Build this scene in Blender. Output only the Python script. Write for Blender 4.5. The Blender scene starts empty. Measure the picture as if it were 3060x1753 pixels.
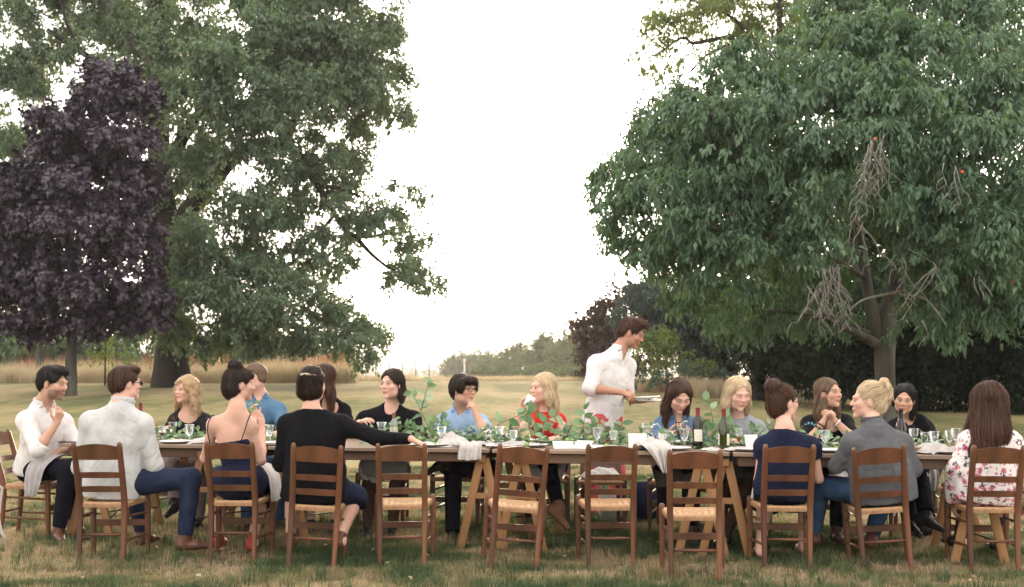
import bpy, math, random
import numpy as np
from mathutils import Vector, Matrix
from mathutils.bvhtree import BVHTree

SC = bpy.context.scene
COL = SC.collection
rnd = random.Random(7)
rng = np.random.default_rng(7)
R = math.radians

# ------------------------------------------------------------------ camera, sky, sun, exposure
FPX, HX, HY, EYE = 3500.0, 1530.0, 1090.0, 1.37
cam = bpy.data.cameras.new('camera')
cam.sensor_width = 36.0
cam.lens = 36.0 * FPX / 3060.0
cam.shift_y = (HY - 876.5) / 3060.0
cam.clip_start, cam.clip_end = 0.1, 12000
cam.dof.use_dof = True
cam.dof.focus_distance = 8.9
cam.dof.aperture_fstop = 3.4
cam_o = bpy.data.objects.new('camera', cam)
cam_o.location = (0, 0, EYE)
cam_o.rotation_euler = (R(90), 0, 0)
COL.objects.link(cam_o)
SC.camera = cam_o

SUN_EL, SUN_AZ = R(7.0), R(1.6)           # the low sun stands beyond the trees, a little right of the middle
W = bpy.data.worlds.new('World'); SC.world = W; W.use_nodes = True
nt = W.node_tree; nt.nodes.clear()
sky = nt.nodes.new('ShaderNodeTexSky'); sky.sky_type = 'NISHITA'; sky.sun_disc = False
sky.sun_elevation = SUN_EL; sky.sun_rotation = SUN_AZ
sky.air_density = 1.0; sky.dust_density = 3.0; sky.ozone_density = 1.0
hs = nt.nodes.new('ShaderNodeHueSaturation'); hs.inputs['Saturation'].default_value = 0.34
# thin even cloud over the whole sky
tc = nt.nodes.new('ShaderNodeTexCoord')
mp = nt.nodes.new('ShaderNodeMapping'); mp.inputs['Scale'].default_value = (1.2, 1.2, 9.0)
nz = nt.nodes.new('ShaderNodeTexNoise'); nz.inputs['Scale'].default_value = 1.6; nz.inputs['Detail'].default_value = 5
cr = nt.nodes.new('ShaderNodeMapRange'); cr.inputs['From Min'].default_value = .3; cr.inputs['From Max'].default_value = .7
cr.inputs['To Min'].default_value = .40; cr.inputs['To Max'].default_value = .66
mx = nt.nodes.new('ShaderNodeMix'); mx.data_type = 'RGBA'
mx.inputs['B'].default_value = (7.8, 7.2, 6.8, 1)
bg = nt.nodes.new('ShaderNodeBackground'); bg.inputs['Strength'].default_value = 0.15
wo = nt.nodes.new('ShaderNodeOutputWorld')
L = nt.links.new
L(sky.outputs[0], hs.inputs['Color']); L(hs.outputs[0], mx.inputs['A'])
L(tc.outputs['Generated'], mp.inputs[0]); L(mp.outputs[0], nz.inputs['Vector']); L(nz.outputs['Fac'], cr.inputs['Value'])
L(cr.outputs[0], mx.inputs['Factor']); L(mx.outputs['Result'], bg.inputs['Color']); L(bg.outputs[0], wo.inputs[0])

sun = bpy.data.lights.new('sun', 'SUN'); sun.energy = 1.5; sun.angle = R(16); sun.color = (1.0, .74, .48)
sun_o = bpy.data.objects.new('sun', sun); COL.objects.link(sun_o)
sdir = Vector((math.sin(SUN_AZ) * math.cos(SUN_EL), math.cos(SUN_AZ) * math.cos(SUN_EL), math.sin(SUN_EL)))
sun_o.rotation_euler = sdir.to_track_quat('Z', 'Y').to_euler()
sun_o.location = (3, 60, 30)

vs = SC.view_settings
vs.view_transform = 'Standard'; vs.look = 'None'; vs.gamma = 1.0; vs.use_curve_mapping = False
vs.exposure = 1.92
cy = SC.cycles
cy.use_denoising = True
cy.max_bounces = 6; cy.diffuse_bounces = 3; cy.glossy_bounces = 3; cy.transmission_bounces = 4
cy.transparent_max_bounces = 12; cy.volume_bounces = 0
cy.sample_clamp_indirect = 6.0
cy.caustics_reflective = False; cy.caustics_refractive = False

# ------------------------------------------------------------------ places
def gz(y):                                   # height of the lawn at a distance y: it rises to a crest, then drops to the plain
    y = np.asarray(y, float)
    s = lambda a, b: (lambda t: t * t * (3 - 2 * t))(np.clip((y - a) / (b - a), 0, 1))
    return .66 * s(12, 46) - .30 * s(46, 70) - 14.5 * s(72, 620) 

O0 = np.array([0., 8.54]); TU = np.array([.9825, -.1864]); TV = np.array([.1864, .9825])
TABLE_H = .752
def W3(px, py, t):                           # the point seen at photo pixel (px, py) in the upright plane t metres behind the table's near edge
    q = (px - HX) / FPX
    s = (q * (O0[1] + t * TV[1]) - O0[0] - t * TV[0]) / (TU[0] - q * TU[1])
    y = O0[1] + s * TU[1] + t * TV[1]
    return np.array([q * y, y, EYE - (py - HY) / FPX * y])
def WY(px, py, y):
    return np.array([(px - HX) / FPX * y, y, EYE - (py - HY) / FPX * y])
def T3(s, t, z):
    p = O0 + s * TU + t * TV
    return np.array([p[0], p[1], z])
def on_table(px, py, z=TABLE_H):             # where the sight line through (px, py) meets the table top
    y = (EYE - z) * FPX / (py - HY)
    return np.array([(px - HX) / FPX * y, y, z])
def on_ground(px, py):
    y = EYE * FPX / (py - HY)
    return np.array([(px - HX) / FPX * y, y, 0.])

# ------------------------------------------------------------------ mesh helpers
def V(*a): return np.array(a, float)
def unit(v):
    v = np.asarray(v, float); return v / max(np.linalg.norm(v), 1e-9)

def new_obj(name, me, mat=None, parent=None, loc=None):
    o = bpy.data.objects.new(name, me); COL.objects.link(o)
    if mat is not None:
        for m in (mat if isinstance(mat, (list, tuple)) else [mat]): me.materials.append(m)
    if parent is not None: o.parent = parent
    if loc is not None: o.location = loc
    return o
def np_mesh(name, v, f, smooth=True, fmat=None, tint=None, tname='tint'):
    """v (N,3), f an (M,k) array, or a list of such arrays"""
    me = bpy.data.meshes.new(name)
    v = np.asarray(v, np.float32).reshape(-1, 3)
    fs = [np.asarray(a, np.int32) for a in (f if isinstance(f, list) else [f]) if len(a)]
    loops = np.concatenate([a.ravel() for a in fs]); tot = np.concatenate([np.full(len(a), a.shape[1]) for a in fs])
    start = np.concatenate([[0], np.cumsum(tot)[:-1]]).astype(np.int32)
    me.vertices.add(len(v)); me.vertices.foreach_set('co', v.ravel())
    me.loops.add(len(loops)); me.loops.foreach_set('vertex_index', loops.astype(np.int32))
    me.polygons.add(len(tot)); me.polygons.foreach_set('loop_start', start)
    if fmat is not None: me.polygons.foreach_set('material_index', np.asarray(fmat, np.int32))
    me.polygons.foreach_set('use_smooth', np.full(len(tot), smooth))
    me.update(calc_edges=True)
    if tint is not None:
        tint = np.asarray(tint, np.float32)
        if tint.ndim == 1:
            a = me.attributes.new(tname, 'FLOAT', 'POINT'); a.data.foreach_set('value', tint)
        else:
            a = me.color_attributes.new(tname, 'FLOAT_COLOR', 'POINT')
            a.data.foreach_set('color', np.c_[tint, np.ones(len(tint))].astype(np.float32).ravel())
    return me
class MB:                                    # gathers swept, turned and boxed pieces into ONE mesh
    def __init__(s): s.v, s.q, s.t, s.n, s.tint = [], [], [], 0, []
    def add(s, v, q=None, t=None, tint=0.5):
        v = np.asarray(v, float).reshape(-1, 3)
        s.v.append(v); s.tint.append(np.full(len(v), tint) if np.isscalar(tint) else tint)
        if q is not None and len(q): s.q.append(np.asarray(q) + s.n)
        if t is not None and len(t): s.t.append(np.asarray(t) + s.n)
        s.n += len(v); return s
    def mesh(s, name, smooth=True, tint=False):
        f = ([np.concatenate(s.q)] if s.q else []) + ([np.concatenate(s.t)] if s.t else [])
        return np_mesh(name, np.concatenate(s.v), f, smooth, tint=np.concatenate(s.tint) if tint else None)
    def build(s, name, mat, parent=None, loc=None, smooth=True, tint=False, auto=None):
        o = new_obj(name, s.mesh(name, smooth, tint), mat, parent, loc)
        if auto: sharp(o.data, auto)
        return o
def sharp(me, ang=35):
    try: me.set_sharp_from_angle(angle=R(ang))
    except Exception: pass
def sweep(pts, rad, n=8, sq=2.0, up=(0, 0, 1), caps=True):
    """a tube along pts; rad: numbers or (across, along-up) pairs; sq > 2 squares the section"""
    pts = np.asarray(pts, float); m = len(pts)
    rad = [r if isinstance(r, (tuple, list)) else (r, r) for r in (rad if isinstance(rad, (list, tuple, np.ndarray)) else [rad] * m)]
    a = np.linspace(0, 2 * np.pi, n, endpoint=False) + np.pi / n
    c, s_ = np.cos(a), np.sin(a)
    cx = np.sign(c) * np.abs(c) ** (2 / sq); sy = np.sign(s_) * np.abs(s_) ** (2 / sq)
    vs_, prev = [], None
    for i in range(m):
        d = unit(pts[min(i + 1, m - 1)] - pts[max(i - 1, 0)])
        u0 = np.asarray(up, float) if prev is None else prev
        x = np.cross(d, u0)
        if np.linalg.norm(x) < 1e-4: x = np.cross(d, (0, 1, 0.1))
        x = unit(x); y = np.cross(x, d); prev = y
        vs_.append(pts[i] + np.outer(cx * rad[i][0], x) + np.outer(sy * rad[i][1], y))
    v = np.concatenate(vs_)
    j = np.arange(n); q = []
    for i in range(m - 1):
        q.append(np.stack([i * n + j, i * n + (j + 1) % n, (i + 1) * n + (j + 1) % n, (i + 1) * n + j], 1))
    t = []
    if caps:
        v = np.concatenate([v, pts[:1], pts[-1:]]); b, e = m * n, m * n + 1
        t = np.concatenate([np.stack([np.full(n, b), (j + 1) % n, j], 1), np.stack([np.full(n, e), (m - 1) * n + j, (m - 1) * n + (j + 1) % n], 1)])
    return v, np.concatenate(q), t
def lathe(prof, n=20, c=(0, 0, 0)):
    prof = np.asarray(prof, float); m = len(prof)
    a = np.linspace(0, 2 * np.pi, n, endpoint=False)
    v = np.concatenate([np.stack([r * np.cos(a), r * np.sin(a), np.full(n, z)], 1) for r, z in prof]) + np.asarray(c)
    j = np.arange(n)
    q = np.concatenate([np.stack([i * n + j, i * n + (j + 1) % n, (i + 1) * n + (j + 1) % n, (i + 1) * n + j], 1) for i in range(m - 1)])
    return v, q, None
def bbox(c, size, M=None, bev=.004):
    """a box with cut corners"""
    import itertools
    hx, hy, hz = np.asarray(size, float) / 2
    b = min(bev, hx * .45, hy * .45, hz * .45)
    pts = []
    for z, ins in ((-hz, b), (-hz + b, 0), (hz - b, 0), (hz, b)):
        x, y = hx - ins, hy - ins; k = b
        pts += [(-x + k, -y, z), (x - k, -y, z), (x, -y + k, z), (x, y - k, z), (x - k, y, z), (-x + k, y, z), (-x, y - k, z), (-x, -y + k, z)]
    v = np.array(pts)
    if M is not None: v = v @ np.asarray(M).T
    v = v + np.asarray(c, float)
    j = np.arange(8)
    q = np.concatenate([np.stack([i * 8 + j, i * 8 + (j + 1) % 8, (i + 1) * 8 + (j + 1) % 8, (i + 1) * 8 + j], 1) for i in range(3)])
    q = np.concatenate([q, [[0, 7, 6, 1], [1, 6, 5, 2], [2, 5, 4, 3]], [[24, 25, 30, 31], [25, 26, 29, 30], [26, 27, 28, 29]]])
    return v, q, None
def tag(o, label=None, cat=None, group=None, kind=None):
    if label: o['label'] = label
    if cat: o['category'] = cat
    if group: o['group'] = group
    if kind: o['kind'] = kind
    return o
def empty(name, loc, rz=0, label=None, cat=None, group=None):
    o = bpy.data.objects.new(name, None); COL.objects.link(o); o.location = loc; o.rotation_euler.z = rz
    return tag(o, label, cat, group)
def copy_tree(o, parent=None):
    c = o.copy(); COL.objects.link(c)
    if parent is not None: c.parent = parent
    for ch in [k for k in o.children]: copy_tree(ch, c)
    return c

# value noise
_perm = np.random.default_rng(3).random((32, 32, 32)).astype(np.float32)
def noise3(p):
    p = np.asarray(p, float); i = np.floor(p).astype(int); f = p - i; f = f * f * (3 - 2 * f)
    out = 0
    for a in (0, 1):
        wx = f[:, 0] if a else 1 - f[:, 0]
        for b in (0, 1):
            wy = f[:, 1] if b else 1 - f[:, 1]
            for c in (0, 1):
                wz = f[:, 2] if c else 1 - f[:, 2]
                out = out + wx * wy * wz * _perm[(i[:, 0] + a) % 32, (i[:, 1] + b) % 32, (i[:, 2] + c) % 32]
    return out

# ------------------------------------------------------------------ materials
MATS = {}
def nodes_of(name):
    m = bpy.data.materials.new(name); m.use_nodes = True
    t = m.node_tree; b = t.nodes['Principled BSDF']
    return m, t, b
def setin(b, **k):
    for n, v in k.items():
        n = n.replace('_', ' ')
        if n in b.inputs: b.inputs[n].default_value = v
def ramp(t, cols, pos=None):
    r = t.nodes.new('ShaderNodeValToRGB'); e = r.color_ramp.elements
    pos = pos or [i / (len(cols) - 1) for i in range(len(cols))]
    e[0].position, e[0].color = pos[0], (*cols[0], 1); e[1].position, e[1].color = pos[-1], (*cols[-1], 1)
    for p_, c_ in list(zip(pos, cols))[1:-1]:
        x = e.new(p_); x.color = (*c_, 1)
    return r
def pm(name, c1, c2=None, rough=.7, scale=20, bump=0, bscale=None, stretch=(1, 1, 1), spec=.3, metal=0, sheen=0, detail=4, sss=0, coat=0, crease=0, objcol=False):
    """plain material: colour between c1 and c2 by noise, fine bump"""
    if name in MATS: return MATS[name]
    m, t, b = nodes_of(name); c2 = c2 or tuple(x * .8 for x in c1)
    tcx = t.nodes.new('ShaderNodeTexCoord'); mpx = t.nodes.new('ShaderNodeMapping'); mpx.inputs['Scale'].default_value = stretch
    n = t.nodes.new('ShaderNodeTexNoise'); n.inputs['Scale'].default_value = scale; n.inputs['Detail'].default_value = detail
    r = ramp(t, [c2, c1], [.32, .68])
    k = t.links.new
    k(tcx.outputs['Object'], mpx.inputs[0]); k(mpx.outputs[0], n.inputs['Vector']); k(n.outputs['Fac'], r.inputs[0]); k(r.outputs[0], b.inputs['Base Color'])
    setin(b, Roughness=rough, Metallic=metal)
    b.inputs['Specular IOR Level'].default_value = spec
    if sheen: b.inputs['Sheen Weight'].default_value = sheen
    if coat: b.inputs['Coat Weight'].default_value = coat
    if sss:
        b.inputs['Subsurface Weight'].default_value = sss; b.inputs['Subsurface Radius'].default_value = (.012, .005, .003)
    if bump:
        n2 = t.nodes.new('ShaderNodeTexNoise'); n2.inputs['Scale'].default_value = bscale or scale * 4; n2.inputs['Detail'].default_value = 3
        bu = t.nodes.new('ShaderNodeBump'); bu.inputs['Strength'].default_value = bump; bu.inputs['Distance'].default_value = .01
        k(mpx.outputs[0], n2.inputs['Vector']); k(n2.outputs['Fac'], bu.inputs['Height']); k(bu.outputs[0], b.inputs['Normal'])
    if crease:
        mp3 = t.nodes.new('ShaderNodeMapping'); mp3.inputs['Scale'].default_value = (1, 1, .55); mp3.inputs['Rotation'].default_value = (.25, .35, 0)
        n3 = t.nodes.new('ShaderNodeTexNoise'); n3.inputs['Scale'].default_value = 6.5; n3.inputs['Detail'].default_value = 2.2; n3.inputs['Distortion'].default_value = 1.1
        k(tcx.outputs['Object'], mp3.inputs[0]); k(mp3.outputs[0], n3.inputs['Vector'])
        s1 = t.nodes.new('ShaderNodeMath'); s1.operation = 'SUBTRACT'; s1.inputs[1].default_value = .5; k(n3.outputs['Fac'], s1.inputs[0])
        s2 = t.nodes.new('ShaderNodeMath'); s2.operation = 'ABSOLUTE'; k(s1.outputs[0], s2.inputs[0])
        s3 = t.nodes.new('ShaderNodeMath'); s3.operation = 'POWER'; s3.inputs[1].default_value = .6; k(s2.outputs[0], s3.inputs[0])
        b3 = t.nodes.new('ShaderNodeBump'); b3.inputs['Strength'].default_value = crease; b3.inputs['Distance'].default_value = .05
        k(s3.outputs[0], b3.inputs['Height'])
        if bump: k(bu.outputs[0], b3.inputs['Normal'])
        k(b3.outputs[0], b.inputs['Normal'])
    if objcol:
        oi = t.nodes.new('ShaderNodeObjectInfo'); mu = t.nodes.new('ShaderNodeMix'); mu.data_type = 'RGBA'; mu.blend_type = 'MULTIPLY'; mu.inputs['Factor'].default_value = 1
        k(r.outputs[0], mu.inputs['A']); k(oi.outputs['Color'], mu.inputs['B']); k(mu.outputs['Result'], b.inputs['Base Color'])
    MATS[name] = m; return m
def leaf_mat(name, cols, transl=.35, rough=.5, instancer=False, tcol=None, spec=.25):
    if name in MATS: return MATS[name]
    m, t, b = nodes_of(name); k = t.links.new
    a = t.nodes.new('ShaderNodeAttribute'); a.attribute_name = 'tint'
    if instancer: a.attribute_type = 'INSTANCER'
    r = ramp(t, cols); k(a.outputs['Fac'], r.inputs[0]); k(r.outputs[0], b.inputs['Base Color'])
    setin(b, Roughness=rough); b.inputs['Specular IOR Level'].default_value = spec
    tr = t.nodes.new('ShaderNodeBsdfTranslucent'); mixs = t.nodes.new('ShaderNodeMixShader'); mixs.inputs[0].default_value = transl
    mc = t.nodes.new('ShaderNodeMix'); mc.data_type = 'RGBA'; mc.blend_type = 'MULTIPLY'; mc.inputs['Factor'].default_value = 1
    mc.inputs['B'].default_value = (*(tcol or (1.5, 1.5, .6)), 1)
    k(r.outputs[0], mc.inputs['A']); k(mc.outputs['Result'], tr.inputs[0])
    k(b.outputs[0], mixs.inputs[1]); k(tr.outputs[0], mixs.inputs[2]); k(mixs.outputs[0], t.nodes['Material Output'].inputs[0])
    MATS[name] = m; return m

# ------------------------------------------------------------------ foliage
def leaf_verts(P, A, N, Ln, Wd, shape='oval', fold=.25):
    """many leaves at once: bases P, axes A, normals N -> verts, quads/tris"""
    A = A / np.linalg.norm(A, axis=1, keepdims=True)
    S = np.cross(A, N); S /= np.linalg.norm(S, axis=1, keepdims=True) + 1e-9
    U = np.cross(S, A); n = len(P); Ln = np.broadcast_to(Ln, n)[:, None]; Wd = np.broadcast_to(Wd, n)[:, None]
    if shape == 'oval':
        vs_ = [P, P + A * Ln * .45 - S * Wd * .5 + U * Wd * fold, P + A * Ln - U * Ln * .12, P + A * Ln * .45 + S * Wd * .5 + U * Wd * fold]
        f = np.array([[0, 2, 1], [0, 3, 2]])
    else:
        q = [(0, 0, 0), (-.5, .38, .1), (-.2, .5, 0), (0, 1, -.1), (.2, .5, 0), (.5, .38, .1), (-.4, -.05, .0), (.4, -.05, 0)]
        vs_ = [P + A * Ln * b + S * Wd * a + U * Wd * c for a, b, c in q]
        f = np.array([[0, 2, 1], [0, 3, 2], [0, 4, 3], [0, 5, 4], [0, 1, 6], [0, 7, 5]])
    k = len(vs_); v = np.stack(vs_, 1).reshape(-1, 3)
    F = (f[None] + (np.arange(n) * k)[:, None, None]).reshape(-1, 3)
    return v, F, k
def rdir(n, g=None):
    d = (g or rng).normal(size=(n, 3)); return d / np.linalg.norm(d, axis=1, keepdims=True)
def crown_points(lobes, per, thr=.38, nf=.9, inner=.35, seed=1, sub=.40):
    """twig seats: every lobe carries boughs (small domes), twigs sit on the domes; lobes: (centre xyz, radii xyz, weight); per = twigs per square metre of outline"""
    g = np.random.default_rng(seed); P, D = [], []
    for c, r, w in lobes:
        n = max(6, int(per * w * math.pi * r[0] * r[2])); nb = max(3, int(1.5 / sub ** 2)); c = np.asarray(c); r = np.asarray(r)
        bd = rdir(nb, g); bc = c + bd * r * (.55 + .4 * g.random(nb) ** .5)[:, None]; br = r.min() * sub * (.7 + .75 * g.random(nb))
        k = int(n * .78); j = g.integers(nb, size=k); d = rdir(k, g); d = d + bd[j] * .55 + np.array([0, 0, .40]); d /= np.linalg.norm(d, axis=1, keepdims=True)
        P.append(bc[j] + d * (br[j] * (.55 + .5 * g.random(k) ** .6))[:, None] * np.array([1.15, 1.15, .72])); D.append(d)
        k = n - k; d = rdir(k, g); P.append(c + d * r * (inner + (.92 - inner) * g.random(k) ** .5)[:, None]); D.append(d)
    P, D = np.concatenate(P), np.concatenate(D)
    k = (.65 * noise3(P * nf + 5) + .35 * noise3(P * nf * 2.7)) > thr
    return P[k], D[k]
def foliage(name, lobes, per, m, twig, Ln, Wd, mat, parent, shape='oval', droop=.3, thr=.38, nf=.9, inner=.35, seed=1, sub=.40, spread=.5):
    P, D = crown_points(lobes, per, thr, nf, inner, seed, sub); n = len(P); g = np.random.default_rng(seed + 50)
    td = D * .8 + rdir(n, g) * .6 + np.array([0, 0, -droop]); td /= np.linalg.norm(td, axis=1, keepdims=True)
    B = np.repeat(P, m, 0); T = np.repeat(td, m, 0); Dd = np.repeat(D, m, 0); N = len(B)
    u = g.random(N)
    pos = B + T * ((u - .3) * twig)[:, None] + rdir(N, g) * (twig * .3 * g.random(N))[:, None]
    ax = T * .55 + rdir(N, g) * spread * 1.5 + np.array([0, 0, -droop * 1.4])
    nm = np.array([0, 0, 1.0]) + Dd * .5 + rdir(N, g) * .6
    sz = .65 + .6 * g.random(N)
    v, F, k = leaf_verts(pos, ax, nm, Ln * sz, Wd * sz, shape)
    t = np.clip(.25 + .5 * np.repeat(g.random(n), m) + .35 * (g.random(N) - .5), 0, 1)
    me = np_mesh(name, v, F, False, tint=np.repeat(t, k))
    o = new_obj(name, me, mat, parent); o['kind'] = 'stuff'
    return o, N
def lobe(px, py, rx, ry, y, d=None, w=1.):
    c = WY(px, py, y); s = y / FPX
    return (c, np.array([rx * s, (d if d else (rx + ry) * .5 * s), ry * s]), w)
def limb(path, y, n=7, mat=None, bend=.0):
    """a branch through photo pixels (px, py, half-width px[, extra depth])"""
    pts = [WY(p[0], p[1], y + (p[3] if len(p) > 3 else 0)) for p in path]
    rad = [p[2] * y / FPX for p in path]
    # refine with a gentle spline
    P, Rr = [], []
    for i in range(len(pts) - 1):
        p0, p1, p2, p3 = pts[max(i - 1, 0)], pts[i], pts[i + 1], pts[min(i + 2, len(pts) - 1)]
        for k in range(4):
            t = k / 4
            P.append(.5 * ((2 * p1) + (-p0 + p2) * t + (2 * p0 - 5 * p1 + 4 * p2 - p3) * t * t + (-p0 + 3 * p1 - 3 * p2 + p3) * t ** 3))
            Rr.append(rad[i] * (1 - t) + rad[i + 1] * t)
    P.append(pts[-1]); Rr.append(rad[-1])
    P = np.array(P); P += (noise3(P * 1.3) [:, None] - .5) * np.array([.5, .5, .2]) * np.array(Rr)[:, None] * 1.2
    return sweep(P, Rr, n)

# ================================================================== THE SETTING
def ground_sheet(name, rows, xw, mat):
    cols = 72; v = []
    for y in rows:
        for i in range(cols + 1):
            x = (i / cols * 2 - 1) * xw(y)
            v.append((x, y, float(gz(y))))
    v = np.array(v); v[:, 2] += (noise3(v * np.array([.16, .16, 0]) + 3) - .5) * np.clip((v[:, 1] - 12) / 20, 0, 1) * .12
    n = cols + 1; i, j = np.meshgrid(np.arange(len(rows) - 1), np.arange(cols), indexing='ij'); a = (i * n + j).ravel()
    me = np_mesh(name, v, np.stack([a, a + 1, a + n + 1, a + n], 1))
    return tag(new_obj(name, me, mat), kind='structure')
def lawn_mat():
    m, t, b = nodes_of('lawn'); k = t.links.new
    tcx = t.nodes.new('ShaderNodeTexCoord')
    def nz_(scale, det=5, st=(1, 1, 1)):
        mpx = t.nodes.new('ShaderNodeMapping'); mpx.inputs['Scale'].default_value = st
        n = t.nodes.new('ShaderNodeTexNoise'); n.inputs['Scale'].default_value = scale; n.inputs['Detail'].default_value = det
        k(tcx.outputs['Object'], mpx.inputs[0]); k(mpx.outputs[0], n.inputs['Vector']); return n
    a, c, d = nz_(.55, 4, (1, .32, 1)), nz_(3.2, 6, (1, .5, 1)), nz_(38, 4)
    ad = t.nodes.new('ShaderNodeMath'); ad.operation = 'MULTIPLY_ADD'; ad.inputs[1].default_value = .95
    c2 = t.nodes.new('ShaderNodeMath'); c2.operation = 'MULTIPLY'; c2.inputs[1].default_value = .35; k(c.outputs['Fac'], c2.inputs[0])
    k(a.outputs['Fac'], ad.inputs[0]); k(c2.outputs[0], ad.inputs[2])
    sub = t.nodes.new('ShaderNodeMath'); sub.operation = 'SUBTRACT'; sub.inputs[1].default_value = .15; k(ad.outputs[0], sub.inputs[0])
    r1 = ramp(t, [(.100, .115, .048), (.175, .172, .076), (.26, .225, .112), (.34, .27, .16)], [.33, .46, .57, .72]); k(sub.outputs[0], r1.inputs[0])
    r2 = ramp(t, [(.45, .45, .45), (1.25, 1.2, 1.1)], [.3, .7]); k(d.outputs['Fac'], r2.inputs[0])
    mm = t.nodes.new('ShaderNodeMix'); mm.data_type = 'RGBA'; mm.blend_type = 'MULTIPLY'; mm.inputs['Factor'].default_value = 1
    k(r1.outputs[0], mm.inputs['A']); k(r2.outputs[0], mm.inputs['B']); k(mm.outputs['Result'], b.inputs['Base Color'])
    bu = t.nodes.new('ShaderNodeBump'); bu.inputs['Strength'].default_value = .6; bu.inputs['Distance'].default_value = .03
    k(d.outputs['Fac'], bu.inputs['Height']); k(bu.outputs[0], b.inputs['Normal'])
    setin(b, Roughness=.95); b.inputs['Specular IOR Level'].default_value = .1
    return m
rows = list(np.arange(-14, 5, 2.)) + list(np.arange(5, 16, .5)) + list(np.arange(16, 80, 1.0))
ground_sheet('lawn', rows, lambda y: 34 + .75 * max(y, 0), lawn_mat())
rows = [79, 84, 90, 100, 115, 135, 160, 190, 230, 270, 320, 380, 450, 540, 620, 800, 1100, 1600, 2300, 3300, 4800, 6500]
ground_sheet('fields', rows, lambda y: 34 + .75 * max(y, 0), pm('field_straw', (.42, .36, .22), (.30, .27, .16), .95, .012, stretch=(.4, 1.6, 1)))

def hill_line(name, y, x0, x1, base, h, n=60, seed=0, mat=None):
    g = np.random.default_rng(seed); v = []
    for i in range(n + 1):
        x = x0 + (x1 - x0) * i / n
        hh = h * (.55 + .6 * float(noise3(np.array([[x * .0021 + seed, seed * 3.1, 0]]))[0]))
        v += [(x, y - 160, base), (x, y, base + hh), (x, y + 500, base - 4)]
    q = []
    for i in range(n):
        a = i * 3
        q += [(a, a + 3, a + 4, a + 1), (a + 1, a + 4, a + 5, a + 2)]
    return tag(new_obj(name, np_mesh(name, v, np.array(q)), mat), kind='structure')
far_green = pm('far_green', (.10, .13, .07), (.06, .09, .05), .95, .02)
hill_line('hills', 5900, -4200, 4200, -14.2, 30, seed=2, mat=far_green)
hill_line('hills', 4300, -3300, 3300, -14.2, 20, seed=5, mat=far_green)

# ---- leaf materials
M_OAK = leaf_mat('oak_leaf', [(.058, .100, .068), (.112, .178, .118), (.190, .265, .180)], .36, .40, tcol=(1.6, 1.4, .55), spec=.5)
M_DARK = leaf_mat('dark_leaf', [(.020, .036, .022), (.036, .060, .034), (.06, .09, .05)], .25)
M_CHERRY = leaf_mat('cherry_leaf', [(.044, .088, .056), (.088, .160, .098), (.160, .250, .155)], .34, .38, tcol=(1.5, 1.35, .55), spec=.5)
M_LIGHT = leaf_mat('light_leaf', [(.08, .11, .045), (.14, .18, .075), (.21, .25, .12)], .42)
M_SHADE = leaf_mat('shade_painted_leaf', [(.008, .013, .009), (.015, .023, .015), (.028, .038, .024)], .10, .9, spec=.02)  # leaf colour darkened to paint in the deep shade under the canopy
M_PURPLE = leaf_mat('purple_leaf', [(.014, .008, .016), (.029, .018, .034), (.070, .049, .082)], .08, .40, tcol=(1.6, .6, .6), spec=.5)
M_BEECH = leaf_mat('beech_leaf', [(.020, .012, .012), (.045, .028, .028), (.07, .045, .04)], .25, tcol=(1.6, .7, .4))
M_BLUE = leaf_mat('blue_leaf', [(.04, .070, .058), (.065, .105, .085), (.10, .15, .12)], .25)
M_CEDAR = leaf_mat('cedar_needle', [(.040, .062, .056), (.07, .098, .088), (.12, .15, .135)], .15)
M_FAR = leaf_mat('far_leaf', [(.045, .065, .03), (.07, .10, .045), (.11, .14, .065)], .35)
M_BARK = pm('bark', (.042, .034, .028), (.016, .013, .011), .95, 7, .9, 18, (1, 1, .18))
M_BARKG = pm('bark_grey', (.115, .105, .088), (.045, .040, .034), .95, 6, .8, 16, (1, 1, .25))
M_TWIG = pm('dead_twig', (.27, .25, .225), (.15, .135, .12), .9, 12)
M_STRAWC = leaf_mat('straw_blade', [(.36, .13, .085), (.42, .34, .23), (.54, .47, .34)], .35, .8, True, (1.15, 1.1, .9))
M_GRASS = leaf_mat('grass_blade', [(.055, .088, .042), (.110, .140, .065), (.27, .215, .13), (.43, .325, .225)], .30, .8, True, (1.2, 1.2, .8))

def tree(name, label, cat, base, trunk, lobes, per, m, twig, Ln, Wd, leaf, bark, group=None, y=None, limbs=(), **kw):
    """trunk and limbs as paths through photo pixels at distance y, the crown as leaf clumps on lobes"""
    b = np.array([base[0], base[1], float(gz(base[1])) - .05])
    t = empty(name, (0, 0, 0), 0, label, cat, group)
    if trunk is not None or len(limbs):
        mb = MB()
        if trunk is not None: mb.add(*limb(trunk, y, 12))
        for p in limbs: mb.add(*limb(p, y, 7))
        mb.build('trunk', bark, t)
    o, n = foliage('crown', lobes, per, m, twig, Ln, Wd, leaf, t, **kw)
    for c in t.children:
        c.data.transform(Matrix.Translation(-Vector(b)))
    t.location = b
    return t

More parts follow.
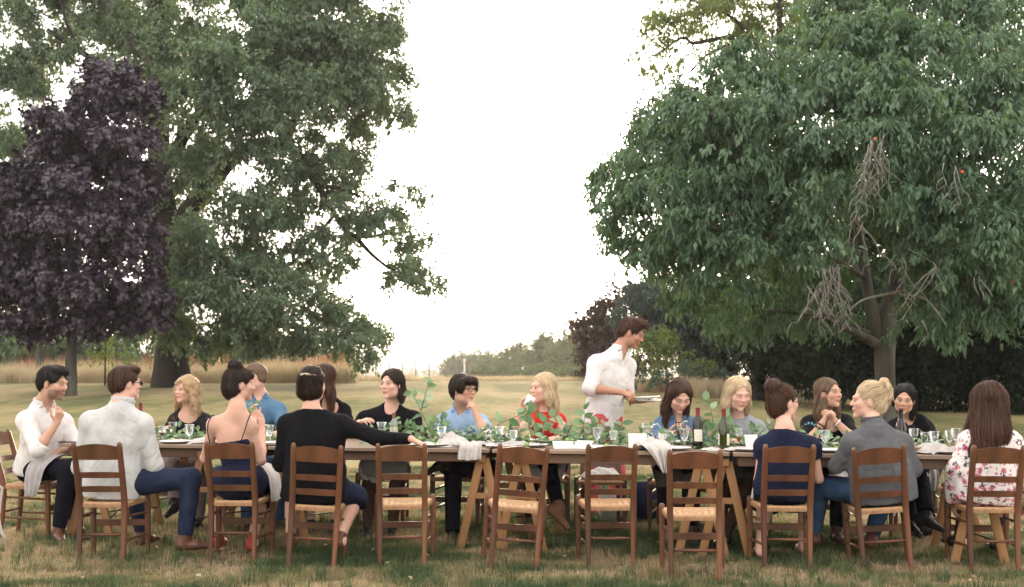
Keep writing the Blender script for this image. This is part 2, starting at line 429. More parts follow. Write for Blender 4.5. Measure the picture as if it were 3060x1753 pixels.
# ---- the oak
oy = 41.
oak = [(1060, 50, 150, 120, 0), (930, 40, 170, 170, -1), (760, 40, 190, 180, -2), (1110, 250, 110, 80, 0), (1150, 330, 78, 55, 0), (1040, 170, 140, 110, 0), (960, 250, 150, 150, -1), (760, 250, 180, 170, -2.5),
       (610, 360, 150, 150, -2), (820, 400, 130, 90, -2), (1040, 420, 85, 60, 1), (720, 540, 150, 120, -2), (900, 560, 80, 70, 1), (1010, 520, 80, 60, 1), (1100, 620, 95, 52, 0), (1200, 605, 78, 50, 0), (1240, 690, 75, 45, -.5), (1255, 770, 60, 45, -.5), (1200, 820, 55, 40, 0), (1290, 845, 38, 30, 0),
       (1020, 720, 80, 40, .5), (900, 690, 70, 45, 1), (800, 730, 100, 90, -1), (660, 740, 120, 110, -2), (950, 800, 60, 35, 1), (780, 880, 150, 90, -2.5), (640, 930, 130, 95, -2), (880, 920, 120, 90, -2.5), (760, 1000, 170, 62, -2.5), (980, 960, 110, 75, -2), (1060, 1010, 85, 50, -2), (1125, 1045, 48, 32, -1.5), (1085, 1085, 30, 26, -1.5), (600, 1010, 110, 55, -1.5),
       (860, 800, 70, 55, 0), (930, 740, 62, 48, 0), (1010, 775, 60, 40, 0), (1080, 690, 60, 40, 0), (1150, 660, 70, 50, 0), (1000, 470, 70, 50, 0), (550, 560, 100, 160, 1), (520, 760, 90, 120, 1.5), (470, 1000, 70, 50, 2), (540, 60, 120, 120, 1), (560, 200, 90, 110, 0), (900, -130, 260, 120, -1), (640, -130, 220, 120, 0)]
oakl = [lobe(a, b, c, d, oy + e, 2.2 if c > 100 else 1.7) for a, b, c, d, e in oak]
up = [(430, 40, 110, 100, 3, .8), (300, 80, 140, 100, 4, .7), (150, 40, 150, 110, 4, .7), (30, 120, 110, 130, 3, .9), (190, 210, 150, 70, 4, .7), (50, 330, 110, 110, 4, 1), (430, 220, 80, 90, 3, .7), (50, 520, 90, 100, 5, 1.), (330, 180, 90, 60, 4, .6), (20, 640, 70, 80, 5, 1.), (200, -130, 260, 110, 4, 1)]
oakl += [lobe(a, b, c, d, oy + e, 2.2, w) for a, b, c, d, e, w in up]
ob = WY(508, 1150, oy)
tree('oak_tree', 'huge oak with a flared dark trunk and a wide crown reaching over the lawn', 'tree', ob,
     [(508, 1172, 78), (508, 1146, 63), (510, 1095, 54), (512, 1000, 47), (505, 850, 43), (490, 650, 38), (478, 400, 33), (470, 200, 29), (462, -100, 22), (458, -240, 12)],
     oakl, 84, 14, .55, .175, .098, M_OAK, M_BARK, y=oy, thr=.40, nf=.75, inner=.3, seed=11,
     limbs=[[(505, 700, 30), (620, 560, 26, -.8), (740, 440, 19, -1), (860, 430, 14, -.5), (930, 520, 10), (1000, 640, 8.5), (1060, 705, 7), (1150, 700, 5), (1230, 690, 3)],
            [(850, 430, 16, -.5), (875, 370, 13), (900, 300, 10), (960, 210, 7)], [(960, 560, 8), (1010, 560, 6), (1080, 590, 4)], [(1060, 705, 8), (1110, 760, 6), (1180, 810, 4), (1270, 840, 2.5)], [(1000, 640, 6), (960, 690, 5), (920, 760, 3)],
            [(500, 760, 22), (580, 740, 16, -2), (655, 770, 11, -2.5), (690, 815, 9, -2.6), (726, 856, 6, -2.6)], [(662, 775, 8, -2.5), (650, 810, 7, -2.5), (640, 850, 4, -2.5)],
            [(495, 800, 24), (600, 880, 18, -1), (740, 950, 12, -1.5), (900, 980, 8, -1.5), (1060, 1020, 4, -1.5)],
            [(480, 380, 22), (380, 250, 15, 2), (250, 160, 10, 3), (140, 90, 7, 3)], [(470, 200, 18), (350, 60, 12, 2), (280, -60, 8, 3)], [(490, 500, 22), (600, 330, 16, -1), (740, 180, 11, -1), (900, 60, 7, -.5)], [(250, 160, 8, 3), (205, 90, 6, 3), (180, 0, 4, 3)]])

# ---- the purple maple
my = 35.
map_l = [(325, 215, 62, 42, 0), (300, 285, 110, 62, 0), (415, 300, 62, 55, 0), (215, 400, 130, 72, -.5), (362, 420, 105, 68, -.5), (110, 540, 130, 80, 0), (285, 545, 150, 85, -1), (420, 545, 48, 72, 0), (60, 680, 120, 85, 0), (215, 700, 160, 90, -1.2), (375, 690, 82, 88, -.5), (60, 830, 120, 90, 0),
         (200, 850, 150, 85, -1.2), (380, 850, 110, 80, -.6), (455, 880, 36, 54, 0), (300, 945, 130, 42, -.5), (110, 955, 110, 45, 0), (30, 600, 70, 70, 0), (-60, 760, 110, 190, 0), (440, 710, 32, 50, 0), (455, 950, 36, 28, 0)]
tree('purple_maple', 'dark purple leaved maple standing in front of the oak', 'tree', WY(212, 1172, my),
     [(210, 1185, 24), (211, 1160, 18), (213, 1080, 16.5), (216, 980, 15), (228, 800, 12), (258, 560, 9), (300, 330, 5), (325, 200, 2)],
     [lobe(a, b, c, d, my + e, 1.25) for a, b, c, d, e in map_l], 120, 13, .5, .165, .17, M_PURPLE, M_BARKG, y=my, shape='lobed', thr=.36, nf=1.0, seed=21, droop=.5,
     limbs=[[(225, 830, 8), (140, 720, 5), (60, 640, 3)], [(235, 740, 8), (320, 640, 5), (420, 560, 3)], [(220, 900, 8), (330, 830, 5), (440, 800, 3)], [(220, 920, 8), (120, 860, 5), (20, 830, 3)]])

# ---- the big tree on the right with bare hanging twigs
cyy = 21.5
ch = [(1850, 545, 85, 75, -1), (1812, 610, 45, 32, -1), (1800, 660, 34, 26, -1), (1870, 660, 80, 60, -1), (1960, 470, 100, 85, -1.5), (2045, 370, 110, 90, -2), (1990, 590, 130, 110, -2), (2140, 300, 140, 110, -2), (2180, 460, 170, 140, -3), (2120, 650, 150, 110, -2.5), (1960, 740, 85, 62, -1.5), (1900, 770, 38, 30, -1.5), (2080, 780, 130, 72, -2),
      (2290, 220, 140, 110, -2), (2390, 370, 160, 140, -3.5), (2330, 560, 150, 130, -3), (2260, 730, 150, 90, -2.5), (2190, 840, 130, 62, -2), (2060, 860, 80, 40, -1), (2470, 190, 160, 120, -2.5), (2560, 350, 160, 140, -4), (2650, 220, 170, 140, -3), (2740, 420, 170, 150, -4), (2840, 230, 180, 150, -3), (2940, 430, 170, 150, -4), (3050, 250, 150, 180, -3),
      (2760, 600, 130, 95, -4), (2860, 690, 150, 120, -4), (3010, 640, 140, 130, -4), (2840, 800, 110, 70, -3.6), (2930, 860, 130, 72, -3.6), (3060, 830, 110, 110, -3.5), (2430, 740, 70, 55, -4), (2440, 560, 110, 110, -3.5), (2620, 520, 80, 70, -3), (2400, 850, 90, 50, -1), (2330, 900, 100, 40, .5), (2180, 545, 140, 90, -.5), (2080, 480, 110, 90, 0), (2230, 440, 130, 100, 0), (2300, 350, 130, 100, 0), (2140, 390, 120, 90, 0), (1975, 350, 60, 50, 0), (1925, 405, 48, 45, 0), (1885, 465, 46, 40, 0), (2050, 915, 46, 24, -1), (2140, 950, 44, 26, -1), (2230, 985, 46, 24, -.5), (2330, 960, 50, 28, -1), (2430, 985, 44, 24, -.5), (2500, 960, 40, 24, 1), (2750, 965, 42, 26, -2.5), (2830, 985, 44, 26, -3), (2940, 990, 46, 24, -3), (3030, 960, 44, 30, -3), (2790, 905, 100, 40, -2.5), (2980, 930, 120, 38, -3), (2900, 955, 80, 24, -2.5), (2480, 930, 100, 46, 2), (2210, 925, 120, 50, 1), (2720, 900, 80, 50, 2.5), (2590, 860, 90, 70, 3),
      (2500, 640, 160, 130, 3.0), (2700, 700, 200, 150, 3.5), (2900, 640, 190, 190, 3), (2350, 700, 170, 160, 2.5), (3180, 500, 170, 300, -2), (2700, 60, 260, 130, 0), (2950, 60, 220, 140, 0), (2480, 60, 170, 110, 1)]
tr = tree('hanging_twig_tree', 'broad leafy tree with a pale forked trunk and bare dead twigs hanging below', 'tree', WY(2640, 1284, cyy),
     [(2640, 1300, 44), (2640, 1240, 33), (2641, 1120, 30), (2645, 1010, 31), (2662, 900, 24), (2690, 760, 20), (2700, 560, 14), (2690, 300, 8), (2690, 120, 4)],
     [lobe(a, b, c, d, cyy + e, (1.0 if e > -2 else 1.3)) for a, b, c, d, e in ch], 190, 12, .34, .135, .056, M_CHERRY, M_BARKG, y=cyy, thr=.365, nf=1.5, seed=31, droop=.55, inner=.3,
     limbs=[[(2640, 1030, 24), (2610, 940, 20), (2585, 820, 16), (2560, 650, 12), (2520, 450, 8), (2480, 250, 5)], [(2625, 1030, 18), (2570, 1000, 13, -.4), (2490, 960, 9, -.8), (2410, 940, 6, -1), (2300, 925, 4, -1)],
            [(2650, 1010, 16), (2590, 1000, 14, .4), (2530, 960, 10, .8), (2440, 930, 7, 1)], [(2672, 850, 14), (2760, 720, 10, -1), (2850, 560, 7, -2), (2930, 430, 4, -2)], [(2660, 930, 12), (2720, 800, 9, -.5), (2790, 740, 6, -1), (2900, 700, 4, -2)],
            [(2585, 830, 9), (2480, 760, 7, -1), (2330, 640, 5, -1.5), (2150, 560, 4, -2), (1950, 560, 3, -1)], [(2480, 760, 7, -1), (2330, 800, 5, -1), (2180, 780, 3.5, -1)], [(2200, 740, 4, 0), (2080, 690, 3.5), (1980, 640, 3), (1880, 640, 2)]])
# the dead twigs: one part, thin crooked sticks hanging from the crown
def twig_bunch(mb, x, y, ln, n, d, sp, seed, w=1.5, w_=28):
    g = random.Random(seed)
    for i in range(n):
        px, py = x + g.uniform(-w_, w_), y + g.uniform(-18, 18); dx = g.gauss(0, sp); pts = [(px, py, w, d)]
        k = int(ln * g.uniform(.55, 1.1) / 30)
        for j in range(max(k, 2)):
            px += dx * 30 + g.gauss(0, 4.5); py += 30 * g.uniform(.6, 1.1); dx += g.gauss(0, .12) - dx * .08
            pts.append((px, py, max(.7, w * (1 - (j + 1) / (k + 1.5))), d + g.uniform(-.1, .1)))
            if g.random() < .6 and j > 0:
                s = g.choice((-1, 1)); q = [pts[-1], (px + s * g.uniform(10, 24), py + g.uniform(4, 22), .75, d), (px + s * g.uniform(20, 40), py + g.uniform(24, 50), .5, d)]
                mb.add(*limb(q, cyy, 4))
        mb.add(*limb(pts, cyy, 4))
mb = MB()
twig_bunch(mb, 2615, 420, 250, 11, -5.2, .30, 1); twig_bunch(mb, 2480, 800, 200, 14, -4.4, .24, 2); twig_bunch(mb, 2440, 860, 140, 9, -4.4, .45, 3); twig_bunch(mb, 2560, 680, 230, 4, -4.5, .4, 4)
twig_bunch(mb, 2690, 750, 180, 3, -4.2, .5, 5); twig_bunch(mb, 2780, 790, 150, 4, -4.6, .5, 6); twig_bunch(mb, 2830, 500, 160, 3, -5.6, .3, 7); twig_bunch(mb, 2770, 940, 90, 1, -4.2, .2, 8, 2.6); twig_bunch(mb, 2930, 840, 130, 3, -5, .4, 9)
for p in ([(2700, 870, 4, -3), (2640, 880, 4, -3.4), (2580, 895, 3, -3.8), (2545, 920, 2, -4)], [(2690, 880, 3.5, -3), (2760, 890, 3, -3.4), (2800, 930, 2.5, -3.6), (2830, 975, 1.5, -3.6)], [(2640, 690, 4, -2), (2720, 780, 3.4, -2.6), (2790, 860, 2.6, -3), (2840, 900, 1.6, -3)]):
    mb.add(*limb(p, cyy, 5))
o = mb.build('dead_twigs', M_TWIG, tr); o.data.transform(Matrix.Translation(-tr.location)); tag(o, 'bare pale dead twigs', kind='stuff')
# a handful of leaves already turned red
g = np.random.default_rng(9); red = [(2618, 406), (3027, 835), (2868, 508)]
P = np.array([WY(a, b, cyy - 5.6) for a, b in red]); P = P + g.normal(size=P.shape) * .01
v, F, k = leaf_verts(P, rdir(len(P), g) + [0, 0, -1.2], rdir(len(P), g) + [0, -1.5, 0], .085, .06)
o = new_obj('red_leaves', np_mesh('red_leaves', v - np.array(tr.location), F, False), pm('red_leaf', (.42, .085, .04), (.28, .05, .03), .6), tr); tag(o, kind='stuff')

# ---- the paler tree behind its top
ty = 34.
yl = [(1925, 165, 34, 45, 0), (1960, 100, 70, 50, 0), (2050, 50, 110, 62, 0), (2170, 50, 120, 80, 1), (2300, 60, 140, 80, 1), (2010, 205, 45, 30, 0), (1965, 250, 40, 22, 0), (2130, 150, 70, 30, 0), (2450, 30, 130, 80, 1), (2600, 10, 130, 60, 1), (2250, 170, 90, 60, 1), (2060, -50, 120, 60, 0), (2300, -60, 200, 80, 0), (2560, -80, 200, 80, 1)]
tree('pale_green_tree', 'tall pale green tree whose thin branch reaches out over the sky', 'tree', WY(2330, 1190, ty),
     [(2330, 1205, 34), (2330, 900, 28), (2335, 600, 24), (2335, 300, 18), (2330, 100, 10), (2330, -80, 4)], [lobe(a, b, c, d, ty + e, 1.1) for a, b, c, d, e in yl], 75, 12, .5, .15, .075, M_LIGHT, M_BARK, y=ty, thr=.44, nf=1.1, seed=41, droop=.5,
     limbs=[[(2335, 260, 12), (2280, 160, 9), (2190, 112, 7), (2110, 122, 6), (2070, 128, 5), (2040, 112, 4), (1980, 150, 3), (1925, 180, 2)], [(2190, 125, 6), (2110, 165, 4), (2060, 215, 3), (2000, 230, 2)], [(2300, 190, 8), (2230, 90, 6), (2150, 30, 4), (2060, 0, 3)]])

# ---- farther trees and shrubs on the right
def shrub(name, label, cat, lobes, y, per, m, Ln, Wd, leaf, trunk=None, group=None, depth=1.2, seed=1, bark=None, limbs=(), **kw):
    a = lobes[0]
    return tree(name, label, cat, WY(trunk[0][0] if trunk else a[0], 1150, y), trunk, [lobe(l[0], l[1], l[2], l[3], y + (l[4] if len(l) > 4 else 0), depth) for l in lobes], per, m, Ln * 3, Ln, Wd, leaf, bark or M_BARK, group, y, limbs, seed=seed, **kw)
shrub('copper_beech', 'dark purple copper beech against the bright sky behind the standing man', 'tree', [(1790, 985, 70, 95), (1830, 900, 60, 60), (1880, 930, 80, 90), (1870, 1040, 90, 80), (1765, 1060, 45, 50), (1850, 850, 30, 30), (1800, 1120, 60, 40)], 62, 30, 12, .24, .17, M_BEECH,
      [(1850, 1160, 10), (1850, 1000, 8), (1850, 860, 3)], depth=2, seed=51, thr=.39, nf=.7)
shrub('blue_cedar', 'blue grey cedar with drooping tiers of needle sprays', 'tree', [(2000, 880, 130, 60), (2100, 900, 120, 60), (2200, 990, 110, 60), (1990, 960, 120, 60), (1910, 930, 70, 30), (2050, 930, 120, 34), (1960, 980, 80, 34), (2110, 985, 130, 40), (2020, 1030, 90, 34), (2180, 930, 110, 50), (1890, 880, 60, 16), (2150, 1040, 90, 36), (1960, 850, 60, 22)], 40, 95, 15, .22, .045, M_CEDAR,
      [(2090, 1170, 16), (2090, 1000, 12), (2060, 860, 6)], depth=1.2, seed=52, thr=.40, nf=1.3, droop=.6)
shrub('green_bush', 'light green bush at the foot of the blue cedar', 'bush', [(1960, 1060, 60, 60), (2010, 1090, 70, 50), (1935, 1010, 45, 45), (2060, 1110, 60, 40)], 37, 60, 12, .13, .075, M_LIGHT, seed=53, thr=.36)
shrub('wild_bramble', 'low grey green bramble bank at the lawn edge', 'bush', [(1960, 1130, 60, 26), (2040, 1120, 70, 34), (2110, 1125, 60, 34), (2190, 1140, 60, 28), (1900, 1140, 30, 14)], 35.5, 60, 12, .11, .05, M_BLUE, seed=54, thr=.36)
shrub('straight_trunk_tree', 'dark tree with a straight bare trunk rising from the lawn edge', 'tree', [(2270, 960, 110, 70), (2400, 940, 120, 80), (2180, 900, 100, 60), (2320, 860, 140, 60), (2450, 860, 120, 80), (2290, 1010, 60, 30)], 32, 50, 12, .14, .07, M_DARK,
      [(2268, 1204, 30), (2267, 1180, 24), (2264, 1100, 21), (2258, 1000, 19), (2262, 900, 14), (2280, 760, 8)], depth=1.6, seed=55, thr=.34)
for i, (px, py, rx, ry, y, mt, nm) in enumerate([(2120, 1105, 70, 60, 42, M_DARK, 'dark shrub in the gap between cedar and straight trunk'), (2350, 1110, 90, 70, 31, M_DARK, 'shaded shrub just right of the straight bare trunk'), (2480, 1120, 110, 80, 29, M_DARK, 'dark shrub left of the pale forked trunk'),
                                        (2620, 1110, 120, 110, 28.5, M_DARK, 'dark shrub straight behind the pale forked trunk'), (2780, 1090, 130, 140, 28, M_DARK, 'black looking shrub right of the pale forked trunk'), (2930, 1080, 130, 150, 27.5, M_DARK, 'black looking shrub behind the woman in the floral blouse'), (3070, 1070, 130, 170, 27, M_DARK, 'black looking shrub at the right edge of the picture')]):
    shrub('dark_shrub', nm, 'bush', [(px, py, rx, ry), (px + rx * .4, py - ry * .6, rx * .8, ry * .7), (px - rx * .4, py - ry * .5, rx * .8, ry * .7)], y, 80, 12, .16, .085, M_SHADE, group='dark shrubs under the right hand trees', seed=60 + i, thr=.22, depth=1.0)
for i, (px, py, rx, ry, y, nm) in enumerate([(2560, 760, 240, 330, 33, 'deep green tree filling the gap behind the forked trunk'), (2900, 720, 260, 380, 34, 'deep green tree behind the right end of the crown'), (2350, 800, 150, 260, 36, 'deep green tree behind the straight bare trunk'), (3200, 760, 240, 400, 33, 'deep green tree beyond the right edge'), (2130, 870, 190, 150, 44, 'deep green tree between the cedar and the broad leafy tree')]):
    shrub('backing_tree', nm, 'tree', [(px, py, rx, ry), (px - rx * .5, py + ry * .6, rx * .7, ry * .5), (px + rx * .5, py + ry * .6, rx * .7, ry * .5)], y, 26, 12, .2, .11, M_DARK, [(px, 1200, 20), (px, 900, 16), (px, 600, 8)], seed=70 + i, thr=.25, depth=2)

# ---- shrubs and small trees behind the long grass on the left
LB = [(-40, 1010, 90, 110), (70, 1040, 80, 75), (165, 1050, 70, 60), (255, 1045, 60, 62), (340, 1060, 50, 44), (440, 1075, 60, 34), (590, 1060, 70, 50), (680, 1070, 70, 44), (770, 1075, 70, 40), (860, 1078, 60, 38), (945, 1085, 60, 34), (1010, 1090, 36, 30)]
nm = ['tall shrub at the far left edge', 'blue green shrub left of the pale small trunk', 'shrub between the small trunk and the maple', 'shrub right of the maple trunk', 'low shrub behind the thin sapling', 'low shrub left of the oak trunk', 'shrub right of the oak trunk', 'shrub second right of the oak trunk',
      'shrub under the low oak branches', 'blue green shrub behind the long haired woman', 'pale shrub near the field gap', 'small grey green shrub at the end of the row']
for i, (px, py, rx, ry) in enumerate(LB):
    shrub('hedge_shrub', nm[i], 'bush', [(px, py - 8, rx * 1.1, ry * 1.12), (px + rx * .5, py + ry * .3, rx * .8, ry * .7), (px - rx * .5, py + ry * .3, rx * .8, ry * .7)], 56 + (i % 3) * 3, 44, 12, .22, .13, M_BLUE if i % 2 else M_OAK, group='shrubs behind the long grass', seed=80 + i, thr=.34, depth=1.6)
shrub('wood_tree', 'old tree in the wood at the upper left', 'tree', [(120, 860, 200, 130), (0, 760, 150, 170), (300, 960, 130, 90), (430, 960, 80, 60), (-120, 900, 120, 200)], 62, 9, 11, .28, .16, M_DARK, [(130, 1150, 20), (130, 900, 16), (100, 600, 8)], depth=3, seed=97, thr=.38, nf=.6)
shrub('small_green_tree', 'small tree with a pale trunk behind the bearded man', 'tree', [(130, 1000, 75, 42), (80, 1020, 40, 26), (180, 1010, 45, 30)], 50, 40, 11, .16, .09, M_OAK, [(122, 1140, 14), (122, 1090, 12), (126, 1020, 11), (130, 970, 6)], bark=M_BARKG, seed=98, thr=.36)
shrub('thin_sapling', 'thin sapling with light green leaves on the lawn', 'tree', [(312, 1030, 42, 40), (335, 1070, 26, 22), (290, 1075, 22, 20)], 42, 60, 11, .12, .07, M_LIGHT, [(313, 1160, 3), (314, 1100, 2.6), (316, 1020, 2)], seed=99, thr=.40)

# ---- the far wood beyond the fields, tree by tree, and the bush row before it
FW = [(1352, 1088, 24, 30), (1388, 1078, 28, 36), (1424, 1082, 30, 32), (1460, 1074, 32, 38), (1498, 1072, 32, 40), (1535, 1062, 32, 42), (1570, 1056, 32, 46), (1605, 1048, 34, 48), (1645, 1038, 36, 54), (1688, 1028, 38, 58), (1725, 1020, 38, 62), (1770, 1018, 42, 66)]
for i, (px, py, rx, ry) in enumerate(FW):
    y = 330 - i * 12; py += 15; ry *= .9
    shrub('far_tree', 'hazy round topped tree in the far wood across the fields', 'tree', [(px, py, rx, ry), (px + rx * .45, py + ry * .55, rx * .8, ry * .6), (px - rx * .5, py + ry * .5, rx * .7, ry * .6), (px, py + ry * 1.1, rx, ry * .7)], y, 5, 12, .85, .55, M_FAR, [(px, 1175, 3), (px, 1110, 2.6), (px, 1060, 2)], group='trees of the far wood', seed=110 + i, thr=.30, nf=.25, depth=3.5)
for i, px in enumerate(range(1450, 1760, 44)):
    shrub('field_bush', 'pale round bush in front of the far wood', 'bush', [(px, 1118, 30, 24), (px + 18, 1124, 24, 18)], 190 - i * 5, 12, 11, .42, .28, M_FAR, group='bushes before the far wood', seed=140 + i, thr=.26, nf=.4, depth=2)
def hedgerow(y, x0, x1, h, n, seed):
    g = np.random.default_rng(seed); z = float(gz(y)); ls = []
    for i in range(n):
        x = x0 + (x1 - x0) * (i + g.random()) / n; r = (x1 - x0) / n * (.5 + .6 * g.random()); hh = h * (.5 + .7 * g.random())
        ls.append((np.array([x, y, z + hh * .5]), np.array([r, h * .6, hh * .6]), 1))
    o, k = foliage('distant_hedgerow', ls, .9 * 12 / h / h, 10, h * .4, h * .28, h * .2, M_FAR, None, thr=.3, nf=.1, seed=seed)
    tag(o, kind='stuff')
hedgerow(820, -140, -30, 7, 16, 1); hedgerow(1300, -260, 40, 8, 26, 2); hedgerow(2000, -420, 120, 9, 30, 3); hedgerow(1000, -90, -62, 10, 5, 4)

# ---- field fence and poles
wood_grey = pm('weathered_post', (.22, .20, .17), (.13, .12, .10), .9, 20)
fe = empty('wire_fence', tuple(WY(1075, 1130, 92)), 0, 'thin wire fence on wooden posts at the edge of the pale field', 'fence')
zb = float(gz(92)); fp = [(-17 + i * 1.05, zb + .0) for i in range(14)]
me_post = MB().add(*sweep([(0, 0, -.3), (0, 0, 1.25)], [.055, .05], 6)).mesh('post')
for x, z in fp:
    o = new_obj('post', me_post, wood_grey if not me_post.materials else None, fe); o.location = (x - fe.location.x, 0, z - fe.location.z)
for zz in (.55, .85, 1.12):
    MB().add(*sweep([(fp[0][0] - fe.location.x, 0, zb + zz - fe.location.z), (fp[-1][0] - fe.location.x, 0, zb + zz - fe.location.z)], .008, 4)).build('wire', pm('wire', (.3, .3, .3), None, .5, metal=1), fe)
for px, top, y, lab in ((1388, 1070, 210, 'pale wooden pole standing left before the far wood'), (1562, 1097, 190, 'shorter pale wooden pole before the far wood')):
    a, b = WY(px, 1160, y), WY(px, top, y); hgt = b[2] - a[2]
    t = empty('utility_pole', tuple(a), 0, lab, 'pole', 'poles before the far wood')
    MB().add(*sweep([(0, 0, -.3), (0, 0, hgt)], [.22, .17], 8)).build('shaft', pm('pole_wood', (.5, .46, .4), (.4, .37, .32), .9, 3), t)
    MB().add(*bbox((0, -.2, hgt - .35), (1.1, .1, .1))).build('crossarm', MATS['pole_wood'], t)

# ---- scattering of grass clumps (points with a size and a tint each)
def clump(name, n, h, w, spreadr, lean, seed, mat, flop=.35):
    g = np.random.default_rng(seed); vs_, fs_ = [], []
    for i in range(n):
        a = g.random() * 6.283; r = spreadr * math.sqrt(g.random()); p = np.array([r * math.cos(a), r * math.sin(a), 0])
        b = g.random() * 6.283; d = np.array([math.cos(b), math.sin(b), 0]); s = np.array([-d[1], d[0], 0]); hh = h * (.5 + .7 * g.random()); ln = lean * g.random()
        ww = w * (.7 + .6 * g.random())
        m1 = p + d * ln * hh * .35 + V(0, 0, hh * .55); m2 = p + d * ln * hh + V(0, 0, hh * (1 - flop * ln))
        k = len(vs_); vs_ += [p - s * ww * .5, p + s * ww * .5, m1 + s * ww * .4, m1 - s * ww * .4, m2]
        fs_ += [(k, k + 1, k + 2), (k, k + 2, k + 3), (k + 3, k + 2, k + 4)]
    o = bpy.data.objects.new(name, np_mesh(name, np.array(vs_), np.array(fs_), False)); o.data.materials.append(mat)
    return o
def scatter(name, pts, scale, tint, src):
    me = bpy.data.meshes.new(name); me.vertices.add(len(pts)); me.vertices.foreach_set('co', np.asarray(pts, np.float32).ravel())
    for n, a in (('size', scale), ('tint', tint)):
        x = me.attributes.new(n, 'FLOAT', 'POINT'); x.data.foreach_set('value', np.asarray(a, np.float32))
    o = new_obj(name, me); tag(o, kind='stuff')
    g = bpy.data.node_groups.new(name, 'GeometryNodeTree')
    g.interface.new_socket('Geometry', in_out='INPUT', socket_type='NodeSocketGeometry'); g.interface.new_socket('Geometry', in_out='OUTPUT', socket_type='NodeSocketGeometry')
    gi, go = g.nodes.new('NodeGroupInput'), g.nodes.new('NodeGroupOutput')
    ip = g.nodes.new('GeometryNodeInstanceOnPoints'); oi = g.nodes.new('GeometryNodeObjectInfo'); oi.inputs['Object'].default_value = src
    rv = g.nodes.new('FunctionNodeRandomValue'); rv.data_type = 'FLOAT_VECTOR'; rv.inputs[0].default_value = (-.12, -.12, 0); rv.inputs[1].default_value = (.12, .12, 6.283)
    na = g.nodes.new('GeometryNodeInputNamedAttribute'); na.data_type = 'FLOAT'; na.inputs['Name'].default_value = 'size'
    k = g.links.new
    k(gi.outputs[0], ip.inputs['Points']); k(oi.outputs['Geometry'], ip.inputs['Instance']); k(rv.outputs[0], ip.inputs['Rotation']); k(na.outputs[0], ip.inputs['Scale']); k(ip.outputs[0], go.inputs[0])
    md = o.modifiers.new('scatter', 'NODES'); md.node_group = g
    return o
# short turf round the table, patchy green and straw
n = 60000
yy = 5.6 + (15.5 - 5.6) * rng.random(n) ** 1.35; xx = (rng.random(n) * 2 - 1) * (.60 * yy + .5)
p = np.stack([xx, yy, gz(yy)], 1)
grn = .55 * noise3(np.stack([xx * .9 + 7, yy * 1.3, 0 * xx], 1)) + .45 * noise3(np.stack([xx * 3.1, yy * 4.1, 0 * xx + 9], 1))
kk = rng.random(n) < np.clip(1.25 - grn * 1.1, .35, 1)
tnt = np.clip((grn - .33) * 3.0 + rng.normal(size=n) * .16, 0, 1)
scatter('grass', p[kk], (.6 + .7 * rng.random(n) - .25 * tnt)[kk], tnt[kk], clump('grass_clump', 16, .050, .0042, .05, .95, 1, M_GRASS))
# longer tufts the mower left, thickest in the foreground
n = 2600; yy = 6.3 + 5.5 * rng.random(n) ** 1.5; xx = (rng.random(n) * 2 - 1) * (.47 * yy + .25); p = np.stack([xx, yy, gz(yy)], 1)
kk = noise3(np.stack([xx * 1.4 + 3, yy * 1.9, 0 * xx + 2], 1)) > .46
scatter('grass', p[kk], (.5 + .9 * rng.random(n) ** 2)[kk], np.clip(.22 + rng.normal(size=n) * .22, 0, 1)[kk], clump('grass_tuft', 14, .12, .0045, .035, .9, 4, M_GRASS))
# tall dry grass where the mowing stops
def strip(name, x0, x1, y0, y1, n, h, tlo, thi, seed, dens=None):
    g = np.random.default_rng(seed); yy = y0 + (y1 - y0) * g.random(n); px = x0 + (x1 - x0) * g.random(n); xx = (px - HX) / FPX * yy
    s = (.55 + .6 * noise3(np.stack([xx * .5, yy * .5, 0 * xx + seed], 1))) * (.7 + .5 * g.random(n))
    return scatter(name, np.stack([xx, yy, gz(yy)], 1), s, tlo + (thi - tlo) * g.random(n), clump(name + '_clump', 22, h, .014, .22, .5, seed, M_STRAWC))
strip('dry_grass', -250, 1060, 45.5, 54, 3400, .92, .45, 1., 2)
strip('red_sorrel', 430, 1030, 50, 54, 800, 1.45, 0, .10, 3)
strip('red_sorrel', 60, 360, 51, 55, 160, 1.4, 0, .12, 4)
strip('dry_grass', 1040, 1760, 60, 68, 1500, .42, .4, 1., 5)
strip('dry_grass', 2040, 2330, 33, 35.5, 420, .62, .45, .9, 6)
strip('dry_grass', 1880, 2100, 36, 40, 300, .5, .3, .8, 7)

# ================================================================== CHAIRS
M_WOOD = pm('chair_wood', (.148, .061, .029), (.060, .025, .013), .45, 9, .25, 30, (1, 1, .12), .35, objcol=True)
M_WOODD = pm('chair_wood_dark', (.13, .06, .035), (.07, .033, .02), .45, 9, .25, 30, (1, 1, .12), .4)
def rush_mat():
    m, t, b = nodes_of('rush'); k = t.links.new
    a = t.nodes.new('ShaderNodeAttribute'); a.attribute_name = 'tint'
    n = t.nodes.new('ShaderNodeTexNoise'); n.inputs['Scale'].default_value = 40
    tcx = t.nodes.new('ShaderNodeTexCoord'); k(tcx.outputs['Object'], n.inputs['Vector'])
    ad = t.nodes.new('ShaderNodeMath'); ad.operation = 'MULTIPLY_ADD'; ad.inputs[1].default_value = .5; k(n.outputs['Fac'], ad.inputs[0]); k(a.outputs['Fac'], ad.inputs[2])
    r = ramp(t, [(.20, .10, .045), (.40, .23, .11), (.58, .38, .20)], [.3, .7, 1.1 if False else 1.0]); k(ad.outputs[0], r.inputs[0]); k(r.outputs[0], b.inputs['Base Color'])
    setin(b, Roughness=.7); return m
M_RUSH = rush_mat()

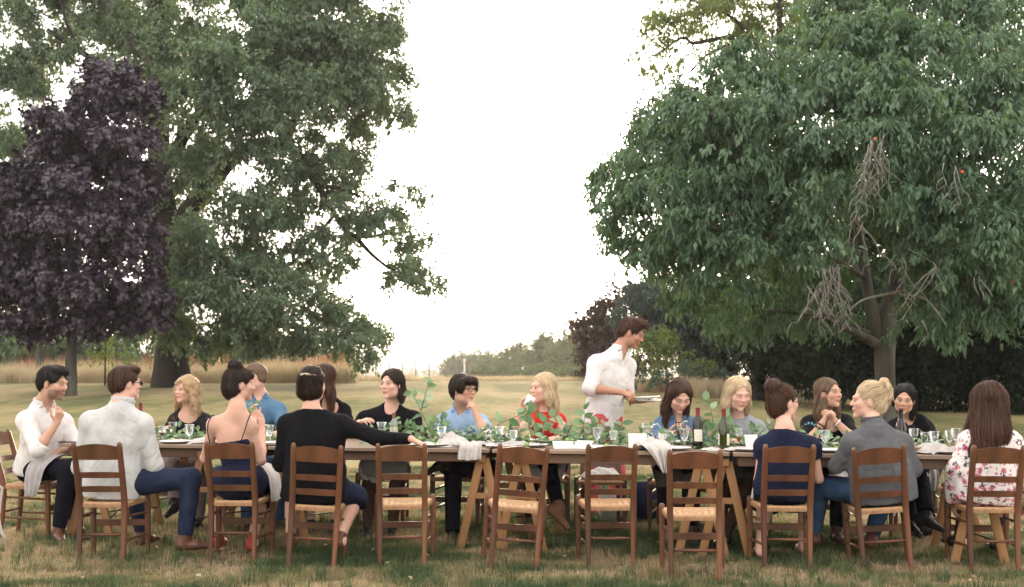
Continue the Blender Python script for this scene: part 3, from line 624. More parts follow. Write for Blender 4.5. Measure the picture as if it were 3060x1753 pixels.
def rush_seat():
    """woven rush: four triangles of cords running round the frame, rolled over its edges"""
    n = 44; hw0, hw1, y0, y1, zt = .168, .202, -.012, .405, .438
    u = np.linspace(-1, 1, n); v = np.linspace(0, 1, n); U, Vv = np.meshgrid(u, v, indexing='ij')
    y = y0 + (y1 - y0) * Vv; hw = hw0 + (hw1 - hw0) * Vv; x = U * hw
    du, dv = 1 - np.abs(U), 1 - np.abs(2 * Vv - 1); e = np.minimum(du, dv)
    cord = np.abs(np.sin(e * 17 * np.pi)); 
    z = zt - .020 * np.sin(np.clip(e, 0, 1) * np.pi / 2) ** .7 + .0035 * cord
    roll = np.clip(1 - e / .10, 0, 1); z = z - .020 * roll ** 2
    top = np.stack([x, y, z], -1).reshape(-1, 3); bot = np.stack([x * .985, y0 + .004 + (y1 - y0 - .008) * Vv, zt - .040 - .0 * z], -1).reshape(-1, 3)
    i, j = np.meshgrid(np.arange(n - 1), np.arange(n - 1), indexing='ij'); a = (i * n + j).ravel()
    q = np.stack([a, a + n, a + n + 1, a + 1], 1); N = n * n; qb = (q + N)[:, ::-1]
    edge = [k for k in range(n)] + [k * n + n - 1 for k in range(1, n)] + [(n - 1) * n + k for k in range(n - 2, -1, -1)] + [k * n for k in range(n - 2, 0, -1)]
    ed = np.array(edge); ee = np.roll(ed, -1); qe = np.stack([ed, ee, ee + N, ed + N], 1)
    me = np_mesh('seat', np.concatenate([top, bot]), np.concatenate([q, qb, qe]), True, tint=np.concatenate([(.15 + .45 * cord * (.8 + .2 * (du < dv))).ravel(), np.full(N, .2)]))
    sharp(me, 60); return me
def curved_bar(z0, z1, hw, y0, bow, th, arch=0., n=14, droop=0.):
    """a back rail: bowed backward by `bow`, its top edge arched by `arch`; follows the rake of the posts"""
    rake = lambda z: -.118 * max(0, (z - .42) / .42) ** 1.15
    vs_ = []
    for i in range(n + 1):
        u = i / n * 2 - 1; x = u * hw; a = arch * (1 - u * u) - arch; b = droop * (1 - u * u)
        for z in (z0 + b, z1 + a + b):
            yy = y0 + rake(z) - bow * (1 - u * u)
            vs_ += [(x, yy - th / 2, z), (x, yy + th / 2, z)]
    q = []
    for i in range(n):
        a = i * 4; c = a + 4
        q += [(a, c, c + 2, a + 2), (a + 1, a + 3, c + 3, c + 1), (a, a + 1, c + 1, c), (a + 2, c + 2, c + 3, a + 3)]
    q += [(0, 2, 3, 1), (n * 4, n * 4 + 1, n * 4 + 3, n * 4 + 2)]
    return np.array(vs_), np.array(q), None
def make_chair(mw):
    t = empty('dining_chair', (0, 0, 0))
    rk = lambda z: -.118 * max(0, (z - .42) / .42) ** 1.15 - .035 * max(0, (.42 - z) / .42) ** 1.6
    zs = [0, .1, .22, .36, .42, .5, .62, .74, .815, .838, .852, .858]
    rr = [.0145, .016, .0185, .0205, .021, .0205, .0195, .0185, .018, .0165, .012, .004]
    for s in (-1, 1):
        MB().add(*sweep([(s * (.150 + .006 * (z / .85)), rk(z), z) for z in zs], rr, 10, 3.2, (0, 1, 0))).build('rear_post', mw, t, auto=50)
    zf = [0, .06, .2, .36, .43, .455, .463]
    for s in (-1, 1):
        MB().add(*sweep([(s * .196, .375 + .006 * (1 - z / .46), z) for z in zf], [.0145, .016, .019, .021, .021, .019, .010], 10, 3.2, (0, 1, 0))).build('front_leg', mw, t, auto=50)
    MB().add(*curved_bar(.735, .846, .146, -.002, .018, .017, .022)).build('crest_rail', mw, t, auto=40)
    MB().add(*curved_bar(.607, .650, .146, -.001, .016, .013, .004)).build('slat', mw, t, auto=40)
    MB().add(*curved_bar(.508, .551, .146, 0, .013, .013, .004)).build('slat', mw, t, auto=40)
    new_obj('seat', rush_seat(), M_RUSH, t)
    for s in (-1, 1):
        for z0, z1 in ((.335, .320), (.175, .160)):
            MB().add(*sweep([(s * .152, rk(z0), z0), (s * .174, .19, (z0 + z1) / 2), (s * .195, .375, z1)], [.008, .0105, .008], 8)).build('stretcher', mw, t)
    MB().add(*sweep([(-.148, rk(.21), .212), (0, rk(.21) - .002, .212), (.148, rk(.21), .212)], [.009, .0115, .009], 8)).build('stretcher', mw, t)
    MB().add(*bbox((0, .378, .245), (.37, .014, .046))).build('stretcher', mw, t, auto=30)
    return t
proto = make_chair(M_WOOD); proto_far = make_chair(M_WOODD)
CH = {}
_used = set()
def place_chair(key, x, y, yaw, label, group, lean=0, src=None):
    src = src or proto
    c = src if src.name not in _used else copy_tree(src); _used.add(src.name)
    c.location = (x, y, -.012); c.rotation_euler = (0, R(lean), R(yaw)); tag(c, label, 'chair', group)
    tn = rnd.uniform(.72, 1.18)
    for k_ in c.children: k_.color = (tn * rnd.uniform(.94, 1.06), tn * rnd.uniform(.92, 1.04), tn * .96, 1)
    CH[key] = (np.array([x, y, 0.]), yaw); return c
def chair_pt(key, a, b, z):                   # a to the sitter's right ... in the chair's own frame (x across, y forward)
    p, yaw = CH[key]; c, s = math.cos(R(yaw)), math.sin(R(yaw))
    return np.array([p[0] + c * a - s * b, p[1] + s * a + c * b, z])
GN = 'wooden ladder back chairs with rush seats along the near side'
for key, px, py, yaw, lean, lab in (
        ('C2', 306, 1683, 0, 0, 'brown ladder back chair under the man in the pale grey shirt'), ('C3', 697, 1677, 0, 0, 'brown ladder back chair under the woman with the bare back'),
        ('C4', 930, 1697, 4, 3.5, 'brown ladder back chair under the woman in the black sweater'), ('C5', 1202, 1692, 2, 0, 'empty rush seat chair with a hand resting on its top rail'),
        ('C6', 1533, 1702, 2, 4.5, 'empty rush seat chair leaning slightly beside the white linen napkin'), ('C7', 1824, 1696, 0, 0, 'empty rush seat chair in front of the standing man'),
        ('C8', 2077, 1738, -6, -.5, 'empty rush seat chair pulled out in front of the two wine bottles'), ('C9', 2351, 1700, -4, 0, 'brown ladder back chair under the woman in the navy dress'),
        ('C10', 2652, 1707, -9, -5, 'brown ladder back chair under the woman in the grey blouse'), ('C11', 2968, 1706, -6, 0, 'brown ladder back chair under the woman in the floral blouse')):
    p = on_ground(px, py); place_chair(key, p[0], p[1], yaw, lab, GN, lean)
place_chair('C1', -4.03, 9.46, -93, 'brown ladder back chair at the left end under the bearded man', GN)
GF = 'dark ladder back chairs along the far side'
for key, px, t, dy, lab in (('F3', 560, 1.62, 0, 'dark chair under the woman with curly blonde hair'), ('F5', 790, 1.66, 0, 'dark chair under the man in the blue shirt'), ('F7', 975, 1.66, 0, 'dark chair under the long haired woman in black'),
                        ('F8', 1165, 1.62, 4, 'dark chair under the woman in the black cardigan'), ('F9', 1390, 1.62, 0, 'dark chair under the man with glasses'), ('F10', 1645, 1.64, 0, 'dark chair under the woman in the red top'),
                        ('F11', 1795, 1.56, 6, 'empty dark chair with a cloth on its seat before the standing man'), ('F12', 2020, 1.62, 0, 'dark chair under the woman in the denim shirt'), ('F13', 2225, 1.62, 0, 'dark chair under the woman in the grey top'),
                        ('F15', 2478, 1.66, 0, 'dark chair under the woman with clasped hands'), ('F17', 2735, 1.62, -6, 'dark chair under the dark haired woman in the black jacket')):
    p = W3(px, 1300, t); place_chair(key, p[0], p[1], 180 - 10.7 + dy, lab, GF, src=proto_far)

# white metal garden chair at the left edge: only its curved leg shows
mwm = pm('white_iron', (.62, .60, .56), (.50, .48, .44), .5, 30)
gc = empty('garden_chair', tuple(on_ground(-118, 1640)), R(8), 'white curved metal garden chair cut off by the left edge', 'chair')
sc = .62
for sx, sy in ((1, 1), (1, -1), (-1, 1), (-1, -1)):
    MB().add(*sweep([(sx * .20, sy * .18, .46), (sx * .235, sy * .21, .43), (sx * .225, sy * .20, .33), (sx * .215, sy * .19, .2), (sx * .235, sy * .21, .08), (sx * .27, sy * .24, 0)], [.011] * 6, 8)).build('leg', mwm, gc)
a = np.linspace(0, 6.283, 25)
MB().add(*lathe([(.0, .455), (.20, .452), (.225, .462), (.225, .475), (.2, .482), (.0, .476)], 28)).build('seat', mwm, gc)
MB().add(*sweep([(-.2, -.18, .47), (-.21, -.22, .7), (-.14, -.25, .9), (0, -.26, .96), (.14, -.25, .9), (.21, -.22, .7), (.2, -.18, .47)], [.011] * 7, 8)).build('back_hoop', mwm, gc)
for x in (-.09, 0, .09): MB().add(*sweep([(x * .8, -.19, .47), (x * 1.3, -.225, .7), (x * .7, -.256, .94)], [.007] * 3, 6)).build('back_bar', mwm, gc)

# ================================================================== TABLES
M_PLANK = pm('table_plank', (.29, .215, .155), (.13, .09, .063), .7, 5, .5, 22, (.12, 1, 1))
M_APRON = pm('table_apron', (.13, .08, .052), (.07, .043, .03), .8, 6, .4, 20, (.12, 1, 1))
M_TREST = pm('trestle_wood', (.33, .175, .072), (.22, .11, .045), .6, 7, .3, 20, (1, 1, .15))
M_IRON = pm('dark_iron', (.03, .03, .03), None, .5, 30)
ang = math.atan2(TU[1], TU[0]); MT = np.array([[TU[0], TV[0], 0], [TU[1], TV[1], 0], [0, 0, 1]])
def s_at(px, t=0.): 
    p = W3(px, 1340, t); return float((p[:2] - O0) @ TU)
S_EDGE = [(-3.62, -1.915, .001, 'left end'), (-1.90, -.175, .001, 'second'), (-.165, 1.565, -.001, 'third'), (1.575, 3.10, 0, 'right end')]
LABT = ['weathered plank trestle table at the left end of the row', 'weathered plank trestle table under the carafe and tall leafy branch', 'weathered plank trestle table under the white cards and linen napkins', 'weathered plank trestle table at the right end of the row']
trest = {0: (265, 602), 1: (850, 1440), 2: (1556, 2097), 3: (2168, 2930)}
for i, (s0, s1, dz, nm_) in enumerate(S_EDGE):
    c = T3((s0 + s1) / 2, .5, 0); t = empty('trestle_table', tuple(c), ang, LABT[i], 'table', 'trestle tables set end to end')
    hl = (s1 - s0) / 2; g = random.Random(i)
    for k in range(5):
        w = .2; z = TABLE_H - .013 + dz + g.uniform(-.0015, .0015)
        MB().add(*bbox((g.uniform(-.006, .006), -.4 + .2 * k, z), (2 * hl - .012 + g.uniform(-.01, .01), w - .005, .027), None, .003)).build('plank', M_PLANK, t, auto=30)
    for y in (-.44, .44): MB().add(*bbox((0, y, TABLE_H - .030 + dz - .035), (2 * hl - .09, .024, .068))).build('apron', M_APRON, t, auto=30)
    for x in (-hl + .05, hl - .05): MB().add(*bbox((x, 0, TABLE_H - .031 + dz - .03), (.03, .84, .058))).build('batten', M_APRON, t, auto=30)
    for px in trest[i]:
        sx = s_at(px, .06) - (s0 + s1) / 2
        zt = TABLE_H - .030 + dz - .075
        MB().add(*bbox((sx, 0, zt + .031), (.05, .92, .055))).build('trestle_beam', M_TREST, t, auto=30)
        for y in (-.40, .40):
            for s in (-1, 1):
                a, b = V(sx + s * .018, y, zt + .03), V(sx + s * .17, y * 1.04, -.01)
                MB().add(*sweep([a, b], [(.030, .017)] * 2, 8, 6, (0, 1, 0))).build('trestle_leg', M_TREST, t, auto=40)
            MB().add(*bbox((sx, y + .0, .40), (.20, .022, .045))).build('trestle_rail', M_TREST, t, auto=30)
        for s in (-1, 1): MB().add(*sweep([(sx + s * .155, -.41, .15), (sx - s * .0, 0, .17), (sx + s * .155, .41, .15)], [.006] * 3, 6)).build('trestle_brace', M_IRON, t)

# ================================================================== PEOPLE: smooth solids blended from tapered limbs, meshed as one surface
class Sdf:
    def __init__(s): s.pr = []
    def cone(s, a, b, ra, rb=None, k=.02, flat=None, cap=False, op=0):
        a, b = np.asarray(a, float), np.asarray(b, float); rb = ra if rb is None else rb; r = max(ra, rb) + k + .012
        s.pr.append(('c', (a, b, ra, rb, flat, cap), np.minimum(a, b) - r, np.maximum(a, b) + r, k, op)); return s
    def ell(s, c, r, M=None, k=.02, op=0):
        c = np.asarray(c, float); r = np.asarray(r, float); M = np.eye(3) if M is None else M
        e = np.sqrt(((M * r[None, :]) ** 2).sum(1)) + k + .012
        s.pr.append(('e', (c, r, M), c - e, c + e, k, op)); return s
    def mesh(s, h=.010, hf=None, fine=()):
        un = [p for p in s.pr if p[5] == 0]
        lo = np.min([p[2] for p in un], 0); hi = np.max([p[3] for p in un], 0); ax = []
        for d in range(3):
            x, out = lo[d], []
            iv = [(f[0][d], f[1][d]) for f in fine]
            while x < hi[d]:
                out.append(x); x += hf if hf and any(a <= x <= b for a, b in iv) else h
            ax.append(np.array(out))
        D = np.full([len(a) for a in ax], .06, np.float32)
        for kind, par, l, u, k, op in s.pr:
            ix = [slice(max(0, np.searchsorted(ax[d], l[d]) - 1), np.searchsorted(ax[d], u[d]) + 1) for d in range(3)]
            X, Y, Z = [ax[d][ix[d]].astype(np.float32) for d in range(3)]
            if min(len(X), len(Y), len(Z)) == 0: continue
            X, Y, Z = X[:, None, None], Y[None, :, None], Z[None, None, :]
            if kind == 'c':
                a, b, ra, rb, flat, cap = par; ba = b - a; L2 = max(float(ba @ ba), 1e-9)
                px, py, pz = X - a[0], Y - a[1], Z - a[2]
                raw = (px * ba[0] + py * ba[1] + pz * ba[2]) / L2; t = np.clip(raw, 0, 1)
                ox, oy, oz = px - t * ba[0], py - t * ba[1], pz - t * ba[2]
                q = ox * ox + oy * oy + oz * oz
                if flat is not None:
                    n, f = flat; on = ox * n[0] + oy * n[1] + oz * n[2]; q = q + on * on * (1 / f ** 2 - 1)
                d = np.sqrt(np.maximum(q, 0)) - (ra + (rb - ra) * t)
                if cap: d = np.maximum(d, (raw - 1) * math.sqrt(L2))
            else:
                c, r, M = par; px, py, pz = X - c[0], Y - c[1], Z - c[2]
                qs = [(px * M[0, i] + py * M[1, i] + pz * M[2, i]) for i in range(3)]
                k0 = np.sqrt(sum((q / r[i]) ** 2 for i, q in enumerate(qs))) + 1e-6; k1 = np.sqrt(sum((q / r[i] ** 2) ** 2 for i, q in enumerate(qs))) + 1e-6
                d = k0 * (k0 - 1) / k1
            o = D[ix[0], ix[1], ix[2]]
            if op == 0:
                hh = np.maximum(k - np.abs(o - d), 0) / k; D[ix[0], ix[1], ix[2]] = np.minimum(o, d) - hh * hh * k * .25
            else:
                d = -d; hh = np.maximum(k - np.abs(o - d), 0) / k; D[ix[0], ix[1], ix[2]] = np.maximum(o, d) + hh * hh * k * .25
        return surfnet(ax, D)
def surfnet(ax, D):
    S = D < 0; n = D.shape
    c = np.zeros([i - 1 for i in n], np.int8)
    for a in (0, 1):
        for b in (0, 1):
            for e in (0, 1): c += S[a:n[0] - 1 + a, b:n[1] - 1 + b, e:n[2] - 1 + e]
    I = np.stack(np.nonzero((c > 0) & (c < 8)), 1); N = len(I)
    vid = np.full(c.shape, -1, np.int32); vid[I[:, 0], I[:, 1], I[:, 2]] = np.arange(N)
    acc = np.zeros((N, 3)); cnt = np.zeros(N)
    for d in range(3):
        o = [e for e in range(3) if e != d]
        for a in (0, 1):
            for b in (0, 1):
                J = I.copy(); J[:, o[0]] += a; J[:, o[1]] += b; K = J.copy(); K[:, d] += 1
                d0, d1 = D[J[:, 0], J[:, 1], J[:, 2]], D[K[:, 0], K[:, 1], K[:, 2]]
                m = (d0 < 0) != (d1 < 0); t = np.where(m, d0 / np.where(d0 == d1, 1, d0 - d1), 0)
                P = np.stack([ax[e][J[:, e]] for e in range(3)], 1); P[:, d] += t * (ax[d][K[:, d]] - ax[d][J[:, d]])
                acc += P * m[:, None]; cnt += m
    Vt = acc / np.maximum(cnt, 1)[:, None]; Q = []
    for d in range(3):
        o = [e for e in range(3) if e != d]
        sl0 = [slice(None)] * 3; sl1 = [slice(None)] * 3; sl0[d] = slice(0, n[d] - 1); sl1[d] = slice(1, n[d])
        cr = S[tuple(sl0)] != S[tuple(sl1)]; E = np.stack(np.nonzero(cr), 1)
        E = E[(E[:, o[0]] > 0) & (E[:, o[1]] > 0) & (E[:, o[0]] < n[o[0]] - 1) & (E[:, o[1]] < n[o[1]] - 1)]
        def at(da, db):
            J = E.copy(); J[:, o[0]] += da; J[:, o[1]] += db; return vid[J[:, 0], J[:, 1], J[:, 2]]
        q = np.stack([at(-1, -1), at(0, -1), at(0, 0), at(-1, 0)], 1)
        ins = S[E[:, 0], E[:, 1], E[:, 2]]; flip = ins if d != 1 else ~ins
        q = np.where(flip[:, None], q, q[:, ::-1]); Q.append(q)
    Q = np.concatenate(Q); return Vt, Q[(Q >= 0).all(1)]
def vnormals(v, q):
    fn = np.cross(v[q[:, 2]] - v[q[:, 0]], v[q[:, 3]] - v[q[:, 1]]); o = np.zeros_like(v)
    for d in range(3):
        for c in range(4): o[:, d] += np.bincount(q[:, c], fn[:, d], len(v))
    return o / (np.linalg.norm(o, axis=1, keepdims=True) + 1e-12)
def folds(v, q, amp, fr, seed=0, st=(1, 1, .55)):
    """cloth: soft ridged creases along the normals"""
    p = v * np.asarray(st) * fr * 1.45 + seed * 3.7; w = p + 1.1 * np.stack([noise3(p * .45 + 9), noise3(p * .45 + 17), noise3(p * .45 + 29)], 1)
    r = np.abs(2 * noise3(w) - 1); r2 = np.abs(2 * noise3(w * np.array([1.9, 1.9, 3.2]) + 4) - 1)
    m = ss(noise3(v * 5 + seed), .3, .65)
    d = amp * .7 * ((np.sqrt(r) - .62) * (.5 + .8 * m) + .5 * (np.sqrt(r2) - .62) * (1.2 - m))
    return v + vnormals(v, q) * d[:, None]
def relax(v, q, it=1, lam=.5):
    for _ in range(it):
        o = np.zeros_like(v); c = np.zeros(len(v))
        for i in range(4):
            a, b = q[:, i], q[:, (i + 1) % 4]
            for d in range(3): o[:, d] += np.bincount(a, v[b, d], len(v))
            c += np.bincount(a, None, len(v))
        v = v + lam * (o / np.maximum(c, 1)[:, None] - v)
    return v

def skin_mat():
    m, t, b = nodes_of('skin'); k = t.links.new
    a = t.nodes.new('ShaderNodeAttribute'); a.attribute_name = 'tone'
    k(a.outputs['Color'], b.inputs['Base Color']); setin(b, Roughness=.6); b.inputs['Specular IOR Level'].default_value = .2
    b.inputs['Subsurface Weight'].default_value = .12; b.inputs['Subsurface Radius'].default_value = (.012, .005, .003); b.inputs['Subsurface Scale'].default_value = .6
    return m
M_SKIN = skin_mat()
def hair_mat(name, c0, c1, c2):
    if name in MATS: return MATS[name]
    m, t, b = nodes_of(name); k = t.links.new
    a = t.nodes.new('ShaderNodeAttribute'); a.attribute_name = 'tint'
    r = ramp(t, [c0, c1, c2]); k(a.outputs['Fac'], r.inputs[0]); k(r.outputs[0], b.inputs['Base Color'])
    setin(b, Roughness=.5); b.inputs['Specular IOR Level'].default_value = .22; MATS[name] = m; return m
H_BLACK = hair_mat('hair_black', (.004, .0035, .0035), (.009, .007, .007), (.028, .022, .020))
H_DARK = hair_mat('hair_dark', (.007, .004, .0035), (.018, .010, .008), (.060, .034, .024))
H_BROWN = hair_mat('hair_brown', (.018, .008, .005), (.048, .022, .013), (.13, .062, .036))
H_MID = hair_mat('hair_mid', (.06, .035, .022), (.13, .08, .05), (.27, .18, .11))
H_BLOND = hair_mat('hair_blond', (.22, .14, .07), (.42, .29, .16), (.62, .48, .30))
H_PALE = hair_mat('hair_pale', (.30, .21, .12), (.52, .39, .24), (.72, .60, .42))
M_EYEW = pm('eye_white', (.36, .31, .29), None, .4, 5); M_IRIS = pm('eye_iris', (.035, .025, .02), None, .15, 5)
M_LENS = pm('dark_lens', (.02, .02, .022), None, .1, 5, spec=.6); M_FRAME = pm('glasses_frame', (.025, .018, .015), None, .3, 5)
def cloth(name, c, c2=None, rough=.85, sc=14, bump=.25, sheen=0): return pm(name, c, c2 or tuple(x * .86 for x in c), rough, sc, bump, 160, sheen=sheen, spec=.10, crease=.38)
C_WHITE = cloth('white_linen', (.66, .635, .62)); C_PALE = cloth('pale_grey_oxford', (.50, .503, .497)); C_DENIM = cloth('dark_denim', (.020, .028, .055), (.011, .017, .036)); C_BLACKJ = cloth('black_denim', (.006, .0065, .012))
C_NAVY = cloth('navy_cotton', (.011, .015, .036)); C_BLACK = cloth('black_knit', (.0045, .0045, .0065)); C_BLUE = cloth('mid_blue_cotton', (.085, .17, .27)); C_CHAMB = cloth('light_blue_cotton', (.27, .39, .55)); C_RED = cloth('red_silk', (.55, .035, .022))
C_CORAL = cloth('coral_cotton', (.52, .10, .105)); C_LDENIM = cloth('light_denim', (.12, .19, .29), (.08, .13, .21)); C_GREYT = cloth('grey_marl', (.27, .29, .31)); C_SLATE = cloth('slate_silk', (.105, .108, .115)); C_JEAN = cloth('blue_jean', (.045, .085, .17), (.03, .06, .12))
C_SKIRT = cloth('grey_skirt', (.30, .30, .31)); C_DSKIRT = cloth('dark_grey_skirt', (.075, .075, .08)); C_TIGHT = cloth('brown_tights', (.065, .035, .026)); C_NAPK = cloth('linen_napkin', (.55, .53, .49)); C_DNAPK = cloth('dark_napkin', (.11, .095, .095)); C_MAUVE = cloth('mauve_cloth', (.26, .20, .20))
M_BROWNSHOE = pm('brown_leather', (.12, .05, .03), (.07, .03, .02), .4, 12); M_BLACKSHOE = pm('black_leather', (.014, .013, .013), None, .4, 12); M_TANSHOE = pm('tan_suede', (.17, .085, .045), (.12, .06, .03), .9, 12); M_REDSHOE = pm('red_leather', (.30, .04, .03), None, .5, 12); M_GREYSHOE = pm('grey_canvas', (.3, .3, .32), None, .8, 12)
M_GOLD = pm('gold', (.7, .5, .2), None, .3, 5, metal=1); M_SILVER = pm('silver', (.7, .7, .72), None, .25, 5, metal=1)
def pattern_mat(name, base, spots):
    """printed cloth: coloured blots on a base colour; spots = [(colour, cell size, radius, seed)]"""
    m, t, b = nodes_of(name); k = t.links.new; tcx = t.nodes.new('ShaderNodeTexCoord'); cur = None
    dn = t.nodes.new('ShaderNodeTexNoise'); dn.inputs['Scale'].default_value = 60; k(tcx.outputs['Object'], dn.inputs['Vector'])
    for col, sc_, rad, sd, jag in spots:
        mpx = t.nodes.new('ShaderNodeMapping'); mpx.inputs['Location'].default_value = (sd, sd * 1.7, sd * .6); k(tcx.outputs['Object'], mpx.inputs[0])
        ad = t.nodes.new('ShaderNodeVectorMath'); ad.operation = 'MULTIPLY_ADD'; ad.inputs[1].default_value = (jag,) * 3; k(dn.outputs['Color'], ad.inputs[0]); k(mpx.outputs[0], ad.inputs[2])
        vo = t.nodes.new('ShaderNodeTexVoronoi'); vo.inputs['Scale'].default_value = sc_; k(ad.outputs[0], vo.inputs['Vector'])
        mr = t.nodes.new('ShaderNodeMapRange'); mr.inputs['From Min'].default_value = rad; mr.inputs['From Max'].default_value = rad * 1.15; mr.inputs['To Min'].default_value = 1; mr.inputs['To Max'].default_value = 0
        k(vo.outputs['Distance'], mr.inputs['Value'])
        mx_ = t.nodes.new('ShaderNodeMix'); mx_.data_type = 'RGBA'; k(mr.outputs[0], mx_.inputs['Factor']); mx_.inputs['B'].default_value = (*col, 1)
        if cur is None: mx_.inputs['A'].default_value = (*base, 1)
        else: k(cur, mx_.inputs['A'])
        cur = mx_.outputs['Result']
    k(cur, b.inputs['Base Color']); setin(b, Roughness=.85); b.inputs['Specular IOR Level'].default_value = .15
    MATS[name] = m; return m
C_FLORAL = pattern_mat('floral_print', (.68, .64, .62), [((.46, .15, .19), 17, .34, 1.3, .05), ((.34, .05, .09), 17, .17, 1.3, .05), ((.035, .045, .08), 16, .24, 5.9, .08), ((.46, .14, .18), 26, .20, 3.1, .04)])
C_LACE = pattern_mat('black_lace', (.014, .013, .015), [((.16, .11, .07), 26, .20, 2.2, .06)])
C_DOTS = pattern_mat('dotted_print', (.012, .012, .014), [((.55, .55, .55), 22, .20, 1.1, .02)])
C_EMBR = cloth('black_embroidered', (.006, .0055, .007))

SKINS = {'fair': (.56, .335, .25), 'pink': (.60, .36, .28), 'tan': (.40, .215, .145), 'warm': (.48, .285, .20), 'olive': (.40, .235, .16)}
def head_frame(yaw, pitch=0, roll=0):
    f = V(math.sin(R(yaw)), -math.cos(R(yaw)), 0); z = V(0, 0, 1)
    Yl = f * math.cos(R(pitch)) - z * math.sin(R(pitch)); Zl = z * math.cos(R(pitch)) + f * math.sin(R(pitch)); Xl = np.cross(Yl, Zl)
    c, s = math.cos(R(roll)), math.sin(R(roll))
    return np.stack([Xl * c - Zl * s, Yl, Zl * c + Xl * s], 1)
def add_hand(S, w, f, n, right, curl=.5, sc=1., spread=1.):
    f = unit(f); n = unit(np.asarray(n, float) - f * np.dot(n, f)); u = np.cross(f, n) * (1 if right else -1)
    Ls = [(.042, .025, .020), (.046, .029, .021), (.042, .027, .020), (.033, .021, .018)]
    for i in range(4):
        b = w + (f * (.086 - (.004, 0, .004, .012)[i]) + u * (.029 - .0195 * i)) * sc
        S.cone(w + u * (.013 - .0085 * i) * sc + f * .006, b, .0135 * sc, .0108 * sc, .014)
        d = unit(f + u * (.13 - .09 * i) * spread); p = b; a = 0
        for j in range(3):
            a += curl * (.75, .95, .6)[j] * (1 + .06 * i); dd = d * math.cos(a) + n * math.sin(a); e = p + dd * Ls[i][j] * sc
            S.cone(p, e, (.0092, .0083, .0075)[j] * sc, (.0083, .0075, .0062)[j] * sc, .004); p = e
    t = unit(f * .65 + u * .7 + n * .35); p = w + (u * .018 + f * .012 + n * .004) * sc; e = p + t * .046 * sc; S.cone(p, e, .0145 * sc, .0112 * sc, .012)
    t2 = unit(t + f * .5 - u * .3 + n * .25 * curl); e2 = e + t2 * .032 * sc; S.cone(e, e2, .0108 * sc, .0095 * sc, .005); e3 = e2 + unit(t2 + f * .3) * .025 * sc; S.cone(e2, e3, .0093 * sc, .007 * sc, .005)
    return (np.minimum(w, w + f * .1) - .10, np.maximum(w, w + f * .1) + .10)
def ss(x, a, b): t = np.clip((x - a) / (b - a), 0, 1); return t * t * (3 - 2 * t)

class Person: pass
def child(p, name, v, q, mat, tint=None, tname='tint', smooth=True):
    me = np_mesh(name, v - p.base, q, smooth, tint=tint, tname=tname); return new_obj(name, me, mat, p.ob)
def mb_child(p, name, mb, mat, **k):
    for i in range(len(mb.v)): mb.v[i] = mb.v[i] - p.base
    return mb.build(name, mat, p.ob, **k)

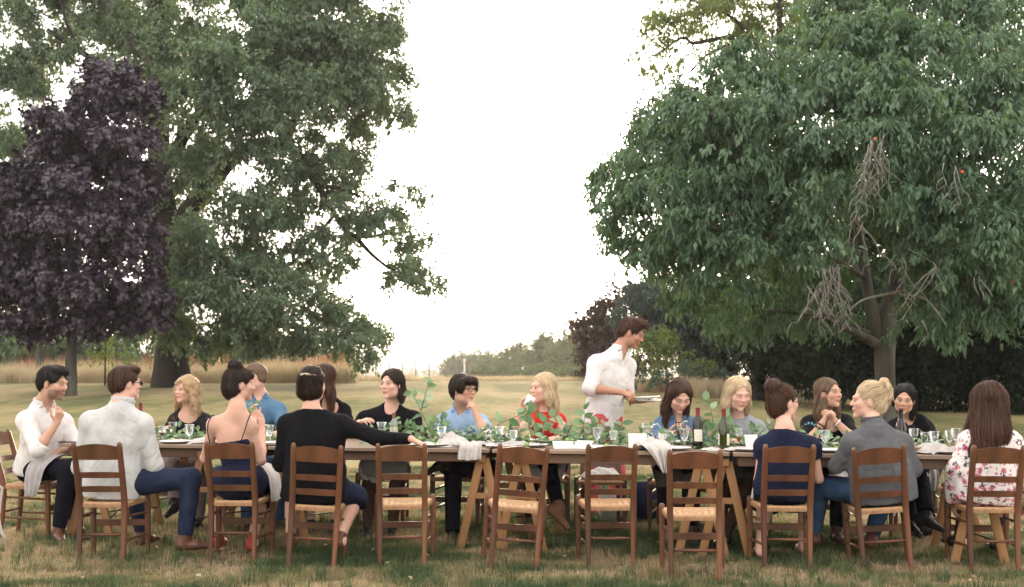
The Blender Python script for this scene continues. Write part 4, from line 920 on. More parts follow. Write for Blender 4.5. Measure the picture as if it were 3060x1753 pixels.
def person(key, label, hd, nk, sl, sr, arms, legs=None, face=1, yaw=0, pitch=0, roll=0, hs=1., male=False, skin='fair', hair=None, hstyle='short', brow=(.04, .025, .018), stubble=0, eyes=True, look=0,
           chair=None, pelv=None, bw=1., bd=1., bust=0, top=None, bottom=None, shoes=None, legskin=False, lips=None, beard=0):
    sk_ = np.array(SKINS[skin]); lips = tuple(sk_ * np.array((.92, .62, .62))) if male else tuple(sk_ * np.array((.90, .50, .50)))
    p = Person(); p.key = key; W = lambda a: np.asarray(a, float) if isinstance(a, np.ndarray) else W3(*a)
    H, N, A, B = W(hd), W(nk), W(sl), W(sr); M = head_frame(yaw, pitch, roll); p.H, p.M, p.hs = H, M, hs
    hp = lambda x, y, z: H + M @ (np.array([x, y, z]) * hs)
    p.hp = hp
    P = W(pelv) if pelv is not None else chair_pt(chair, 0, .20, .535)
    C = (A + B) / 2; lx = unit(B - A); A = A + lx * .056 * bw - V(0, 0, .046); B = B - lx * .056 * bw - V(0, 0, .046); C = (A + B) / 2; hw = np.linalg.norm(B - A) / 2
    up = unit(C - P); fw = unit(np.cross(lx, up)) * face; up2 = unit(np.cross(fw, np.cross(up, fw))); rt = np.cross(fw, up)
    F = np.stack([rt, fw, up], 1); p.C, p.P, p.N, p.fw, p.up, p.rt, p.F, p.hw = C, P, N, fw, up, rt, F, hw
    p.base = np.array([P[0], P[1], 0.])
    m = 1. if male else .88
    J = {}
    for side, sh in (('l', A), ('r', B)):
        d = arms[side]; J['s' + side] = sh; J['e' + side] = W(d[0]); J['w' + side] = W(d[1]); right = np.dot((sh - C), rt) > 0; J['R' + side] = right
    lw = P + rt * 0
    if legs:
        for side in 'lr':
            d = legs[side]; sg = -1 if side == 'l' else 1; J['h' + side] = P + lx * sg * .085 * bw + fw * .02; J['k' + side] = W(d[0]); J['a' + side] = W(d[1]); J['t' + side] = np.asarray(d[2], float)
    p.J = J
    def torso(S, e, k=.05, lower=True, chest=True):
        L = np.linalg.norm(C - P)
        if chest:
            S.ell(C - up * .100, (hw * .92 + .012 + e, .098 * bd + e, .150 + e), F, k + .02); S.ell(C - up * .030 - fw * .012, (hw * .62 + e, .074 * bd + e, .085 + e), F, k)
            for sh in (A, B): S.ell(sh, (.049 * m + e * .7,) * 3, None, k + .02); S.cone(N - up * .050, sh - up * .002, .054 * m + e * .7, .040 * m + e * .5, k + .02)
            if bust:
                for s in (-1, 1): S.ell(C - up * .125 + fw * (.085 * bd) + rt * s * .072, (.058 * bust + e * .5, .05 * bust + e * .5, .058 * bust + e * .5), F, .035)
        S.cone(C - up * .14, P + up * .05, hw * .80 * bw + e, hw * .80 * bw + e, k, (fw, .62 * bd))
        if lower: S.ell(P, (.158 * bw + e, .122 * bd + e, .125 + e), F, k)
    # ---- the body: one surface from head to fingertips
    S = Sdf(); torso(S, -.006)
    for c, r in (((0, -.018, .032), (.0745, .093, .084)), ((0, .022, -.032), (.058, .067, .080)), ((0, -.03, -.02), (.066, .07, .07))): S.ell(hp(*c), np.array(r) * hs, M, .03 * hs)
    for s in (-1, 1):
        S.ell(hp(s * (.043 if male else .039), .012, -.064), np.array((.022, .034, .024)) * hs * (1.08 if male else .93), M, .03); S.ell(hp(s * .040, .060, -.016), np.array((.022, .021, .020)) * hs, M, .03)
        S.cone(hp(s * .014, .0835, .027), hp(s * .046, .070, .026), .0095 * hs, .009 * hs, .016)
        S.ell(hp(s * .031, .0995, .006), np.array((.0185, .019, .0115)) * hs, M, .014, 1)
        S.ell(hp(s * .0755, -.008, -.004), np.array((.0085, .020, .031)) * hs, head_frame(yaw + s * -18, pitch, roll), .008)
        S.ell(hp(s * .0100, .0965, -.022), np.array((.0080, .008, .0068)) * hs, M, .006)
    S.cone(hp(0, .082, .016), hp(0, .1025, -.018), .0075 * hs, .0092 * hs, .012); S.ell(hp(0, .072, -.092), np.array((.024 if male else .019, .018, .019)) * hs, M, .02)
    S.cone(hp(-.015, .0885, -.050), hp(.015, .0885, -.050), .0052 * hs, None, .006); S.cone(hp(-.012, .0875, -.060), hp(.012, .0875, -.060), .0062 * hs, None, .006)
    S.cone(hp(-.017, .096, -.0555), hp(.017, .096, -.0555), .0028, None, .004, None, False, 1)
    nr = .056 if male else .045
    S.cone(hp(0, -.022, -.055), N, nr * hs, nr * 1.06, .03); S.cone(N, C - up * .02, nr * 1.05, nr * 1.1, .04)
    fine = [(hp(0, 0, 0) - .15 * hs, hp(0, 0, 0) + .15 * hs)]
    for side in 'lr':
        s_, e_, w_ = J['s' + side], J['e' + side], J['w' + side]; r1, r2, r3 = .047 * m * (1 + (bw - 1) * .6), .040 * m * (1 + (bw - 1) * .5), .0265 * m
        S.cone(s_, e_, r1, r2 * .95, .03); fm = e_ + (w_ - e_) * .3; S.cone(e_, fm, r2 * .92, r2 * .98, .02); S.cone(fm, w_, r2 * .98, r3, .02, None)
        d = arms[side]
        if len(d) > 2 and d[2] is not None:
            fine.append(add_hand(S, w_, d[2], d[3], J['R' + side], d[4] if len(d) > 4 else .5, .98 if male else .9, d[5] if len(d) > 5 else 1.))
    if legs:
        for side in 'lr':
            h_, k_, a_ = J['h' + side], J['k' + side], J['a' + side]; z = 1 if legskin else .9
            S.cone(h_, k_, .082 * bw * z, .054 * z, .04)
            S.cone(k_, k_ + (a_ - k_) * .3, .053 * z, .054 * z, .03); S.cone(k_ + (a_ - k_) * .3, a_, .054 * z, .034 * z, .03)
            if legskin:
                td = unit(J['t' + side]); S.cone(a_ - V(0, 0, .03), a_ - V(0, 0, .055) + td * .13, .034, .024, .03, None); S.ell(a_ - V(0, 0, .045) - td * .03, (.032, .032, .032), None, .03)
                S.cone(a_ - V(0, 0, .058) + td * .13, a_ - V(0, 0, .066) + td * .18, .026, .016, .02)
    v, q = S.mesh(.0115, .0046, fine)
    v = relax(v, q, 1, .35)
    # skin tone, point by point: lips, brows, lash lines, cheeks
    base = np.array(SKINS[skin]); col = np.tile(base, (len(v), 1)); lo = (v - H) @ M / hs; x, y, z = lo.T; ax = np.abs(x)
    col *= (1 + .10 * (noise3(v * 30) - .5))[:, None]
    def mixc(mask, c, a=1.): 
        mk = (np.clip(mask, 0, 1) * a)[:, None]; col[:] = col * (1 - mk) + np.asarray(c) * mk
    front = ss(y, .045, .065) * (np.abs(z) < .12)
    mixc(np.exp(-(((ax - .042) / .02) ** 2 + ((z + .025) / .018) ** 2)) * front, base * np.array((1.03, .78, .76)), .45); mixc(np.exp(-((x / .014) ** 2 + ((z + .02) / .016) ** 2)) * front, base * np.array((1.02, .82, .79)), .4)
    if beard or stubble: mixc(ss(-z, .028, .045) * ss(y, -.01, .025) * (1 - ss(-z, .115, .14)) * (z > -.13), np.array((.05, .035, .03)) if beard else base * .6, .85 * (beard or stubble)); mixc(np.exp(-((z + .040) / .006) ** 2) * (ax < .026) * front, (.06, .04, .035), .5 * (beard or stubble))
    mixc(np.clip(1.5 - (((x / .024) ** 2 + ((z + .0555) / .0095) ** 2)), 0, 1) * front, lips)
    mixc(np.exp(-((z + .0555) / .0022) ** 2) * (ax < .021) * front, np.array(lips) * .35, .8)
    bz = .0325 - 5.5 * (ax - .034) ** 2 - .0
    mixc(ss(.0054 - np.abs(z - bz), 0, .003) * (ax > .011) * (ax < .056) * front, brow, .72)
    if eyes: mixc(ss(.0034 - np.abs(z - (.0140 - 16 * (ax - .031) ** 2)), 0, .002) * (ax > .016) * (ax < .047) * front, (.03, .018, .014), .85)
    else: mixc(ss(.0030 - np.abs(z - (.000 + 7 * (ax - .031) ** 2)), 0, .002) * (ax > .014) * (ax < .049) * front, (.035, .02, .016), .9)
    body = new_obj('person', np_mesh('person', v - p.base, q, True, tint=col, tname='tone'), M_SKIN, None, tuple(p.base)); tag(body, label, 'person'); p.ob = body
    if eyes:
        for s in (-1, 1):
            c = hp(s * .031, .0765, .005); e = unit(M @ V(math.sin(R(look)), math.cos(R(look)), 0)); r = .0104 * hs
            a = unit(np.cross(e, M[:, 2])); b = np.cross(a, e); vs_, fs_, fm = [], [], []
            th = [0, .35, .62, .95, 1.4]; n = 12
            for t_ in th:
                for j in range(n): vs_.append(c + r * (math.cos(t_) * e + math.sin(t_) * (math.cos(j * 6.283 / n) * a + math.sin(j * 6.283 / n) * b)))
            for i in range(len(th) - 1):
                for j in range(n): fs_.append((i * n + j, i * n + (j + 1) % n, (i + 1) * n + (j + 1) % n, (i + 1) * n + j)); fm.append(1 if i < 3 and i != 99 and th[i] < .55 else 0)
            new_obj('eye', np_mesh('eye', np.array(vs_) - p.base, np.array(fs_), True, fmat=fm), [M_EYEW, M_IRIS], body)
    # ---- clothes
    if top:
        S = Sdf(); e = top.get('e', .013); mt = top['mat']; torso(S, e, .05, not top.get('nolower'))
        if top.get('long'):                       # an untucked tail
            S.cone(P + up * .08, P - up * top['long'], (.168 * bw + e), (.172 * bw + e), .05, (fw, .74 * bd), True)
        sl_ = top.get('sleeve', 'long'); ea = top.get('ea', .013)
        for side in 'lr':
            s_, e_, w_ = J['s' + side], J['e' + side], J['w' + side]; r1, r2 = .047 * m * (1 + (bw - 1) * .6), .040 * m * (1 + (bw - 1) * .5)
            if sl_ == 'none': S.ell(s_ + lx * 0, (.055 * m + .008,) * 3, None, .03); continue
            if sl_ == 'strap': continue
            fr = top.get('fr', {'long': 2, 'roll': 1.18, 'half': .98, 'short': .55, 'cap': .34}[sl_]); w = top.get('wide', 0)
            if fr <= 1.0: S.cone(s_, s_ + (e_ - s_) * fr, r1 + ea, r1 + ea + .004 + w, .035, None, True)
            else:
                S.cone(s_, e_, r1 + ea, r2 + ea + w * .5, .035); g = min(fr - 1, .98); ce = e_ + (w_ - e_) * g; S.cone(e_, ce, r2 + ea + w * .5, (r2 * (1 - g) + .0275 * m * g) + ea * .8 + w, .03, None, True)
                if sl_ == 'roll' or top.get('cuff'): S.cone(ce - unit(w_ - e_) * .035, ce + unit(w_ - e_) * .004, r2 + ea + .006 - .01 * g, r2 + ea + .006 - .012 * g, .004, None, True)
        nkt = top.get('neck', 'crew')
        nf = unit(hp(0, 0, -.06) - N)
        if nkt == 'crew': S.cone(N + nf * .2, N + nf * .012 + fw * .014, .08, .070, .01, None, True, 1)
        elif nkt == 'collar': nr2 = .071 if male else .062; S.cone(N - up * .07, N + nf * .03, nr2 + .012, nr2, .03, None, True); S.cone(N + nf * .25, N + nf * .018, .075, nr2 - .004, .01, None, True, 1); S.cone(N + fw * .06, N + fw * .11 - up * top.get('vee', .05), .030, .006, .008, None, False, 1)
        elif nkt == 'v': S.cone(N + nf * .2, N + nf * .010, .08, .072, .01, None, True, 1); S.cone(N + fw * .05, N + fw * .13 - up * top.get('vee', .14), .062, .008, .01, None, False, 1)
        elif nkt == 'scoop': S.cone(N + nf * .2, N - nf * .005, .1, .082, .012, None, True, 1); S.ell(N + fw * .085 - up * top.get('vee', .05), (.088, .075, .065), F, .02, 1)
        elif nkt == 'boat': S.ell(N + nf * .035, (.125, .10, .068), F, .02, 1)
        if top.get('cut') is not None:                         # a low cut top held by straps
            zc = W(top['cut']); S.ell(zc + up * .40, (.6, .6, .40), F, .02, 1)
            for sh in (A, B): S.ell(sh - up * .05 + unit(sh - C) * .05, (.06, .12, .11), F, .02, 1)
        v, q = S.mesh(.0105); v = folds(v, q, top.get('fold', .0055), top.get('ff', 13), hash_(key) % 17, (1, 1, .75)); child(p, top.get('name', 'shirt'), v, q, mt)
        if nkt == 'collar':
            mb = MB(); n0, r0 = N + nf * .016, .074 if male else .065
            for sgn in ((0,) if not top.get('stand') else (0,)):
                pts = []; ang_ = np.linspace(-2.45, 2.45, 17)
                for a_ in ang_: pts.append(n0 + nf * (.020 - .004 * math.cos(a_)) + (-fw * math.cos(a_) * .95 + rt * math.sin(a_)) * r0 - nf * .016 * (abs(a_) / 2.45) ** 4)
                mb.add(*sweep(pts, [(.0065, .012)] + [(.0065, .023)] * 15 + [(.0065, .030)], 8, 3, nf))
                for s in (-1, 1):
                    t0 = pts[-1] if s > 0 else pts[0]; mb.add(*sweep([t0 + nf * .012, t0 - nf * .010 + fw * .018 + rt * s * .012, t0 - nf * .040 + fw * .020 + rt * s * .020], [(.022, .005), (.018, .005), (.004, .003)], 8, 3, fw))
            mb_child(p, 'collar', mb, mt)
        if top.get('straps'):
            for path in top['straps']: mb_child(p, 'strap', MB().add(*sweep([W(a) for a in path], [.0042] * len(path), 6)), mt)
    if bottom:
        S = Sdf(); e = bottom.get('e', .014); kind = bottom['kind']; mt = bottom['mat']
        S.ell(P, (.160 * bw + e, .124 * bd + e, .118 + e), F, .05)
        if kind == 'trousers':
            for side in 'lr':
                h_, k_, a_ = J['h' + side], J['k' + side], J['a' + side]; f = bottom.get('len', .97)
                S.cone(h_, k_, .084 * bw + e, .060 + e, .045); S.cone(k_, k_ + (a_ - k_) * f, .058 + e, .040 + e + bottom.get('flare', 0), .03, None, True)
        else:
            Lh = bottom.get('len', .3)
            for side in 'lr':
                h_, k_, a_ = J['h' + side], J['k' + side], J['a' + side]; S.cone(h_, k_, .090 * bw + e, .070 + e, .06)
                if Lh > 0: S.cone(k_ - unit(a_ - k_) * .0, k_ + (a_ - k_) * Lh, .070 + e, .080 + e, .06, None, True)
            km = (J['kl'] + J['kr']) / 2; S.cone(P, km, .10 * bw + e, .075 + e, .07)
            if Lh > 0: am = (J['al'] + J['ar']) / 2; S.cone(km, km + (am - km) * Lh, .085 + e, .095 + e, .07, None, True)
        v, q = S.mesh(.0115); v = folds(v, q, .005, 11, hash_(key) % 13 + 3); child(p, bottom.get('name', kind), v, q, mt)
    if bottom and bottom.get('tights'):
        S = Sdf()
        for side in 'lr':
            h_, k_, a_ = J['h' + side], J['k' + side], J['a' + side]; S.cone(h_, k_, .080 * bw, .058, .03); S.cone(k_, k_ + (a_ - k_) * .3, .058, .060, .03); S.cone(k_ + (a_ - k_) * .3, a_, .060, .040, .03)
        v, q = S.mesh(.011); child(p, 'tights', v, q, C_TIGHT)
    if shoes:
        for side in 'lr':
            a_ = J['a' + side]; td = unit(J['t' + side]); S = Sdf(); dn = unit(a_ - J['k' + side]); dn = unit(dn - td * np.dot(dn, td)); heel = a_ + dn * .055 - td * .028; k_ = shoes.get('k', 1.)
            S.cone(heel, heel + td * .10, .036 * k_, .037 * k_, .02); S.cone(heel + td * .10 + dn * .004, heel + td * .20 + dn * .012, .037 * k_, .026 * k_, .02, (dn, .85)); S.cone(heel, a_ + dn * .0, .036 * k_, .040 * k_, .03)
            if shoes.get('boot'): S.cone(a_, a_ + (J['k' + side] - a_) * shoes['boot'], .043, .052, .02, None, True)
            S.cone(heel + dn * .040 - td * .06, heel + dn * .040 + td * .26, .03, .03, .004, None, False, 1) if False else None
            v, q = S.mesh(.0085); child(p, 'shoe', v, q, shoes['mat'])
    if hair: do_hair(p, hair, hstyle)
    p.body = (v, q)
    return p

# ---- hair: a shaped mass with many thin strands lying on it
def do_hair(p, mat, st):
    hp, M, hs, key = p.hp, p.M, p.hs, p.key; S = Sdf(); E = lambda c, r, k=.02, op=0: S.ell(hp(*c), np.array(r) * hs, M, k, op)
    kind = st['kind']; pole = st.get('pole', (0, .055, .118)); target = st.get('to'); nst, steps, step, w = int(st.get('n', 260) * 3.2), st.get('steps', 9), .013, st.get('w', .0068) * .42; wig = st.get('wig', .0); grav = st.get('grav', .6)
    t_ = st.get('th', 1.)
    if kind == 'buzz': E((0, -.020, .036), (.0785, .0975, .0885)); E((0, -.05, -.01), (.073, .065, .06))
    else: E((0, -.024, .038), (.083 * t_, .103 * t_, .091 * t_))
    if kind in ('short', 'bowl', 'buzz'):
        if kind == 'short': E((0, -.055, -.01), (.077, .068, .065)); E((0, .052, .100), (.060, .042, .028)); E((.0, .01, .108), (.062, .075, .028))
        if kind == 'bowl': E((0, -.04, .0), (.088, .085, .085)); E((0, .055, .070), (.074, .052, .036)); [E((s * .072, .03, .03), (.022, .045, .055)) for s in (-1, 1)]
        E((0, .112, -.022 if kind != 'bowl' else -.058), (.068, .080, .106), .012, 1)
        [E((s * .09, .016, -.045), (.032, .055, .05 if kind != 'bowl' else .035), .012, 1) for s in (-1, 1)]
        [E((s * .092, -.006, -.012), (.03, .020, .032), .008, 1) for s in (-1, 1)] if kind != 'bowl' else None
        E((0, -.03, -.165), (.14, .15, .10), .012, 1)
    else:
        ff = st.get('face', (0, .114, -.012)); E(ff, st.get('facer', (.061, .086, .104)), .012, 1)
        if kind == 'updo':
            E((0, -.045, -.005), (.078, .075, .080))
            if st.get('ears', True): [E((s * .094, .002, -.020), (.036, .040, .046), .01, 1) for s in (-1, 1)]
            E((0, .03, -.17), (.12, .14, .10), .015, 1)
            for c, r in st.get('buns', []): E(c, r, .007)
            if st.get('fringe'): E((0, .066, .074), (.056, .030, .030), .012)
        if kind == 'long':
            ln, bk, wd = st.get('len', .28), st.get('back', 1), st.get('wide', .086); fl = M[:, 1]
            down = lambda a, b, c: hp(a, b, c)
            for s in (-1, 1):
                side_l = st.get('lenl', ln) if s > 0 else st.get('lenr', ln)
                S.cone(hp(s * .070, st.get('fy', .005), .03), hp(s * wd, st.get('fy', .005) - .01, -side_l * .55), .030 * hs, .034 * hs, .03, (M[:, 0], .7)); S.cone(hp(s * wd, st.get('fy', .005) - .01, -side_l * .55), hp(s * wd * st.get('flare', 1), st.get('fy', .005) + st.get('tipy', -.005), -side_l), .034 * hs, .020 * hs, .03, (M[:, 0], .7))
            if bk: S.cone(hp(0, -.060, .02), hp(0, -.082, -ln * .6), st.get('bkr', .082) * hs, st.get('bkr', .082) * 1.02 * hs, .03, (M[:, 1], .48)); S.cone(hp(0, -.082, -ln * .6), hp(st.get('tipx', 0), -.088, -ln), st.get('bkr', .082) * 1.02 * hs, st.get('tipr', .060) * hs, .03, (M[:, 1], .42))
            for c, r in st.get('extra', []): E(c, r)
            if st.get('ear'): E((st['ear'] * .094, .012, -.012), (.034, .030, .036), .01, 1)
        if kind == 'pony':
            E((0, -.045, -.01), (.078, .075, .082)); [E((s * .094, .004, -.022), (.034, .036, .042), .01, 1) for s in (-1, 1)]; E((0, .03, -.17), (.12, .14, .10), .015, 1)
            a, b, c = st['tail']; S.cone(hp(*a), hp(*b), .032, .030, .02); S.cone(hp(*b), hp(*c), .030, .014, .02)
    v, q = S.mesh(.0072); n0 = noise3(v * 55 + 3)
    v = v + vnormals(v, q) * ((noise3(v * np.array([90, 90, 26]) + 7) - .5) * .0035 * (0 if kind == 'buzz' else 1) + (noise3(v * 24) - .5) * st.get('lump', .004))[:, None]
    mb = MB(); mb.add(v, q, tint=np.clip(.30 + .35 * (n0 - .5), 0, 1))
    nm = vnormals(v, q); tree_ = BVHTree.FromPolygons(v.tolist(), q.tolist()); g = np.random.default_rng(hash_(key)); pl = hp(*pole); tg = hp(*target) if target else None
    if kind != 'buzz':
        for i in range(nst):
            j = g.integers(len(v)); pnt = v[j].copy(); pts, ns = [], []
            for s_ in range(steps):
                r = tree_.find_nearest(Vector(pnt))
                if r[0] is None: break
                pnt = np.array(r[0]); nn = np.array(r[1]); pts.append(pnt.copy()); ns.append(nn)
                d = (unit(tg - pnt) if tg is not None else unit(pnt - pl) * .8 + V(0, 0, -grav)) + g.normal(size=3) * (.12 + wig)
                d = unit(d - nn * np.dot(d, nn)); pnt = pnt + d * step
            if len(pts) < 4: continue
            pts, ns = np.array(pts), np.array(ns); lift = g.uniform(.0005, .0040) if i % 9 else g.uniform(.004, .013); k = len(pts); tt = np.linspace(0, 1, k); tang = np.gradient(pts, axis=0)
            sd = np.cross(tang, ns); sd /= np.linalg.norm(sd, axis=1, keepdims=True) + 1e-9
            wv = w * g.uniform(.6, 1.3) * np.sin(np.clip(tt * .9 + .12, 0, 1) * np.pi) ** .6
            off = ns * (lift + (st.get('fly', .008) * tt ** 3 * g.random()))[:, None]
            ev = np.stack([pts + off - sd * wv[:, None] / 2 - ns * .001, pts + off + ns * wv[:, None] * .25, pts + off + sd * wv[:, None] / 2 - ns * .001], 1).reshape(-1, 3)
            a = np.arange(k - 1) * 3; qq = np.concatenate([np.stack([a, a + 1, a + 4, a + 3], 1), np.stack([a + 1, a + 2, a + 5, a + 4], 1)])
            mb.add(ev, qq, tint=float(np.clip(g.normal(.5, .34), 0, 1)))
    if st.get('curl'):
        for i in range(int(st['curl'] * 2.2)):
            j = g.integers(len(v)); c = v[j] + nm[j] * g.uniform(-.006, .010)
            if c[2] > hp(0, 0, .075)[2]: ln = .09
            else: ln = g.uniform(.05, .10)
            ph = g.random() * 6.28; rr = g.uniform(.006, .012); out = (c - p.H) * V(1, 1, 0); out = unit(out); pts = []
            for s_ in range(12):
                u = s_ / 11; pts.append(c + V(0, 0, -ln * u) + out * (.012 * u) + rr * V(math.cos(ph + u * 9), math.sin(ph + u * 9), .3 * math.sin(ph + u * 9)))
            a_, b_, c_ = sweep(pts, [.0019 * (1.1 - .6 * k_ / 11) for k_ in range(12)], 4); mb.add(a_, b_, c_, tint=float(np.clip(g.normal(.6, .22), 0, 1)))
    mb_child(p, 'hair', mb, mat, tint=True)
def hash_(s): return sum((i + 1) * ord(c) for i, c in enumerate(s))
def glasses(p, dark=False):
    mb = MB(); hp = p.hp
    for s in (-1, 1):
        a = np.linspace(0, 6.283, 15)[:-1]; pts = [hp(s * .031 + .024 * math.cos(t), .099 - .10 * (abs(s * .031 + .024 * math.cos(t)) ** 1.6), .006 + .0175 * math.sin(t)) for t in a]; pts.append(pts[0])
        mb.add(*sweep(pts, [.0022] * len(pts), 5, caps=False)); mb.add(*sweep([hp(s * .055, .090, .012), hp(s * .072, .05, .010), hp(s * .079, -.005, .008)], [.0024] * 3, 5))
    mb.add(*sweep([hp(-.008, .099, .009), hp(.008, .099, .009)], [.002] * 2, 5)); o = mb_child(p, 'glasses', mb, M_FRAME)
    lb = MB()
    for s in (-1, 1):
        pts = [hp(s * .031, .098, .006)] + [hp(s * .031 + .023 * math.cos(t), .0985 - .10 * (abs(s * .031 + .023 * math.cos(t)) ** 1.6), .006 + .0165 * math.sin(t)) for t in np.linspace(0, 6.283, 13)[:-1]]
        lb.add(np.array(pts), None, np.array([(0, i + 1, (i + 1) % 12 + 1) for i in range(12)]))
    if dark: mb_child(p, 'lens', lb, M_LENS)
def earring(p, s, r=.006, hoop=False):
    mb = MB(); c = p.hp(s * .080, -.010, -.044)
    if hoop: mb.add(*sweep([c + .012 * (V(0, 0, 1) * math.cos(t) + p.M[:, 1] * math.sin(t)) for t in np.linspace(0, 6.283, 13)], [.0014] * 13, 4))
    else: mb.add(*lathe([(0, -r), (r * .8, -r * .5), (r, 0), (r * .7, r * .6), (0, r)], 10, c))
    mb_child(p, 'earring', mb, M_SILVER if not hoop else M_GOLD)

PE = {}
def near(key):
    y = chair_pt(key, 0, .2, 0)[1]
    return lambda px, py, dy=0.: WY(px, py, y + dy)
DN, UP_, LF, RT, AW, TO = V(0, 0, -1), V(0, 0, 1), V(-1, 0, 0), V(1, 0, 0), V(0, 1, 0), V(0, -1, 0)

# bearded man at the left end
PE['1'] = p = person('p01', 'bearded man in a white linen shirt raising a hand to his mouth', (160, 1146, .10), (124, 1208, .14), (60, 1238, -.08), (205, 1246, .36),
    dict(l=((113, 1343, -.12), (170, 1262, -.04), V(.35, -.1, .95), V(-.6, .5, .2), 1.0), r=((228, 1330, .30), (165, 1358, .08), V(-.95, -.25, -.25), DN + V(0, .2, 0), .45)),
    dict(l=((203, 1402, -.05), (176, 1580, -.06), V(.5, -.8, 0)), r=((222, 1396, .38), (224, 1555, .40), V(.6, -.7, 0))), yaw=78, pitch=10, hs=1.1, male=True, skin='warm', hair=H_BLACK, brow=(.012, .009, .008), beard=.75, eyes=False,
    hstyle=dict(kind='short', pole=(0, -.03, .13), n=260, grav=.35), chair='C1', top=dict(mat=C_WHITE, sleeve='roll', neck='collar', vee=.12, long=.02, fold=.0042, e=.019, ea=.022), bottom=dict(kind='trousers', mat=C_BLACKJ), shoes=dict(mat=M_BROWNSHOE, boot=.25))
# man in pale grey, back view
q_ = near('C2')
PE['2'] = p = person('p02', 'man in a pale grey shirt and jeans seen from behind with sunglasses on', q_(377, 1147, .02), q_(361, 1206, -.02), q_(246, 1240), q_(450, 1248),
    dict(l=(q_(241, 1395, .06), q_(310, 1340, .42)), r=(q_(462, 1392, .04), q_(415, 1400, .3))),
    dict(l=(q_(395, 1428, .45), q_(425, 1590, .50), V(.3, .9, 0)), r=(q_(570, 1428, .06), q_(553, 1605, .02), V(.95, .25, 0))), face=-1, yaw=128, hs=1., male=True, skin='pink', hair=H_BROWN, brow=(.06, .035, .02), hstyle=dict(kind='short', pole=(0, -.03, .13), n=240, grav=.5, w=.0045, steps=6),
    chair='C2', bw=1.05, top=dict(mat=C_PALE, sleeve='long', neck='collar', long=.10, fold=.0042, e=.019, ea=.020), bottom=dict(kind='trousers', mat=C_DENIM), shoes=dict(mat=M_BROWNSHOE, boot=.12))
glasses(p, True)
# curly blonde
PE['3'] = p = person('p03', 'woman with curly blonde hair in a black lace top on the far side', (555, 1166, 1.18), (568, 1216, 1.26), (508, 1240, 1.22), (632, 1243, 1.30),
    dict(l=((492, 1300, 1.05), (530, 1352, .85), V(.5, -.3, -.3), DN, .5), r=((640, 1315, 1.15), (590, 1350, .9), V(-.6, -.5, -.1), DN, .5)),
    dict(l=((538, 1402, .85), (518, 1500, .45), V(-.3, -.7, -.3)), r=((600, 1402, .85), (590, 1560, .75), V(0, -1, 0))), yaw=-35, hs=.97, skin='pink', hair=H_BLOND, brow=(.22, .13, .08), look=10, chair='F3', bust=1., lips=(.45, .18, .16),
    hstyle=dict(kind='long', len=.165, wide=.112, flare=1.15, th=1.14, n=60, curl=330, lump=.022, facer=(.060, .082, .104), tipr=.08), top=dict(mat=C_LACE, sleeve='short', neck='scoop', vee=.03), bottom=dict(kind='trousers', mat=C_MAUVE), shoes=dict(mat=M_BLACKSHOE))
# bare back
q_ = near('C3')
PE['4'] = p = person('p04', 'woman with a high dark bun and bare back in a navy strap dress', q_(718, 1150, .03), q_(708, 1212, -.02), q_(617, 1248), q_(768, 1254),
    dict(l=(q_(612, 1370, .12), q_(680, 1330, .42)), r=(q_(780, 1376, .04), q_(783, 1284, .28), V(-.12, .15, 1), V(-.75, .5, .1), .22, .5)),
    dict(l=(q_(660, 1430, .42), q_(655, 1600, .40), V(0, 1, 0)), r=(q_(795, 1428, .36), q_(757, 1605, .16), V(-.3, .9, 0))), face=-1, yaw=115, pitch=4, hs=.99, skin='fair', hair=H_DARK, chair='C3', bd=.92, legskin=True,
    hstyle=dict(kind='updo', buns=[((0, -.045, .140), (.052, .048, .044)), ((0, -.055, -.025), (.082, .074, .092))], fringe=True, to=(0, -.05, .13), n=300), top=dict(mat=C_NAVY, sleeve='strap', neck='none', cut=q_(700, 1318), name='bodice', e=.010,
    straps=[[q_(628, 1328, -.12), q_(620, 1290, -.135), q_(622, 1262, -.10), q_(634, 1240, -.03), q_(640, 1240, .05)], [q_(718, 1325, -.13), q_(730, 1290, -.14), q_(740, 1258, -.115), q_(748, 1238, -.04), q_(748, 1240, .05)]]), bottom=dict(kind='skirt', mat=C_NAVY, len=.45), shoes=dict(mat=M_REDSHOE))
# buzz cut in blue
PE['5'] = p = person('p05', 'man with cropped hair in a blue shirt half hidden behind the bare backed woman', (757, 1126, 1.20), (775, 1180, 1.28), (722, 1205, 1.2), (850, 1212, 1.32),
    dict(l=((735, 1290, 1.0), (760, 1255, .75), V(-.2, -.2, .9), V(.5, -.5, 0), .7), r=((856, 1290, 1.15), (800, 1305, .85), V(-.8, -.5, 0), DN, .5)),
    dict(l=((740, 1400, .85), (740, 1560, .8), TO), r=((830, 1400, .9), (830, 1560, .85), TO)), yaw=-78, hs=1.02, male=True, skin='pink', hair=H_MID, hstyle=dict(kind='buzz'), chair='F5', stubble=.5, top=dict(mat=C_BLUE, sleeve='short', neck='collar', fr=.8, e=.018, ea=.02, fold=.007), bottom=dict(kind='trousers', mat=C_JEAN), shoes=dict(mat=M_BROWNSHOE))
